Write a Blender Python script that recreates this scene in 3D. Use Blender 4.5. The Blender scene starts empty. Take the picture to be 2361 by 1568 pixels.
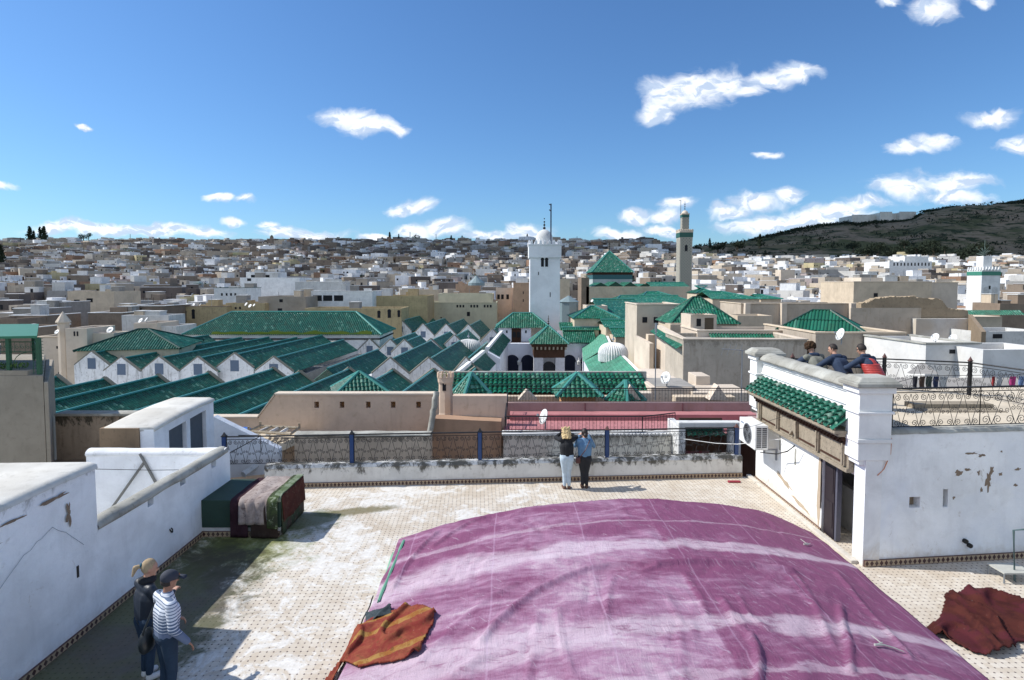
import bpy, math, random
from mathutils import Vector, Matrix, noise
R = math.radians
random.seed(7)
scene = bpy.context.scene
COL = scene.collection

# ------------------------------------------------------------------ camera, sky, sun, exposure
FPX, CU, CV, PITCH, CAMZ = 1325.0, 1180.0, 719.4, R(3.0), 5.5      # picture measured at 2360 x 1568
cam_d = bpy.data.cameras.new('camera'); cam = bpy.data.objects.new('camera', cam_d); COL.objects.link(cam)
cam.location = (0, 0, CAMZ); cam.rotation_euler = (R(90) - PITCH, 0, 0)
cam_d.sensor_width = 36; cam_d.lens = 36 * FPX / 2360; cam_d.shift_y = -(784 - CV) / 2360
cam_d.clip_start = .1; cam_d.clip_end = 20000
scene.camera = cam
scene.view_settings.view_transform = 'Standard'; scene.view_settings.look = 'None'
scene.view_settings.gamma = 1; scene.view_settings.exposure = EXPOSURE = 0.35

SUN = Vector((-1.0, .12, .99)).normalized()
sd = bpy.data.lights.new('sun', 'SUN'); so = bpy.data.objects.new('sun', sd); COL.objects.link(so)
sd.energy = 4.1; sd.angle = R(.5); sd.color = (1, .965, .91)
so.rotation_euler = (-SUN).to_track_quat('-Z', 'Y').to_euler(); so.location = SUN * 40

class NT:
    def __init__(s, tree): s.t = tree; s.n = tree.nodes; s.l = tree.links
    def node(s, typ, **kw):
        n = s.n.new(typ)
        for k, v in kw.items(): setattr(n, k, v)
        return n
    def put(s, n, i, v):
        if v is None: return
        if hasattr(v, 'is_linked'): s.l.new(v, n.inputs[i])
        else: n.inputs[i].default_value = v
    def m(s, op, a, b=None, c=None, clamp=False):
        n = s.node('ShaderNodeMath', operation=op, use_clamp=clamp)
        s.put(n, 0, a); s.put(n, 1, b); s.put(n, 2, c); return n.outputs[0]
    def v(s, op, a, b=None):
        n = s.node('ShaderNodeVectorMath', operation=op); s.put(n, 0, a); s.put(n, 1, b)
        return n.outputs['Value'] if op in ('LENGTH', 'DOT_PRODUCT', 'DISTANCE') else n.outputs[0]
    def sep(s, a): n = s.node('ShaderNodeSeparateXYZ'); s.put(n, 0, a); return n.outputs
    def comb(s, x=0, y=0, z=0):
        n = s.node('ShaderNodeCombineXYZ'); s.put(n, 0, x); s.put(n, 1, y); s.put(n, 2, z); return n.outputs[0]
    def noise(s, vec, scale, detail=4, rough=.55, dist=0.):
        n = s.node('ShaderNodeTexNoise'); s.put(n, 'Vector', vec); s.put(n, 'Scale', scale)
        s.put(n, 'Detail', detail); s.put(n, 'Roughness', rough); s.put(n, 'Distortion', dist); return n.outputs[0]
    def ss(s, x, a, b, lo=0., hi=1.):
        n = s.node('ShaderNodeMapRange', interpolation_type='SMOOTHSTEP', clamp=True)
        s.put(n, 0, x); s.put(n, 1, a); s.put(n, 2, b); s.put(n, 3, lo); s.put(n, 4, hi); return n.outputs[0]
    def mix(s, f, a, b, typ='MIX'):
        n = s.node('ShaderNodeMix', data_type='RGBA', blend_type=typ); s.put(n, 0, f)
        for i, q in ((6, a), (7, b)): s.put(n, i, (*q, 1) if isinstance(q, tuple) and len(q) == 3 else q)
        return n.outputs[2]
    def bump(s, h, strength, dist=.02):
        n = s.node('ShaderNodeBump'); s.put(n, 'Strength', strength); s.put(n, 'Distance', dist); s.put(n, 'Height', h); return n.outputs[0]

world = bpy.data.worlds.new('World'); scene.world = world; world.use_nodes = True
W = NT(world.node_tree); W.n.clear()
wout = W.node('ShaderNodeOutputWorld'); bg = W.node('ShaderNodeBackground')
sky = W.node('ShaderNodeTexSky', sky_type='NISHITA'); sky.sun_disc = False
sky.sun_elevation = math.asin(SUN.z); sky.sun_rotation = math.atan2(SUN.x, SUN.y)
sky.altitude = 400; sky.air_density = 1.15; sky.dust_density = .5; sky.ozone_density = 3.5
SKYS = .10
skyc = W.v('MULTIPLY', sky.outputs[0], (SKYS*.61, SKYS*.87, SKYS*1.13))
wd = W.node('ShaderNodeTexCoord').outputs['Generated']
sx, sy, sz = W.sep(wd)
ysafe = W.m('MAXIMUM', sy, .05)
P = W.comb(W.m('DIVIDE', sx, ysafe), W.m('DIVIDE', sz, ysafe), 0)
def gn(u, v):                                                     # picture ray -> (X/Y, Z/Y)
    y = -(v - CV) / FPX; Y = math.cos(PITCH) + math.sin(PITCH) * y
    return ((u - CU) / FPX / Y, (-math.sin(PITCH) + math.cos(PITCH) * y) / Y)
CLOUDS = [(800,268,58,24),(862,286,68,23),(910,297,34,13), (1505,262,42,24),(1540,225,60,42),(1600,205,70,42),(1672,192,62,36),(1725,205,40,20),
 (1775,180,50,26),(1830,168,52,24),(920,485,36,14),(965,477,38,17),(505,455,28,8),(565,456,28,10),(540,510,26,11),(620,515,28,12),(1465,500,52,17),
 (1530,497,50,16),(1560,470,40,14),(1680,492,60,20),(1745,472,62,22),(1810,452,46,18),(2100,335,56,17),(2150,320,50,18),(2080,430,75,24),(2190,420,90,24),
 (2200,452,80,18),(2290,272,60,20),(1775,362,28,8),(2350,335,48,22),(2150,22,52,30),(2262,8,30,16),(2045,8,26,14),(960,530,60,18),(1020,525,60,20),(250,528,120,16),
 (150,530,110,14),(390,530,110,16),(480,535,60,10),(700,540,100,14),(650,528,40,10),(1210,535,56,18),(1130,545,60,12),(0,434,42,13),(1940,490,90,24),(1990,470,60,16),(1770,520,110,22),(1880,505,80,24),
 (1430,540,60,14),(1520,528,50,14),(190,296,22,6),(870,548,50,10)]
for (a_, sc_) in ((.034, 5.), (.022, 14.)):
    nz = W.node('ShaderNodeTexNoise'); W.put(nz, 'Vector', P); W.put(nz, 'Scale', sc_*1.7); W.put(nz, 'Detail', 4.)
    P = W.v('ADD', P, W.v('MULTIPLY', W.v('SUBTRACT', nz.outputs['Color'], (.5, .5, .5)), (a_*1.5, a_*1.2, 0)))
fld = None; hgt = None
for (u, v, ru, rv) in CLOUDS:
    a, e = gn(u, v)
    q = W.v('MULTIPLY', W.v('SUBTRACT', P, (a, e, 0)), (FPX / ru / 1.12, FPX / rv / 1.12, 0))
    f = W.m('SUBTRACT', 1., W.v('LENGTH', q))
    fld = f if fld is None else W.m('SMOOTH_MAX', fld, f, .25)
wn = W.noise(W.v('MULTIPLY', P, (1, 1.9, 1)), 17, 9, .58, .5)
wn2 = W.noise(P, 5, 4, .5)
dens = W.ss(W.m('ADD', W.m('ADD', fld, .16), W.m('MULTIPLY', W.m('SUBTRACT', wn, .5), 1.9)), 0., .78)
dens = W.m('MULTIPLY', dens, W.m('GREATER_THAN', sy, .05))
wn3 = W.noise(W.v('ADD', W.v('MULTIPLY', P, (1, 1.9, 1)), (.006, -.014, 0)), 17, 6, .58, .5)
shade = W.ss(W.m('ADD', W.m('MULTIPLY', W.m('SUBTRACT', wn3, wn), 6.5), W.m('ADD', .35, W.m('MULTIPLY', fld, .7))), .1, .9)
cc = W.mix(shade, (.50, .60, .76), (.88, .91, .96))
cm = W.mix(W.m('MULTIPLY', dens, .90), skyc, cc)
# unseen bright cloud cover behind the viewer, added to lift the fill light
bn = W.noise(W.v('MULTIPLY', wd, (1, 1, 2.2)), 2.6, 9, .6, .4)
bd = W.m('MULTIPLY', W.ss(bn, .40, .56), W.m('MULTIPLY', W.ss(sy, -.02, -.25), W.ss(sz, .02, .2)))
cm = W.mix(bd, cm, (.66, .72, .84))
W.l.new(cm, bg.inputs[0]); bg.inputs[1].default_value = 1.0
W.l.new(bg.outputs[0], wout.inputs[0])

# ------------------------------------------------------------------ helpers
def ray(u, v):
    x = (u - CU) / FPX; y = -(v - CV) / FPX
    return Vector((x, math.cos(PITCH) + math.sin(PITCH) * y, -math.sin(PITCH) + math.cos(PITCH) * y))
def at(u, v, D):
    r = ray(u, v); return Vector((0, 0, CAMZ)) + r * (D / r.y)
def G(u, v, z=0.):
    r = ray(u, v); return Vector((0, 0, CAMZ)) + r * ((z - CAMZ) / r.z)
def zat(v, D): return at(CU, v, D).z
def xat(u, D, v=700): return at(u, v, D).x

MATS = {}
def plain(name, col, rough=.7, metal=0., spec=.5):
    if name in MATS: return MATS[name]
    m = bpy.data.materials.new(name); m.use_nodes = True; T = NT(m.node_tree); b = T.n['Principled BSDF']
    oc = T.node('ShaderNodeTexCoord').outputs['Object']
    n = T.noise(oc, 9, 5, .6)
    T.put(b, 'Base Color', T.mix(n, tuple(c * .78 for c in col), tuple(min(1, c * 1.2) for c in col)))
    b.inputs['Roughness'].default_value = rough; b.inputs['Metallic'].default_value = metal
    b.inputs['Specular IOR Level'].default_value = spec
    MATS[name] = m; return m
def plaster(name, col, dirt=(.16, .13, .10), amt=.35, sc=1., rough=.9, bump=.35, streak=.4, grime=None, top=None, base=None, vary=0., dark_top=None, tint=None):
    """weathered plaster; top=(z, depth, amount) puts drip stains under an edge at world height z"""
    if name in MATS: return MATS[name]
    m = bpy.data.materials.new(name); m.use_nodes = True; T = NT(m.node_tree); b = T.n['Principled BSDF']
    ge = T.node('ShaderNodeNewGeometry').outputs['Position']
    big = T.noise(ge, .8 * sc, 6, .62, .4); mid = T.noise(ge, 4.5 * sc, 6, .65, .2)
    st = T.noise(T.v('MULTIPLY', ge, (5 * sc, 5 * sc, .7 * sc)), 1., 5, .6)
    c = T.mix(T.ss(big, .35, .7), tuple(x * 1.04 for x in col), tuple(x * .84 for x in col))
    c = T.mix(T.m('MULTIPLY', T.ss(mid, .52, .74), amt), c, dirt)
    c = T.mix(T.m('MULTIPLY', T.ss(st, .5, .78), streak), c, dirt)
    if tint: c = T.mix(T.ss(T.noise(ge, .45 * sc, 3, .5, .5), .45, .62, 0, tint[1]), c, tint[0])
    if top:
        z = T.sep(ge)[2]; zf = T.ss(T.m('SUBTRACT', top[0], z), 0, top[1], 1, 0)
        s2 = T.noise(T.v('MULTIPLY', ge, (3.5, 3.5, 2.2)), 1., 8, .72, .5)
        k = T.m('MULTIPLY', T.ss(T.m('ADD', s2, T.m('MULTIPLY', zf, .26)), .67, .80), top[2])
        c = T.mix(k, c, (.055, .05, .035))
    if base:
        z = T.sep(ge)[2]; k = T.ss(T.m('ADD', T.m('DIVIDE', z, base[0]), T.m('MULTIPLY', T.m('SUBTRACT', T.noise(ge, 3.5, 8, .7, .3), .5), 2.2)), .0, 1., base[1], 0); c = T.mix(k, c, base[2])
        k = T.m('MULTIPLY', T.ss(T.noise(ge, 2.3, 9, .75, .8), .62, .66, 0, 1), base[3]); c = T.mix(k, c, (.42, .37, .31))
        k = T.ss(T.noise(ge, 26, 3, .6), .72, .76, 0, base[3]); c = T.mix(k, c, (.12, .10, .09))
    if vary:
        rnd = T.node('ShaderNodeObjectInfo').outputs['Random']
        c = T.mix(T.m('MULTIPLY', rnd, vary), c, (.3, .24, .2))
    T.put(b, 'Base Color', c); b.inputs['Roughness'].default_value = rough; b.inputs['Specular IOR Level'].default_value = .2
    hh = T.m('ADD', T.m('MULTIPLY', mid, .7), T.m('MULTIPLY', T.noise(ge, 30 * sc, 4, .6), .3))
    if bump: T.put(b, 'Normal', T.bump(hh, bump, .03 / sc))
    MATS[name] = m; return m
def glaze(name, col=(.006, .105, .062), col2=(.02, .20, .12), lite=(.16, .34, .26), rough=.3, lamt=.10, grime=.35, bump=.5, spec=.3):
    """glazed barrel tiles: UV counts tiles across and up the slope"""
    if name in MATS: return MATS[name]
    m = bpy.data.materials.new(name); m.use_nodes = True; T = NT(m.node_tree); b = T.n['Principled BSDF']
    uv = T.node('ShaderNodeTexCoord').outputs['UV']; ge = T.node('ShaderNodeNewGeometry').outputs['Position']
    ux, uy, _ = T.sep(uv); fx = T.m('FLOOR', ux); fy = T.m('FLOOR', uy)
    w = T.node('ShaderNodeTexWhiteNoise', noise_dimensions='2D'); T.put(w, 'Vector', T.comb(fx, fy)); r1 = w.outputs[0]
    w2 = T.node('ShaderNodeTexWhiteNoise', noise_dimensions='2D'); T.put(w2, 'Vector', T.comb(T.m('ADD', fx, 31.7), fy)); r2 = w2.outputs[0]
    c = T.mix(r1, col, col2)
    c = T.mix(T.m('MULTIPLY', T.ss(r2, 1 - lamt, 1.), .8), c, lite)
    n = T.noise(ge, 1.1, 5, .6); c = T.mix(T.ss(T.noise(ge, .22, 4, .6, .6), .42, .62, 0, .45), c, T.mix(r1, (.02, .10, .06), (.04, .13, .09))); c = T.mix(T.m('MULTIPLY', T.ss(n, .5, .72), grime), c, (.045, .055, .028))
    fry = T.m('FRACT', uy); c = T.mix(T.ss(fry, .0, .13, .75, 0), c, (.004, .022, .016))
    T.put(b, 'Base Color', c); T.put(b, 'Roughness', T.m('ADD', rough, T.m('MULTIPLY', r2, .22)))
    b.inputs['Specular IOR Level'].default_value = spec
    T.put(b, 'Normal', T.bump(T.m('ADD', T.m('MULTIPLY', fry, -.6), T.m('MULTIPLY', T.noise(ge, 14, 3, .6), .8)), bump, .04))
    MATS[name] = m; return m

class MB:
    def __init__(s): s.v = []; s.f = []; s.uv = []; s.mi = []; s.cur = 0
    def face(s, pts, uvs=None):
        i = len(s.v); s.v += [tuple(p) for p in pts]; s.f.append(tuple(range(i, i + len(pts)))); s.uv.append(uvs); s.mi.append(s.cur)
    def grid(s, rows, uvs=None, close=False):
        i = len(s.v); n = len(rows[0])
        for r in rows: s.v += [tuple(p) for p in r]
        for a in range(len(rows) - 1):
            for c in range(n if close else n - 1):
                d = (c + 1) % n
                s.f.append((i + a*n + c, i + a*n + d, i + (a+1)*n + d, i + (a+1)*n + c)); s.mi.append(s.cur)
                s.uv.append([uvs[a][c], uvs[a][d], uvs[a+1][d], uvs[a+1][c]] if uvs else None)
    def box(s, x0, x1, y0, y1, z0, z1, M=None, taper=0.):
        p = [Vector((x, y, z)) for z in (z0, z1) for (x, y) in ((x0, y0), (x1, y0), (x1, y1), (x0, y1))]
        if taper:
            cx, cy = (x0 + x1) / 2, (y0 + y1) / 2
            for q in p[4:]: q.x = cx + (q.x - cx) * (1 - taper); q.y = cy + (q.y - cy) * (1 - taper)
        if M: p = [M @ q for q in p]
        i = len(s.v); s.v += [tuple(q) for q in p]
        for q in ((0,3,2,1), (4,5,6,7), (0,1,5,4), (1,2,6,5), (2,3,7,6), (3,0,4,7)):
            s.f.append(tuple(i + k for k in q)); s.uv.append(None); s.mi.append(s.cur)
        return s
    def prism(s, poly, z0, z1=None, M=None):                        # poly: xy list (ccw) extruded in z
        n = len(poly); i = len(s.v)
        a = [Vector((p[0], p[1], z0)) for p in poly]; b = [Vector((p[0], p[1], z1)) for p in poly]
        if M: a = [M @ q for q in a]; b = [M @ q for q in b]
        s.v += [tuple(q) for q in a + b]
        fs = [tuple(i + k for k in reversed(range(n))), tuple(i + n + k for k in range(n))]
        fs += [(i + k, i + (k+1) % n, i + n + (k+1) % n, i + n + k) for k in range(n)]
        for q in fs: s.f.append(q); s.uv.append(None); s.mi.append(s.cur)
        return s
    def slab(s, poly, d):                                           # 3-D polygon extruded along vector d
        n = len(poly); i = len(s.v); d = Vector(d)
        s.v += [tuple(p) for p in poly] + [tuple(Vector(p) + d) for p in poly]
        fs = [tuple(i + k for k in range(n)), tuple(i + n + k for k in reversed(range(n)))]
        fs += [(i + (k+1) % n, i + k, i + n + k, i + n + (k+1) % n) for k in range(n)]
        for q in fs: s.f.append(q); s.uv.append(None); s.mi.append(s.cur)
        return s
    def tube(s, pts, r, n=6, r2=None, cap=True):
        pts = [Vector(p) for p in pts]; rows = []; K = len(pts)
        up = Vector((0, 0, 1))
        for k, p in enumerate(pts):
            t = (pts[min(k+1, K-1)] - pts[max(k-1, 0)]).normalized()
            a = t.cross(up)
            if a.length < .05: a = t.cross(Vector((1, 0, 0)))
            a.normalize(); b = a.cross(t)
            rr = r if r2 is None else r + (r2 - r) * k / max(1, K - 1)
            if callable(r): rr = r(k / max(1, K-1))
            rows.append([p + (a * math.cos(q) + b * math.sin(q)) * rr for q in [2*math.pi*j/n for j in range(n)]])
        i = len(s.v); s.grid(rows, close=True)
        if cap:
            s.f.append(tuple(i + j for j in reversed(range(n)))); s.uv.append(None); s.mi.append(s.cur)
            s.f.append(tuple(i + (K-1)*n + j for j in range(n))); s.uv.append(None); s.mi.append(s.cur)
        return s
    def lathe(s, prof, c=(0, 0, 0), n=16, rib=0., nr=0):
        rows = []
        for (r, z) in prof:
            rows.append([Vector((c[0] + r*(1 + rib*abs(math.sin(nr*q/2))*(1 if nr else 0))*math.cos(q), c[1] + r*(1 + rib*abs(math.sin(nr*q/2)))*math.sin(q), c[2] + z)) for q in [2*math.pi*j/n for j in range(n)]])
        s.grid(rows, close=True); return s
    def build(s, name, mat, parent=None, smooth=False, bevel=0.):
        me = bpy.data.meshes.new(name); me.from_pydata(s.v, [], s.f)
        mats = mat if isinstance(mat, (list, tuple)) else [mat]
        for m in mats: me.materials.append(m)
        if any(s.uv):
            L = me.uv_layers.new(name='UVMap'); k = 0; data = []
            for f, uv in zip(s.f, s.uv):
                for j in range(len(f)): data += list(uv[j]) if uv else (0., 0.)
            L.data.foreach_set('uv', data)
        if len(mats) > 1: me.polygons.foreach_set('material_index', s.mi)
        if smooth: me.polygons.foreach_set('use_smooth', [True] * len(me.polygons))
        me.update()
        o = bpy.data.objects.new(name, me); COL.objects.link(o)
        if parent: o.parent = parent; o.matrix_parent_inverse = Matrix.Translation(-parent.location) if parent.type == 'EMPTY' else Matrix()
        if bevel:
            b = o.modifiers.new('bevel', 'BEVEL'); b.width = bevel; b.segments = 2; b.limit_method = 'ANGLE'
        return o
def tag(o, label=None, cat=None, group=None, kind=None):
    for k, v in (('label', label), ('category', cat), ('group', group), ('kind', kind)):
        if v: o[k] = v
    return o
def thing(name, label, cat, loc=(0, 0, 0), group=None):
    """Empty with no rotation; parts are given in world coordinates"""
    o = bpy.data.objects.new(name, None); COL.objects.link(o); o.location = loc; o.empty_display_size = .3
    return tag(o, label, cat, group)
def struct(name, mb, mat, smooth=False): return tag(mb.build(name, mat, None, smooth), kind='structure')
def box(x0, x1, y0, y1, z0, z1, M=None, taper=0.): return MB().box(x0, x1, y0, y1, z0, z1, M, taper)

def roof_panel(mb, p0, p1, slope, a=0., b=0., pitch=.22, tile=.35, h=.05, rows=1, seg=6):
    """barrel tiles; eave p0->p1, slope = vector from eave to ridge; a, b = how far each hip eats into the ridge"""
    p0, p1, slope = Vector(p0), Vector(p1), Vector(slope); e = p1 - p0; L = e.length; e = e / L
    nrm = e.cross(slope).normalized()
    if nrm.z < 0: nrm = -nrm
    nr = max(1, round(L / pitch)); pit = L / nr; SL = slope.length
    prof = [0, .62, .95, .95, .62, 0] if seg == 6 else [0, .9, .9, 0]
    xs = [0, .12, .32, .52, .72, .84] if seg == 6 else [0, .2, .6, .8]
    S = [(k + x) * pit for k in range(nr) for x in xs] + [L]; Hh = [q * h for _ in range(nr) for q in prof] + [0.]
    def tm(s): return max(0., min(1., s / a if a > 1e-6 else 1., (L - s) / b if b > 1e-6 else 1.))
    if rows == 1:
        R_ = []; U_ = []
        for t in (0, 1):
            R_.append([p0 + e*s + slope*(t*tm(s)) + nrm*q for s, q in zip(S, Hh)])
            U_.append([(s / pit, t*tm(s)*SL / tile) for s in S])
        mb.grid(R_, U_)
    else:
        for j in range(rows):
            R_ = []; U_ = []
            for t, lift in ((j / rows, .028), ((j + 1) / rows, .0)):
                R_.append([p0 + e*s + slope*min(t, tm(s)) + nrm*(q + lift) for s, q in zip(S, Hh)])
                U_.append([(s / pit, min(t, tm(s))*rows*.999 + (.001 if lift else 0)) for s in S])
            mb.grid(R_, U_)
def hip_roof(parent, x0, x1, y0, y1, z, rise, mat, capmat, M=None, ridge='x', pitch=.22, tile=.35, h=.05, rows=1, cap=.09, name='roof', capn=6):
    """hipped roof over a rectangle; a square gives a pyramid"""
    M = M or Matrix()
    lx, ly = x1 - x0, y1 - y0; k = min(lx, ly) / 2
    c = [Vector((x0, y0, z)), Vector((x1, y0, z)), Vector((x1, y1, z)), Vector((x0, y1, z))]
    if lx >= ly: r0, r1 = Vector((x0 + k, (y0+y1)/2, z + rise)), Vector((x1 - k, (y0+y1)/2, z + rise))
    else: r0, r1 = Vector(((x0+x1)/2, y0 + k, z + rise)), Vector(((x0+x1)/2, y1 - k, z + rise))
    mb = MB()
    for i in range(4):
        a, b = c[i], c[(i+1) % 4]
        d = [Vector((0, k, rise)), Vector((-k, 0, rise)), Vector((0, -k, rise)), Vector((k, 0, rise))][i]
        roof_panel(mb, M @ a, M @ b, M.to_3x3() @ d, k, k, pitch, tile, h, rows)
    ro = mb.build(name, mat, parent)
    if cap:
        cb = MB()
        ends = [(c[0], r0), (c[1], r1 if lx >= ly else r0), (c[2], r1), (c[3], r0 if lx >= ly else r1)]
        for a, b in ends: cb.tube([M @ (a + Vector((0, 0, cap*.4))), M @ (b + Vector((0, 0, cap*.4)))], cap, capn)
        if (r1 - r0).length > .1: cb.tube([M @ (r0 + Vector((0, 0, cap*.4))), M @ (r1 + Vector((0, 0, cap*.4)))], cap, capn)
        cb.build('ridge_cap', capmat, ro)
    return ro
def yawM(x, y, deg, z=0.): return Matrix.Translation((x, y, z)) @ Matrix.Rotation(R(deg), 4, 'Z')

# ------------------------------------------------------------------ materials
white = plaster('white_lime', (.80, .80, .78), (.42, .42, .40), .22, 1., streak=.18)
white2 = plaster('white_lime_bright', (.84, .84, .82), (.5, .5, .48), .15, 1.2, streak=.12)
oldwhite = plaster('old_white', (.62, .62, .60), (.22, .21, .18), .4, .6, streak=.45)
cream = plaster('cream_render', (.62, .51, .38), (.30, .23, .16), .3, .5, streak=.3)
cream2 = plaster('pale_cream_render', (.66, .56, .45), (.42, .33, .24), .25, .35, streak=.25)
striped = plaster('banded_render', (.58, .50, .40), (.42, .35, .27), .2, .4, streak=.1)
ochre = plaster('ochre_render', (.50, .39, .22), (.22, .16, .10), .6, .7, streak=.7)
sage = plaster('sage_render', (.56, .53, .38), (.32, .30, .21), .3, .3, streak=.35)
brown = plaster('brown_brick', (.26, .20, .15), (.12, .09, .07), .45, .8, streak=.3)
mud = plaster('mud_plaster', (.29, .22, .15), (.10, .08, .06), .5, 1.3, streak=.5)
greyr = plaster('grey_render', (.33, .31, .28), (.15, .14, .12), .4, 1., streak=.4)
beige = plaster('beige_render', (.62, .48, .37), (.38, .27, .19), .45, .9, streak=.3)
peach = plaster('peach_render', (.58, .38, .25), (.30, .20, .13), .3, .7, streak=.35)
terra = plaster('terracotta_render', (.42, .27, .18), (.24, .15, .1), .35, .8, streak=.35)
pink = plaster('pink_render', (.36, .25, .235), (.26, .16, .12), .45, .8, streak=.5)
rosefloor = plaster('rose_paint', (.44, .19, .195), (.30, .14, .14), .35, 1.2, streak=.1)
orange = plaster('orange_render', (.55, .30, .14), (.36, .20, .1), .3, 1., streak=.2)
concrete = plaster('lichen_concrete', (.34, .33, .29), (.11, .11, .08), .6, 2.4, streak=.2, bump=.8, tint=((.55, .55, .50), .5))
woodold = plaster('weathered_wood', (.33, .28, .21), (.045, .035, .028), .8, 5., streak=.6, bump=1.)
wooddark = plaster('dark_wood', (.07, .035, .022), (.02, .012, .01), .5, 2., streak=.4)
dark = plain('dark_opening', (.012, .013, .016), .9)
shutter = plain('slate_shutter', (.10, .14, .20), .6)
iron = plain('black_iron', (.018, .017, .018), .5, .3)
blueiron = plain('blue_painted_iron', (.015, .05, .16), .45)
redtip = plain('rusty_iron', (.13, .06, .05), .6)
steel = plain('galvanised_steel', (.28, .31, .34), .4, .6)
dishm = plain('white_enamel', (.68, .68, .66), .45)
tileg = glaze('green_glazed_tile', (.004, .085, .050), (.014, .165, .095), rough=.25, lamt=.12)
tilet = glaze('dark_green_glazed_tile', (.003, .065, .045), (.009, .125, .085), rough=.30, lamt=.10, grime=.5)
tilep = glaze('glare_green_glazed_tile', (.045, .24, .15), (.09, .36, .23), rough=.34, lamt=.1, grime=.15)  # green glaze paled in its colour for sun glare on left-facing slopes
tilen = glaze('worn_green_tile', (.010, .095, .065), (.025, .19, .125), (.35, .42, .36), rough=.24, lamt=.08, grime=.3)
capg = plain('turquoise_ridge', (.05, .24, .20), .3)
capb = plain('grey_ridge_mortar', (.20, .19, .15), .9)
leaf = plain('leafy_green', (.06, .12, .025), .8)
# ------------------------------------------------------------------ ground and far hill
def interp(x, pts):
    if x <= pts[0][0]: return pts[0][1]
    for (a, b), (c, d) in zip(pts, pts[1:]):
        if x <= c: t = (x - a) / (c - a); return b + (d - b) * t
    return pts[-1][1]
def uof(X, Y): return CU + FPX * X / max(Y, 1.) 
CREST = [(-800, 600), (1500, 585), (1640, 572), (1700, 563), (1780, 549), (1860, 532), (1945, 519), (1965, 523), (2095, 515), (2118, 497), (2200, 486), (2360, 470), (2700, 445), (3400, 440)]
def terr(X, Y):
    u = uof(X, Y)
    z = interp(Y, [(0, -13.5), (120, -13.5), (200, -10), (350, -3.5), (500, 7), (650, 23), (800, 45), (900, 58), (1000, 63), (1200, 42), (2000, 20)])
    if u > 1500 and Y > 600:
        f = min(1., (u - 1500) / 250.)
        z = z * (1 - f) + f * interp(Y, [(600, 16), (760, 26), (900, 30), (1000, 30)])
    if Y > 800:
        cz = CAMZ + (650 - interp(u, CREST)) * 1500 / FPX
        t = min(1., max(0., (Y - 840) / 660.)); t = t*t*(3 - 2*t) if t < .5 else t*t*(3-2*t)
        h = 28 + (cz - 28) * t
        if Y > 1500: h = cz * (1 - (Y - 1500) / 9000.)
        if u > 1400: z = max(z, h)
        elif Y > 1200: z = max(z, h * min(1, (Y - 1200) / 300.))
        if Y > 900 and u > 1600:
            z += 9 * (noise.fractal(Vector((X / 160., Y / 160., 3.)), 1., 2., 5)) * min(1, (Y - 900) / 200)
    return z
g = MB(); rows = []
ys = [-60, 0, 40, 80, 120, 160, 200, 275, 350, 430, 500, 575, 650, 725, 800, 850] + [900 + 25*k for k in range(26)] + [1600, 1800, 2200, 3000, 4500, 7000]
for Y in ys:
    w = max(160, Y * 1.25); rows.append([Vector((-w + 2*w*k/140., Y, terr(-w + 2*w*k/140., Y))) for k in range(141)])
g.grid(rows)
gm = bpy.data.materials.new('earth_and_scrub'); gm.use_nodes = True; T = NT(gm.node_tree); b_ = T.n['Principled BSDF']
ge = T.node('ShaderNodeNewGeometry').outputs['Position']
n1 = T.noise(T.v('MULTIPLY', ge, (.006, .006, .02)), 1, 8, .65, .6); n2 = T.noise(T.v('MULTIPLY', ge, (.03, .03, .08)), 1, 7, .7, .4)
c = T.mix(T.ss(n1, .40, .55), (.095, .10, .05), (.24, .19, .13))
c = T.mix(T.ss(n2, .50, .60), c, (.035, .048, .026)); c = T.mix(T.ss(T.noise(T.v('MULTIPLY', ge, (.02, .02, .12)), 1, 8, .7, .5), .60, .68, 0, .7), c, (.30, .25, .18))
T.put(b_, 'Base Color', c); b_.inputs['Roughness'].default_value = 1; b_.inputs['Specular IOR Level'].default_value = .05
T.put(b_, 'Normal', T.bump(n2, 1., 6.))
struct('ground', g, gm, True)

# ------------------------------------------------------------------ terrace floor
fm = bpy.data.materials.new('terrace_tiles'); fm.use_nodes = True; T = NT(fm.node_tree); b_ = T.n['Principled BSDF']
ge = T.node('ShaderNodeNewGeometry').outputs['Position']
gx, gy, gz = T.sep(ge)
ang = R(3.4); ca, sa = math.cos(ang), math.sin(ang); S_ = .1
tx = T.m('DIVIDE', T.m('ADD', T.m('MULTIPLY', gx, ca), T.m('MULTIPLY', gy, sa)), S_)
ty = T.m('DIVIDE', T.m('SUBTRACT', T.m('MULTIPLY', gy, ca), T.m('MULTIPLY', gx, sa * .4)), S_)
dx = T.m('ABSOLUTE', T.m('SUBTRACT', T.m('FRACT', tx), .5)); dy = T.m('ABSOLUTE', T.m('SUBTRACT', T.m('FRACT', ty), .5))
dot = T.ss(T.m('ADD', dx, dy), .15, .19, 1, 0)
w = T.node('ShaderNodeTexWhiteNoise', noise_dimensions='2D'); T.put(w, 'Vector', T.comb(T.m('FLOOR', T.m('ADD', tx, .5)), T.m('FLOOR', T.m('ADD', ty, .5))))
grout = T.ss(T.m('MINIMUM', T.m('ABSOLUTE', T.m('SUBTRACT', T.m('FRACT', T.m('ADD', tx, .0)), .5)), T.m('ABSOLUTE', T.m('SUBTRACT', T.m('FRACT', ty), .5))), .02, .05, .35, 0)
c = T.mix(w.outputs[0], (.53, .46, .37), (.63, .575, .49))
c = T.mix(T.ss(T.noise(ge, .9, 5, .6, .4), .42, .7, 0, .5), c, (.42, .34, .25))
c = T.mix(T.m('MULTIPLY', grout, T.ss(T.noise(ge, 3., 4, .6), .35, .65)), c, (.28, .24, .2))
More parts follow.
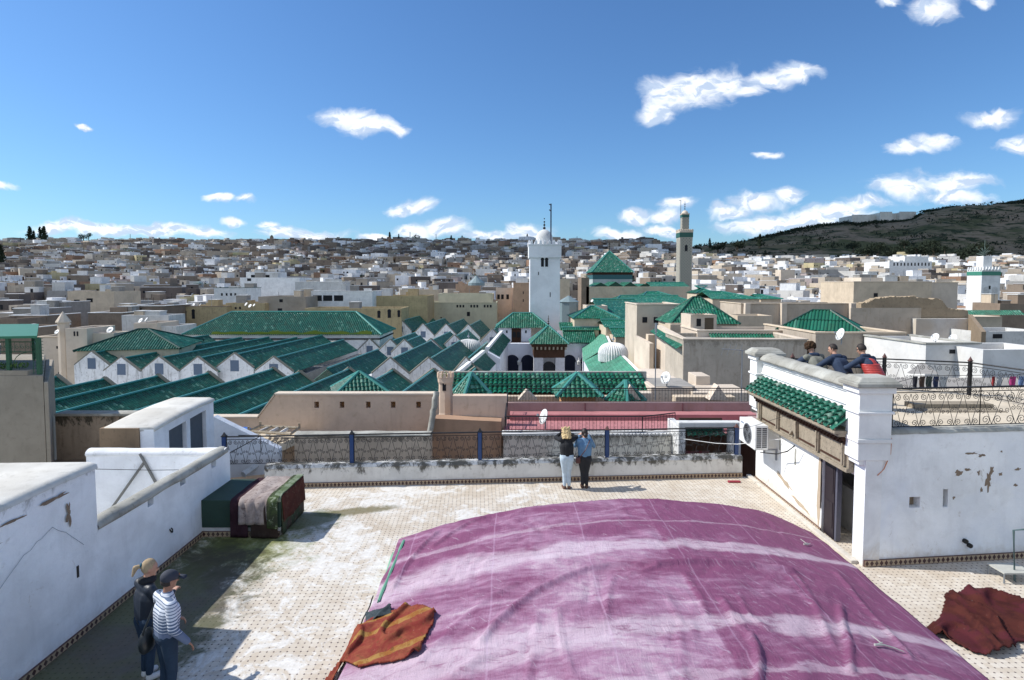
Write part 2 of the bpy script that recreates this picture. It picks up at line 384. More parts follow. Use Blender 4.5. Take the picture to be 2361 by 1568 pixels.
c = T.mix(T.m('MULTIPLY', dot, T.ss(T.noise(ge, 2.3, 3, .5), .22, .4, .25, 1)), c, (.065, .04, .045))
# white lime wash worn over the tiles, mostly on the left half
wl = T.noise(T.v('MULTIPLY', ge, (1, 1, 1)), 2.2, 12, .78, .9); wb = T.noise(ge, .55, 4, .5, .6)
lx = T.ss(gx, -1.2, 2.2, .13, -.04)
wm = T.ss(T.m('ADD', T.m('ADD', wl, T.m('MULTIPLY', T.m('SUBTRACT', wb, .5), .55)), lx), .59, .70, 0, .85)
c = T.mix(wm, c, T.mix(T.ss(T.noise(ge, 9, 6, .7), .35, .65), (.60, .58, .54), (.74, .73, .70)))
# green moss stains along the damp left wall and behind the bench; shadow strip darkened too
def blob(cx, cy, rx, ry, a=0.):
    X = T.m('ADD', T.m('MULTIPLY', T.m('SUBTRACT', gx, cx), math.cos(a)), T.m('MULTIPLY', T.m('SUBTRACT', gy, cy), math.sin(a)))
    Y = T.m('SUBTRACT', T.m('MULTIPLY', T.m('SUBTRACT', gy, cy), math.cos(a)), T.m('MULTIPLY', T.m('SUBTRACT', gx, cx), math.sin(a)))
    return T.m('SUBTRACT', 1., T.v('LENGTH', T.comb(T.m('DIVIDE', X, rx), T.m('DIVIDE', Y, ry), 0)))
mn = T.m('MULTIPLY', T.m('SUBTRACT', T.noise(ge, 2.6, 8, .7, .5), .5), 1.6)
ms = T.ss(T.m('ADD', blob(-5.7, 11.6, 1.9, 2.0), mn), .05, .75, 0, .92)
c = T.mix(ms, c, (.145, .17, .03))
mk = T.ss(T.m('ADD', blob(-6.0, 8.6, 1.75, 4.6), mn), .0, .45, 0, .9); c = T.mix(mk, c, T.mix(T.ss(wb, .4, .6), (.075, .085, .035), (.065, .055, .04)))  # moss and wet tone, also painting the left wall's shadow strip darker
mk = T.ss(T.m('ADD', blob(-3.75, 13.55, 1.3, .32, .25), mn), .1, .6, 0, .85); c = T.mix(mk, c, (.15, .125, .05))
mk = T.ss(T.m('ADD', blob(-4.7, 13.0, 1.0, .9), mn), .1, .6, 0, .8); c = T.mix(mk, c, (.09, .11, .04))
T.put(b_, 'Base Color', c); T.put(b_, 'Roughness', T.ss(wl, .3, .8, .55, .9)); b_.inputs['Specular IOR Level'].default_value = .25
T.put(b_, 'Normal', T.bump(T.m('ADD', wl, T.m('MULTIPLY', grout, -.4)), .35, .01))
fl = MB(); fl.face([(-6.72, -1, 0), (14, -1, 0), (14, 16.6, 0), (6.5, 15.98, 0), (-6.72, 15.07, 0)])
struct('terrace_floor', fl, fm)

def pline(a, b, t): return Vector(a) + (Vector(b) - Vector(a)) * t
# diamond-tile skirting
sk = bpy.data.materials.new('diamond_tile_skirting'); sk.use_nodes = True; T = NT(sk.node_tree); b_ = T.n['Principled BSDF']
ux, uy, _ = T.sep(T.node('ShaderNodeTexCoord').outputs['UV'])
d = T.m('ADD', T.m('ABSOLUTE', T.m('SUBTRACT', T.m('FRACT', ux), .5)), T.m('ABSOLUTE', T.m('MULTIPLY', T.m('SUBTRACT', uy, .5), .9)))
c = T.mix(T.ss(d, .36, .42, 1, 0), (.42, .31, .20), (.055, .02, .018))
c = T.mix(T.ss(T.m('ABSOLUTE', T.m('SUBTRACT', uy, .5)), .42, .46), c, (.09, .035, .03))
ge = T.node('ShaderNodeNewGeometry').outputs['Position']; c = T.mix(T.ss(T.noise(ge, 5, 6, .7), .5, .7, 0, .6), c, (.2, .17, .13))
T.put(b_, 'Base Color', c); b_.inputs['Roughness'].default_value = .5
def skirting(p0, p1, parent, h=.12, t=.03, side=1):
    p0, p1 = Vector(p0), Vector(p1); e = (p1 - p0); L = e.length; e /= L; n = Vector((e.y, -e.x, 0)) * side * t; m = MB(); k = L / .1
    z = Vector((0, 0, h))
    m.face([p0 + n, p1 + n, p1 + n + z, p0 + n + z], [(0, 0), (k, 0), (k, 1), (0, 1)])
    m.face([p0 + n + z, p1 + n + z, p1 + z, p0 + z]); m.face([p0, p0 + n, p0 + n + z, p0 + z]); m.face([p1 + n, p1, p1 + z, p1 + n + z])
    return m.build('tile_skirting', sk, parent)

# ------------------------------------------------------------------ wrought iron railings
def spiral(c, ex, r, turns, sgn, up=1, n=14):
    out = []
    for k in range(n + 1):
        t = k / n; a = math.pi/2*up + sgn * turns * 2*math.pi * t; rr = r * (1 - .82*t)
        out.append(Vector(c) + ex * (rr*math.cos(a)) + Vector((0, 0, rr*math.sin(a))))
    return out
def iron_panel(p0, p1, h, parent, unit=.33, thick=.0085, style='heart', mat=iron, bars=True):
    """p0,p1 at the bottom bar; writes rail, bars and scrollwork"""
    p0, p1 = Vector(p0), Vector(p1); L = (p1 - p0).length; ex = (p1 - p0) / L; Z = Vector((0, 0, 1))
    r = MB(); r.tube([p0 + Z*h, p1 + Z*h], .02, 6); r.build('top_rail', mat, parent)
    f = MB(); f.tube([p0 + Z*.03, p1 + Z*.03], .009, 4); f.tube([p0 + Z*(h-.08), p1 + Z*(h-.08)], .009, 4)
    f.tube([p0 + Z*.03, p0 + Z*h], .011, 4); f.tube([p1 + Z*.03, p1 + Z*h], .011, 4); f.build('frame', mat, parent)
    s = MB(); n = max(1, round(L / unit)); w = L / n; hh = h - .11
    if style == 'heart':
        for i in range(n):
            c = p0 + ex * (w*(i + .5)); top = hh; q = w / 4
            s.tube([c + Z*.03 , c - ex*(w/2) + Z*top], thick*.8, 3, cap=False); s.tube([c + Z*.03, c + ex*(w/2) + Z*top], thick*.8, 3, cap=False)
            for sg in (-1, 1):
                s.tube(spiral(c + ex*(sg*q*1.0) + Z*(top - q*.72), ex, q*.74, 1.6, sg), thick, 3, cap=False)
                s.tube(spiral(c + ex*(sg*(w/2 - q)*1.0) + Z*(.03 + q*.72), ex, q*.74, 1.6, -sg, -1), thick, 3, cap=False)
                s.tube(spiral(c + ex*(sg*q*.5) + Z*(hh*.5 + .02), ex, q*.42, 1.3, sg), thick*.8, 3, cap=False)
                s.tube(spiral(c + ex*(sg*(w/2 - q*.45)) + Z*(hh*.5 - .03), ex, q*.42, 1.3, -sg, -1), thick*.8, 3, cap=False)
    else:
        n2 = max(2, round(L / .115))
        for i in range(1, n2):
            c = p0 + ex * (L*i/n2); s.tube([c + Z*.03, c + Z*(h-.03)], .006, 4, cap=False)
            if i % 2:
                for sg in (-1, 1):
                    s.tube(spiral(c + ex*.05 + Z*(h*.45 + sg*.07), ex, .045, 1.1, sg, sg), .004, 3, cap=False)
    s.build('scrollwork', mat, parent)
def post(x, y, z0, z1, parent, mat, tipmat, w=.085):
    o = box(x-w/2, x+w/2, y-w/2, y+w/2, z0, z1).build('post', mat, parent, bevel=.004)
    t = MB(); t.box(x-w*.62, x+w*.62, y-w*.62, y+w*.62, z1, z1 + .02); t.box(x-w*.5, x+w*.5, y-w*.5, y+w*.5, z1+.02, z1+.12, taper=.96); t.build('finial', tipmat, o)

# ------------------------------------------------------------------ front parapet with its railing
A0, A1 = Vector((-6.6, 15.08, 0)), Vector((6.5, 15.98, 0))
parm = plaster('stained_parapet', (.72, .71, .67), (.35, .33, .28), .35, 1.6, streak=.25, top=(.60, .45, .88))
pt = thing('low_parapet_wall', 'low whitewashed parapet wall with black mould stains along the front of the terrace', 'wall', (0, 15.5, 0))
ev = (A1 - A0).normalized(); nv = Vector((-ev.y, ev.x, 0))
m = MB(); prof = [(-.0, 0), (.0, .50), (-.03, .52), (.02, .60), (.30, .60), (.30, -1.5)]
rows = []
for k in range(61):
    p = A0 + ev * ((A1 - A0).length * k / 60)
    rows.append([p + nv * (a + .012*noise.noise(Vector((k*.5, b*3, a)))) + Vector((0, 0, b + .012*noise.noise(Vector((k*.7, 5, b))))) for a, b in prof])
m.grid(rows); m.build('wall', parm, pt)
skirting(A0 + Vector((0, -.002, 0)), A1 + Vector((0, -.002, 0)), pt, side=1)
rl = thing('terrace_railing', 'black wrought iron scroll railing with blue posts standing on the low parapet', 'railing', (0, 15.6, .6))
def online(u, off=.14):
    # point of the parapet line seen at column u
    a = A0 + nv * off; x = (u - CU) / FPX; t = (a.x - x*a.y) / (x*ev.y - ev.x); return a + ev * t
pu = [508, 806, 1105, 1402, 1704]; pp = [online(u) for u in pu]
for i, p in enumerate(pp): post(p.x, p.y, .60, 1.38, rl, blueiron, redtip if i >= 3 else iron, .1)
for a, b in zip(pp, pp[1:]):
    d = (b - a).normalized() * .06; iron_panel(a + d + Vector((0, 0, .60)), b - d + Vector((0, 0, .60)), .77, rl, .335)

# ------------------------------------------------------------------ our own house below the terrace
hb = thing('terrace_house', 'whitewashed house that carries the tiled roof terrace', 'house', (0, 5, -13))
box(-9.9, 14, -1, 15.0, -13.4, -.012).build('wall', oldwhite, hb)

# ------------------------------------------------------------------ right building (pavilion with door, tile canopy, upper terrace)
rb = thing('white_roof_house', 'whitewashed house on the terrace with a dark door, carved wooden lintel and green tile canopy', 'house', (8, 12, 0))
XW, YN, YF, ZR = 6.78, 10.85, 15.75, 2.62
wallm = plaster('sunlit_lime', (.84, .84, .82), (.55, .50, .42), .18, 1.5, streak=.12, base=(.45, .75, (.56, .46, .34), .35))
m = MB()
DY0, DY1, DZ = 11.12, 12.35, 1.68                   # door opening
th = .32
m.box(XW, XW+th, YN, DY0, 0, ZR+.25); m.box(XW, XW+th, DY0, DY1, DZ, ZR+.25); m.box(XW, XW+th, DY1, YF, 0, ZR+.25)
m.box(XW+th, 10.2, YF-.3, YF, -2, ZR-.02)
m.build('side_wall', wallm, rb)
frontm = plaster('peeling_lime', (.87, .88, .88), (.34, .29, .26), .16, 1.2, streak=.14, bump=.8, tint=((.74, .77, .82), .6), base=(.35, .6, (.55, .47, .36), .45))
# front wall, in the shade, with a square and a slot hole
B0, B1 = Vector((XW, YN, 0)), Vector((12.6, 11.45, 0)); fe = (B1 - B0).normalized()
def fpt(u, v): # point on the front wall plane
    r = ray(u, v); n = Vector((-fe.y, fe.x, 0)); t = (B0 - Vector((0, 0, CAMZ))).dot(n) / r.dot(n); return Vector((0, 0, CAMZ)) + r*t
def span(s0, s1, z0, z1, d=.3):
    a = B0 + fe*s0; b = B0 + fe*s1; n = Vector((-fe.y, fe.x, 0)) * d
    return [Vector((p.x, p.y, z)) for z in (z0, z1) for p in (a, b, b + n, a + n)]
def addspan(m, *a):
    p = span(*a); i = len(m.v); m.v += [tuple(q) for q in p]
    for q in ((0,3,2,1), (4,5,6,7), (0,1,5,4), (1,2,6,5), (2,3,7,6), (3,0,4,7)): m.f.append(tuple(i+k for k in q)); m.uv.append(None); m.mi.append(m.cur)
def sz_(u, v): p = fpt(u, v); return (p - B0).dot(fe), p.z
s0, zt = sz_(2096, 1146); s1, zb = sz_(2120, 1170); s2, zt2 = sz_(2174, 1128); s3, zb2 = sz_(2184, 1169)
LF = (B1 - B0).length; m = MB()
def wallholes(m, holes, L, z0, z1):
    xs = sorted({0, L, *[h[0] for h in holes], *[h[1] for h in holes]})
    for a, b in zip(xs, xs[1:]):
        zs = [z0]
        for h in holes:
            if h[0] <= a + 1e-6 and h[1] >= b - 1e-6: zs += [h[2], h[3]]
        zs.append(z1)
        for k in range(0, len(zs), 2): addspan(m, a, b, zs[k], zs[k+1])
wallholes(m, [(s0, s1, zb, zt), (s2, s3, zb2, zt2)], LF, 0, ZR)
m.build('front_wall', frontm, rb)
m = MB(); addspan(m, s0-.02, s1+.02, zb-.02, zt+.02); m.v = [tuple(Vector(v) + Vector((-fe.y, fe.x, 0))*.16) for v in m.v]; m.build('vent_recess', mud, rb)
m = MB(); addspan(m, s2-.02, s3+.02, zb2-.02, zt2+.02); m.v = [tuple(Vector(v) + Vector((-fe.y, fe.x, 0))*.16) for v in m.v]; m.build('slot_recess', mud, rb)
skirting(B0 + Vector((.02, -.002, 0)), B1, rb, .13)
skirting(Vector((XW-.0, YF, 0)), Vector((XW-.0, DY1, 0)), rb, .10, .03)
# small threshold kerb in front of the side wall
m = MB(); m.box(XW-.16, XW-.032, YN+.1, YF+.25, 0, .07); m.build('kerb', plaster('worn_kerb', (.6, .56, .49), (.3, .27, .22), .4, 2.), rb, bevel=.01)
# peeled plaster patches: slightly proud flakes with irregular outlines
def flake(parent, org, ex, ez, poly, mat, t=.004, nrm=None, name='bare_plaster_patch'):
    nrm = nrm or Vector(ex).cross(Vector(ez)); mm = MB()
    pts = [Vector(org) + Vector(ex)*a + Vector(ez)*b + nrm*t for a, b in poly]; mm.slab(pts, nrm * -.003); return mm.build(name, mat, parent)
def ragged(cx, cy, rx, ry, seed, n=26, amp=.35, rot=0.):
    out = []
    for k in range(n):
        a = 2*math.pi*k/n; r = 1 + amp*noise.noise(Vector((math.cos(a)*1.7 + seed, math.sin(a)*1.7, seed*3.1)))*2 + .12*random.uniform(-1, 1)
        x, y = rx*r*math.cos(a), ry*r*math.sin(a); out.append((cx + x*math.cos(rot) - y*math.sin(rot), cy + x*math.sin(rot) + y*math.cos(rot)))
    return out
bare = plaster('bare_render', (.46, .37, .27), (.3, .24, .17), .4, 3.)
ex, ez = Vector((0, -1, 0)), Vector((0, 0, 1))
flake(rb, (XW, 14.1, .55), ex, ez, ragged(0, 0, .5, .07, 2.1, rot=-.22), bare, nrm=Vector((-1, 0, 0)))
flake(rb, (XW, 13.3, .28), ex, ez, ragged(0, 0, .4, .06, 5.1, rot=-.12), bare, nrm=Vector((-1, 0, 0)))
flake(rb, (XW, DY1+.11, .95), ex, ez, ragged(0, 0, .09, .8, 7.3, amp=.2), bare, nrm=Vector((-1, 0, 0)))
bx = plaster('brown_patch', (.24, .18, .13), (.14, .1, .08), .4, 4.)
for (u, v, ru, rv, sd_) in ((2278, 1108, 8, 20, 1.2), (2285, 1085, 5, 9, 3.2), (2210, 1090, 9, 7, 4.5), (2262, 1050, 7, 4, 6.2), (2305, 1093, 4, 4, 8.1), (2345, 1082, 6, 3, 9.7), (2340, 1118, 4, 3, 2.7), (2240, 1045, 12, 2.5, 2.9), (2230, 1082, 7, 3, 6.9), (2308, 1041, 3, 2, 1.9), (2255, 1090, 3, 5, 5.9), (2198, 1147, 3, 3, .9), (2262, 1130, 3, 5, 4.9)):
    p = fpt(u, v); k = 11 / FPX
    flake(rb, p, fe, ez, ragged(0, 0, ru*k, rv*k, sd_, amp=.5), bx, nrm=Vector((fe.y, -fe.x, 0)))
for (u, v) in ((2232, 1256), (2222, 1246)):
    p = fpt(u, v); m = MB(); m.tube([p + Vector((0, .05, 0)), p + Vector((0, -.06, 0))], .045, 10); m.build('drain_pipe', iron, rb)
# interior seen through the door
m = MB(); m.box(XW+th, 9.2, 13.9, 14.0, .0, 2.4); m.box(9.2, 9.3, YN+.3, 14, 0, 2.4); m.build('inner_wall', oldwhite, rb)
box(XW+th+.35, XW+th+.47, DY0-.1, 12.9, 0, .95).build('inner_parapet', oldwhite, rb)
box(XW+th, 9.25, YN+.35, 13.9, 2.30, 2.4).build('ceiling', greyr, rb)
dr = MB(); dr.box(XW+.04, XW+.09, DY1-.40, DY1-.02, .03, DZ-.02); d_ = dr.build('door', plain('plum_paint', (.016, .009, .014), .6), rb, bevel=.006)
MB().box(XW+.06, XW+.16, DY1-.47, DY1-.40, .02, DZ-.02).build('jamb', plain('pale_jamb', (.09, .09, .12), .6), d_)
for dz in (.55, 1.3):
    MB().box(XW+.03, XW+.04, DY1-.36, DY1-.06, dz-.3, dz+.25).build('door_panel', plain('plum_paint', (0, 0, 0)), d_, bevel=.004)
m = MB(); m.tube([(XW-.02, DY1+.01, .55), (XW-.02, DY1+.01, DZ-.02)], .012, 6); m.tube([(XW-.02, DY1+.01, DZ-.1), (XW-.02, DY1+.01, DZ+.04)], .022, 6); m.build('door_pole', plain('plum_paint', (0, 0, 0)), rb)
# piers
def pier(y0, y1, zb_, zt_):
    x0, x1 = XW-.17, XW+.46; m = MB()
    for (zz0, zz1, e) in ((zb_, zb_+.1, -.05), (zb_+.1, 2.42, 0.), (2.42, 2.5, .02), (2.5, 2.98, .0), (2.98, 3.03, .035), (3.03, 3.38, .0), (3.38, zt_-.12, .045)):
        m.box(x0-e, x1+e, y0-e, y1+e, zz0, zz1)
    o = m.build('pier', white2, rb, bevel=.012)
    c = MB(); c.box(x0-.11, x1+.11, y0-.11, y1+.11, zt_-.12, zt_-.03); c.box(x0-.09, x1+.09, y0-.09, y1+.09, zt_-.03, zt_+.07, taper=.28); c.build('capstone', concrete, o, bevel=.02)
    return o
pier(YN-.02, YN+.42, 1.98, 3.62); pier(YF-.32, YF+.12, 1.98, 3.62)
# relief stucco marks on the piers are in the bump; parapet between piers
m = MB(); y0, y1 = YN+.40, YF-.32
m.box(XW-.02, XW+.30, y0, y1, 2.40, 3.30); m.box(XW-.055, XW+.30, y0, y1, 3.30, 3.36); m.box(XW-.05, XW-.02, y0, y1, 3.03, 3.07); m.box(XW-.09, XW+.34, y0, y1, 3.36, 3.40)
m.build('parapet', white2, rb, bevel=.006)
m = MB(); rows = []
for k in range(41):
    y = y0 + (y1-y0)*k/40
    rows.append([Vector((XW + a + .008*noise.noise(Vector((k*.9, a*9, 0))), y, z + .014*noise.noise(Vector((k*.6, a*7, 3))))) for a, z in ((-.14, 3.40), (-.14, 3.45), (-.06, 3.53), (.07, 3.58), (.20, 3.58), (.33, 3.52), (.38, 3.45), (.38, 3.40))])
m.grid(rows, close=True); m.build('coping', concrete, rb, True)
# green tile canopy over the door: separate barrel tiles
cm_ = MB(); NTL = 17; ty0, ty1 = y0+.02, y1-.02; pw = (ty1-ty0)/NTL
for i in range(NTL):
    yc = ty0 + pw*(i+.5)
    for j in range(4):
        t0, t1 = j/4, (j+1)/4
        xa, za = XW-.04-.38*t1, 2.93-.30*t1; xb, zb3 = XW-.04-.38*t0, 2.93-.30*t0
        ra, rb_ = pw*.36, pw*.28; jit = random.uniform(-.022, .022); lift = .03
        ra_, rows, us = [], [], []
        for (x, z, r, l) in ((xa-.03, za+lift, ra, 0), (xb, zb3+.005, rb_, .95)):
            rows.append([Vector((x, yc + jit + r*math.cos(a), z + r*.85*math.sin(a))) for a in [math.pi*q/8 for q in range(9)]]); us.append([(i*2+.1 + .08*q/8, j + .2 + l*.75) for q in range(9)])
        cm_.grid(rows, us)
        # thickness lip at the lower edge
        cm_.grid([rows[0], [p + Vector((.0, 0, -.018)) for p in rows[0]]], [us[0], us[0]])
for i in range(NTL + 1):
    yc = ty0 + pw*i; rows = []; us = []
    for (x, z) in ((XW-.44, 2.63), (XW-.04, 2.92)):
        rows.append([Vector((x, yc + pw*.3*math.cos(a), z - pw*.2*math.sin(a))) for a in [math.pi*q/6 for q in range(7)]]); us.append([(i*2+1.2 + .08*q, .4 + 3*(x > XW-.3)) for q in range(7)])
    cm_.grid(rows, us)
cn = cm_.build('tile_canopy', tilen, rb, True); sol = cn.modifiers.new('s', 'SOLIDIFY'); sol.thickness = .012
# weathered carved wood frieze
m = MB(); fy0, fy1 = y0-.05, y1+.02
m.box(XW-.42, XW-.02, fy0, fy1, 2.50, 2.56); m.box(XW-.34, XW-.02, fy0, fy1, 2.44, 2.50); m.box(XW-.16, XW-.02, fy0, fy1, 2.33, 2.44)
m.box(XW-.12, XW-.02, fy0, fy1, 1.80, 2.33); m.box(XW-.16, XW-.02, fy0, fy1, 1.72, 1.80)
fr = m.build('wood_frieze', woodold, rb, bevel=.005)
m = MB(); n = 34
for i in range(n):
    y = fy0 + (fy1-fy0)*(i+.5)/n; m.box(XW-.24, XW-.16, y-.03, y+.03, 2.35, 2.43); m.box(XW-.20, XW-.12, y-.022, y+.022, 2.28, 2.35)
m.build('dentil_band', wooddark, fr)
for t in (.06, .30, .5, .74, .97):
    y = fy1 + (fy0-fy1)*t; mm = MB()
    if t == .5:
        mm.prism([(0, 0), (.16, 0), (.16, .05), (0, .05)], 0, .01)
        mm = MB(); pts = [(XW-.125, y-.13, 2.26), (XW-.125, y+.13, 2.26), (XW-.125, y+.16, 1.86), (XW-.125, y, 2.02), (XW-.125, y-.16, 1.86)]; mm.slab([Vector(p) for p in pts], (-.08, 0, 0))
    else: mm.box(XW-.17, XW-.12, y-.05, y+.05, 1.84, 2.28); mm.box(XW-.20, XW-.17, y-.025, y+.025, 1.84, 2.28)
    mm.build('bracket', woodold, fr, bevel=.006)
for a, b in ((.08, .28), (.32, .46), (.54, .72), (.76, .95)):
    ya, yb = fy1 + (fy0-fy1)*b, fy1 + (fy0-fy1)*a; m = MB()
    m.box(XW-.135, XW-.12, ya, yb, 2.24, 2.28); m.box(XW-.135, XW-.12, ya, yb, 1.86, 1.90); m.build('moulding', wooddark, fr)
# recesses in the side wall: two slot marks
for y, z in ((14.35, 1.45), (13.55, 1.32)): box(XW-.006, XW+.01, y-.04, y+.04, z-.2, z+.2).build('weep_slot', concrete, rb)
# roof of the house = upper terrace
utf = plaster('upper_terrace_screed', (.60, .52, .40), (.40, .35, .25), .4, 1.2, streak=0.)
m = MB(); m.slab([Vector((XW+.3, YN+.35, ZR-.02)), Vector((12.6, 11.5, ZR-.02)), Vector((14.5, 15.7, ZR-.02)), Vector((XW+.3, 15.7, ZR-.02))], (0, 0, -.2)); m.build('roof_slab', utf, rb)
m = MB(); rows = []
for k in range(41):
    p = B0 + fe*(LF*k/40); n_ = Vector((-fe.y, fe.x, 0))
    rows.append([p + n_*a + Vector((0, 0, b + .02*noise.noise(Vector((k*.8, a*8, 2))))) for a, b in ((-.015, ZR-.05), (0, ZR+.02), (.28, ZR+.03), (.3, ZR-.05))])
m.grid(rows); m.build('roof_edge', concrete, rb, True)
# steps seen on the upper terrace
m = MB(); q = G(2130, 935, ZR)
pbox = at(2215, 938, 13.3)
m.box(9.2, 11.0, 13.0, 13.35, ZR-.02, ZR+.09); m.box(9.2, 11.0, 12.65, 13.0, ZR-.02, ZR+.0); o = m.build('step', woodold, rb)

# upper railings: near one above the front wall, far one with posts
ur = thing('roof_edge_railing', 'black scroll railing along the near edge of the upper roof terrace', 'railing', (9, 11, ZR))
p0 = B0 + fe*.62 + Vector((0, .14, ZR+.03)); p1 = fpt(2270, 1000); p1 = Vector((p1.x, p1.y + .14, ZR+.03)); p2 = Vector((12.4, 11.6, ZR+.03))
iron_panel(p0, p1, .78, ur, .40, .0075); iron_panel(p1, p2, .78, ur, .5, .0075)
ur2 = thing('roof_far_railing', 'black scroll railing with spiked posts at the far edge of the upper roof terrace', 'railing', (10, 15, ZR))
yy = 15.3
pa = Vector((xat(1830, yy), yy, ZR)); pb = Vector((xat(2043, yy), yy, ZR)); pc = Vector((xat(2242, 14.6), 14.6, ZR)); pd = Vector((xat(2420, 12.9), 12.9, ZR))
for p in (pa, pb, pc, pd): post(p.x, p.y, ZR-.02, ZR+.86, ur2, iron, redtip, .07)
for a, b in ((pa, pb), (pb, pc), (pc, pd)): iron_panel(a, b, .82, ur2, .40, .0075)

# ------------------------------------------------------------------ air conditioner
ac = thing('air_conditioner', 'white air conditioning unit with round fan hung on the side wall of the white house', 'air conditioner', (6.4, 15, 1.2))
ax0, ax1, ay0, ay1, az0, az1 = 6.14, 6.48, 14.35, 15.35, 1.24, 1.87
acw = plain('white_sheet_metal', (.80, .80, .78), .35)
box(ax0, ax1, ay0, ay1, az0, az1).build('casing', acw, ac, bevel=.02)
fc = Vector((ax0-.004, 14.80, 1.56)); m = MB()
ringp = [fc + Vector((0, .255*math.cos(a), .255*math.sin(a))) for a in [2*math.pi*k/32 for k in range(33)]]
m.face([fc + Vector((-.002, .25*math.cos(a), .25*math.sin(a))) for a in [2*math.pi*k/32 for k in range(32)]]); m.build('fan_opening', dark, ac)
m = MB(); m.tube(ringp, .014, 6)
for rr in (.06, .12, .18, .22): m.tube([fc + Vector((-.012, rr*math.cos(a), rr*math.sin(a))) for a in [2*math.pi*k/24 for k in range(25)]], .003, 3)
for k in range(8): a = math.pi*k/4; m.tube([fc + Vector((-.012, 0, 0)), fc + Vector((-.012, .25*math.cos(a), .25*math.sin(a)))], .003, 3)
m.build('fan_guard', plain('grey_wire', (.25, .26, .28), .4), ac)
m = MB()
for k in range(3): a = 2*math.pi*k/3 + .4; m.face([fc + Vector((-.006, r*math.cos(a+da), r*math.sin(a+da))) for r, da in ((.05, 0), (.2, -.35), (.22, .2), (.06, .6))])
m.build('fan_blade', plain('grey_blade', (.12, .13, .14), .4), ac)
box(ax0+.03, ax1-.03, ay0-.004, ay0+.01, az0+.06, az1-.05).build('grille_opening', dark, ac)
m = MB()
for k in range(11): z = az0+.06 + k*(az1-az0-.11)/10; m.box(ax0+.03, ax1-.03, ay0-.012, ay0-.004, z-.008, z+.008)
for x in (ax0+.03, (ax0+ax1)/2, ax1-.03): m.box(x-.008, x+.008, ay0-.014, ay0-.005, az0+.06, az1-.05)
m.build('grille', acw, ac)
box(ax0-.003, ax0+.002, 15.05, 15.25, az1-.12, az1-.08).build('name_plate', plain('logo_grey', (.25, .3, .38), .5), ac)
for y in (14.5, 15.2): m = MB(); m.box(6.2, XW, y-.02, y+.02, az0-.04, az0-.005); m.box(XW-.04, XW, y-.02, y+.02, az0-.3, az0-.04); m.build('bracket', plain('grey_wire', (0, 0, 0)), ac)
# ------------------------------------------------------------------ left side: white walls, stairwell, stair house
lw = thing('white_side_house', 'tall whitewashed house block with a flat roof along the left edge of the terrace', 'house', (-8, 7, 0))
lwm = plaster('shaded_lime', (.86, .88, .90), (.5, .5, .52), .16, 1.1, streak=.2, bump=.8, top=(2.62, .5, .5), base=(.3, .5, (.50, .46, .42), .30))
XL = -6.7; YB = 9.1
m = MB(); rows = []
for k in range(31):
    y = -1 + (YB+1)*k/30
    rows.append([Vector((XL + .012*noise.noise(Vector((y*.6, z*.6, 0))), y, z)) for z in [2.55*j/10 for j in range(11)]])
m.grid(rows); m.box(-14, XL-.03, -1, YB, -13, 2.5); m.build('wall', lwm, lw, True)
topm = plaster('lime_roof', (.70, .68, .62), (.22, .21, .17), .35, 1.3, streak=0., tint=((.45, .42, .36), .6))
m = MB(); rows = []
for k in range(31):
    y = -1 + (YB+1.02)*k/30
    rows.append([Vector((x, y + (0 if k < 30 else .03*noise.noise(Vector((x*2, 1, 1)))), z + .018*noise.noise(Vector((x, y*1.3, 5))))) for x, z in [(XL+.02, 2.50), (XL+.005, 2.56), (XL-.10, 2.60), (XL-.5, 2.60), (-9, 2.58), (-14, 2.6)]])
m.grid(rows); m.build('roof', topm, lw, True)
skirting(Vector((XL, -1, 0)), Vector((XL, YB, 0)), lw, .11, side=1)
for (y, z, ry, rz, s_) in ((7.0, 2.1, .35, .02, 1.), (8.5, 2.0, .05, .16, 2.), (8.3, 2.34, .22, .03, 3.), (7.55, 2.3, .18, .018, 5.)):
    flake(lw, (XL+.015, y, z), Vector((0, 1, 0)), Vector((0, 0, 1)), ragged(0, 0, ry, rz, s_, amp=.6), bx, nrm=Vector((1, 0, 0)))
m = MB(); m.box(XL-.01, XL+.014, 8.62, 8.66, .95, 1.13); m.build('hook', iron, lw)
# thin cracks
crm = plain('crack_line', (.28, .30, .34), .9)
def crack(parent, pts, x):
    m = MB(); P_ = []
    for (a, b) in zip(pts, pts[1:]):
        for k in range(6):
            t = k/6; P_.append(Vector((x, a[0]+(b[0]-a[0])*t + random.uniform(-.02, .02), a[1]+(b[1]-a[1])*t + random.uniform(-.02, .02))))
    m.tube(P_, .0035, 3, cap=False); m.build('crack', crm, parent)
crack(lw, [(6.9, 1.25), (7.6, 1.7), (8.2, 1.95), (8.9, 1.3)], XL+.012)

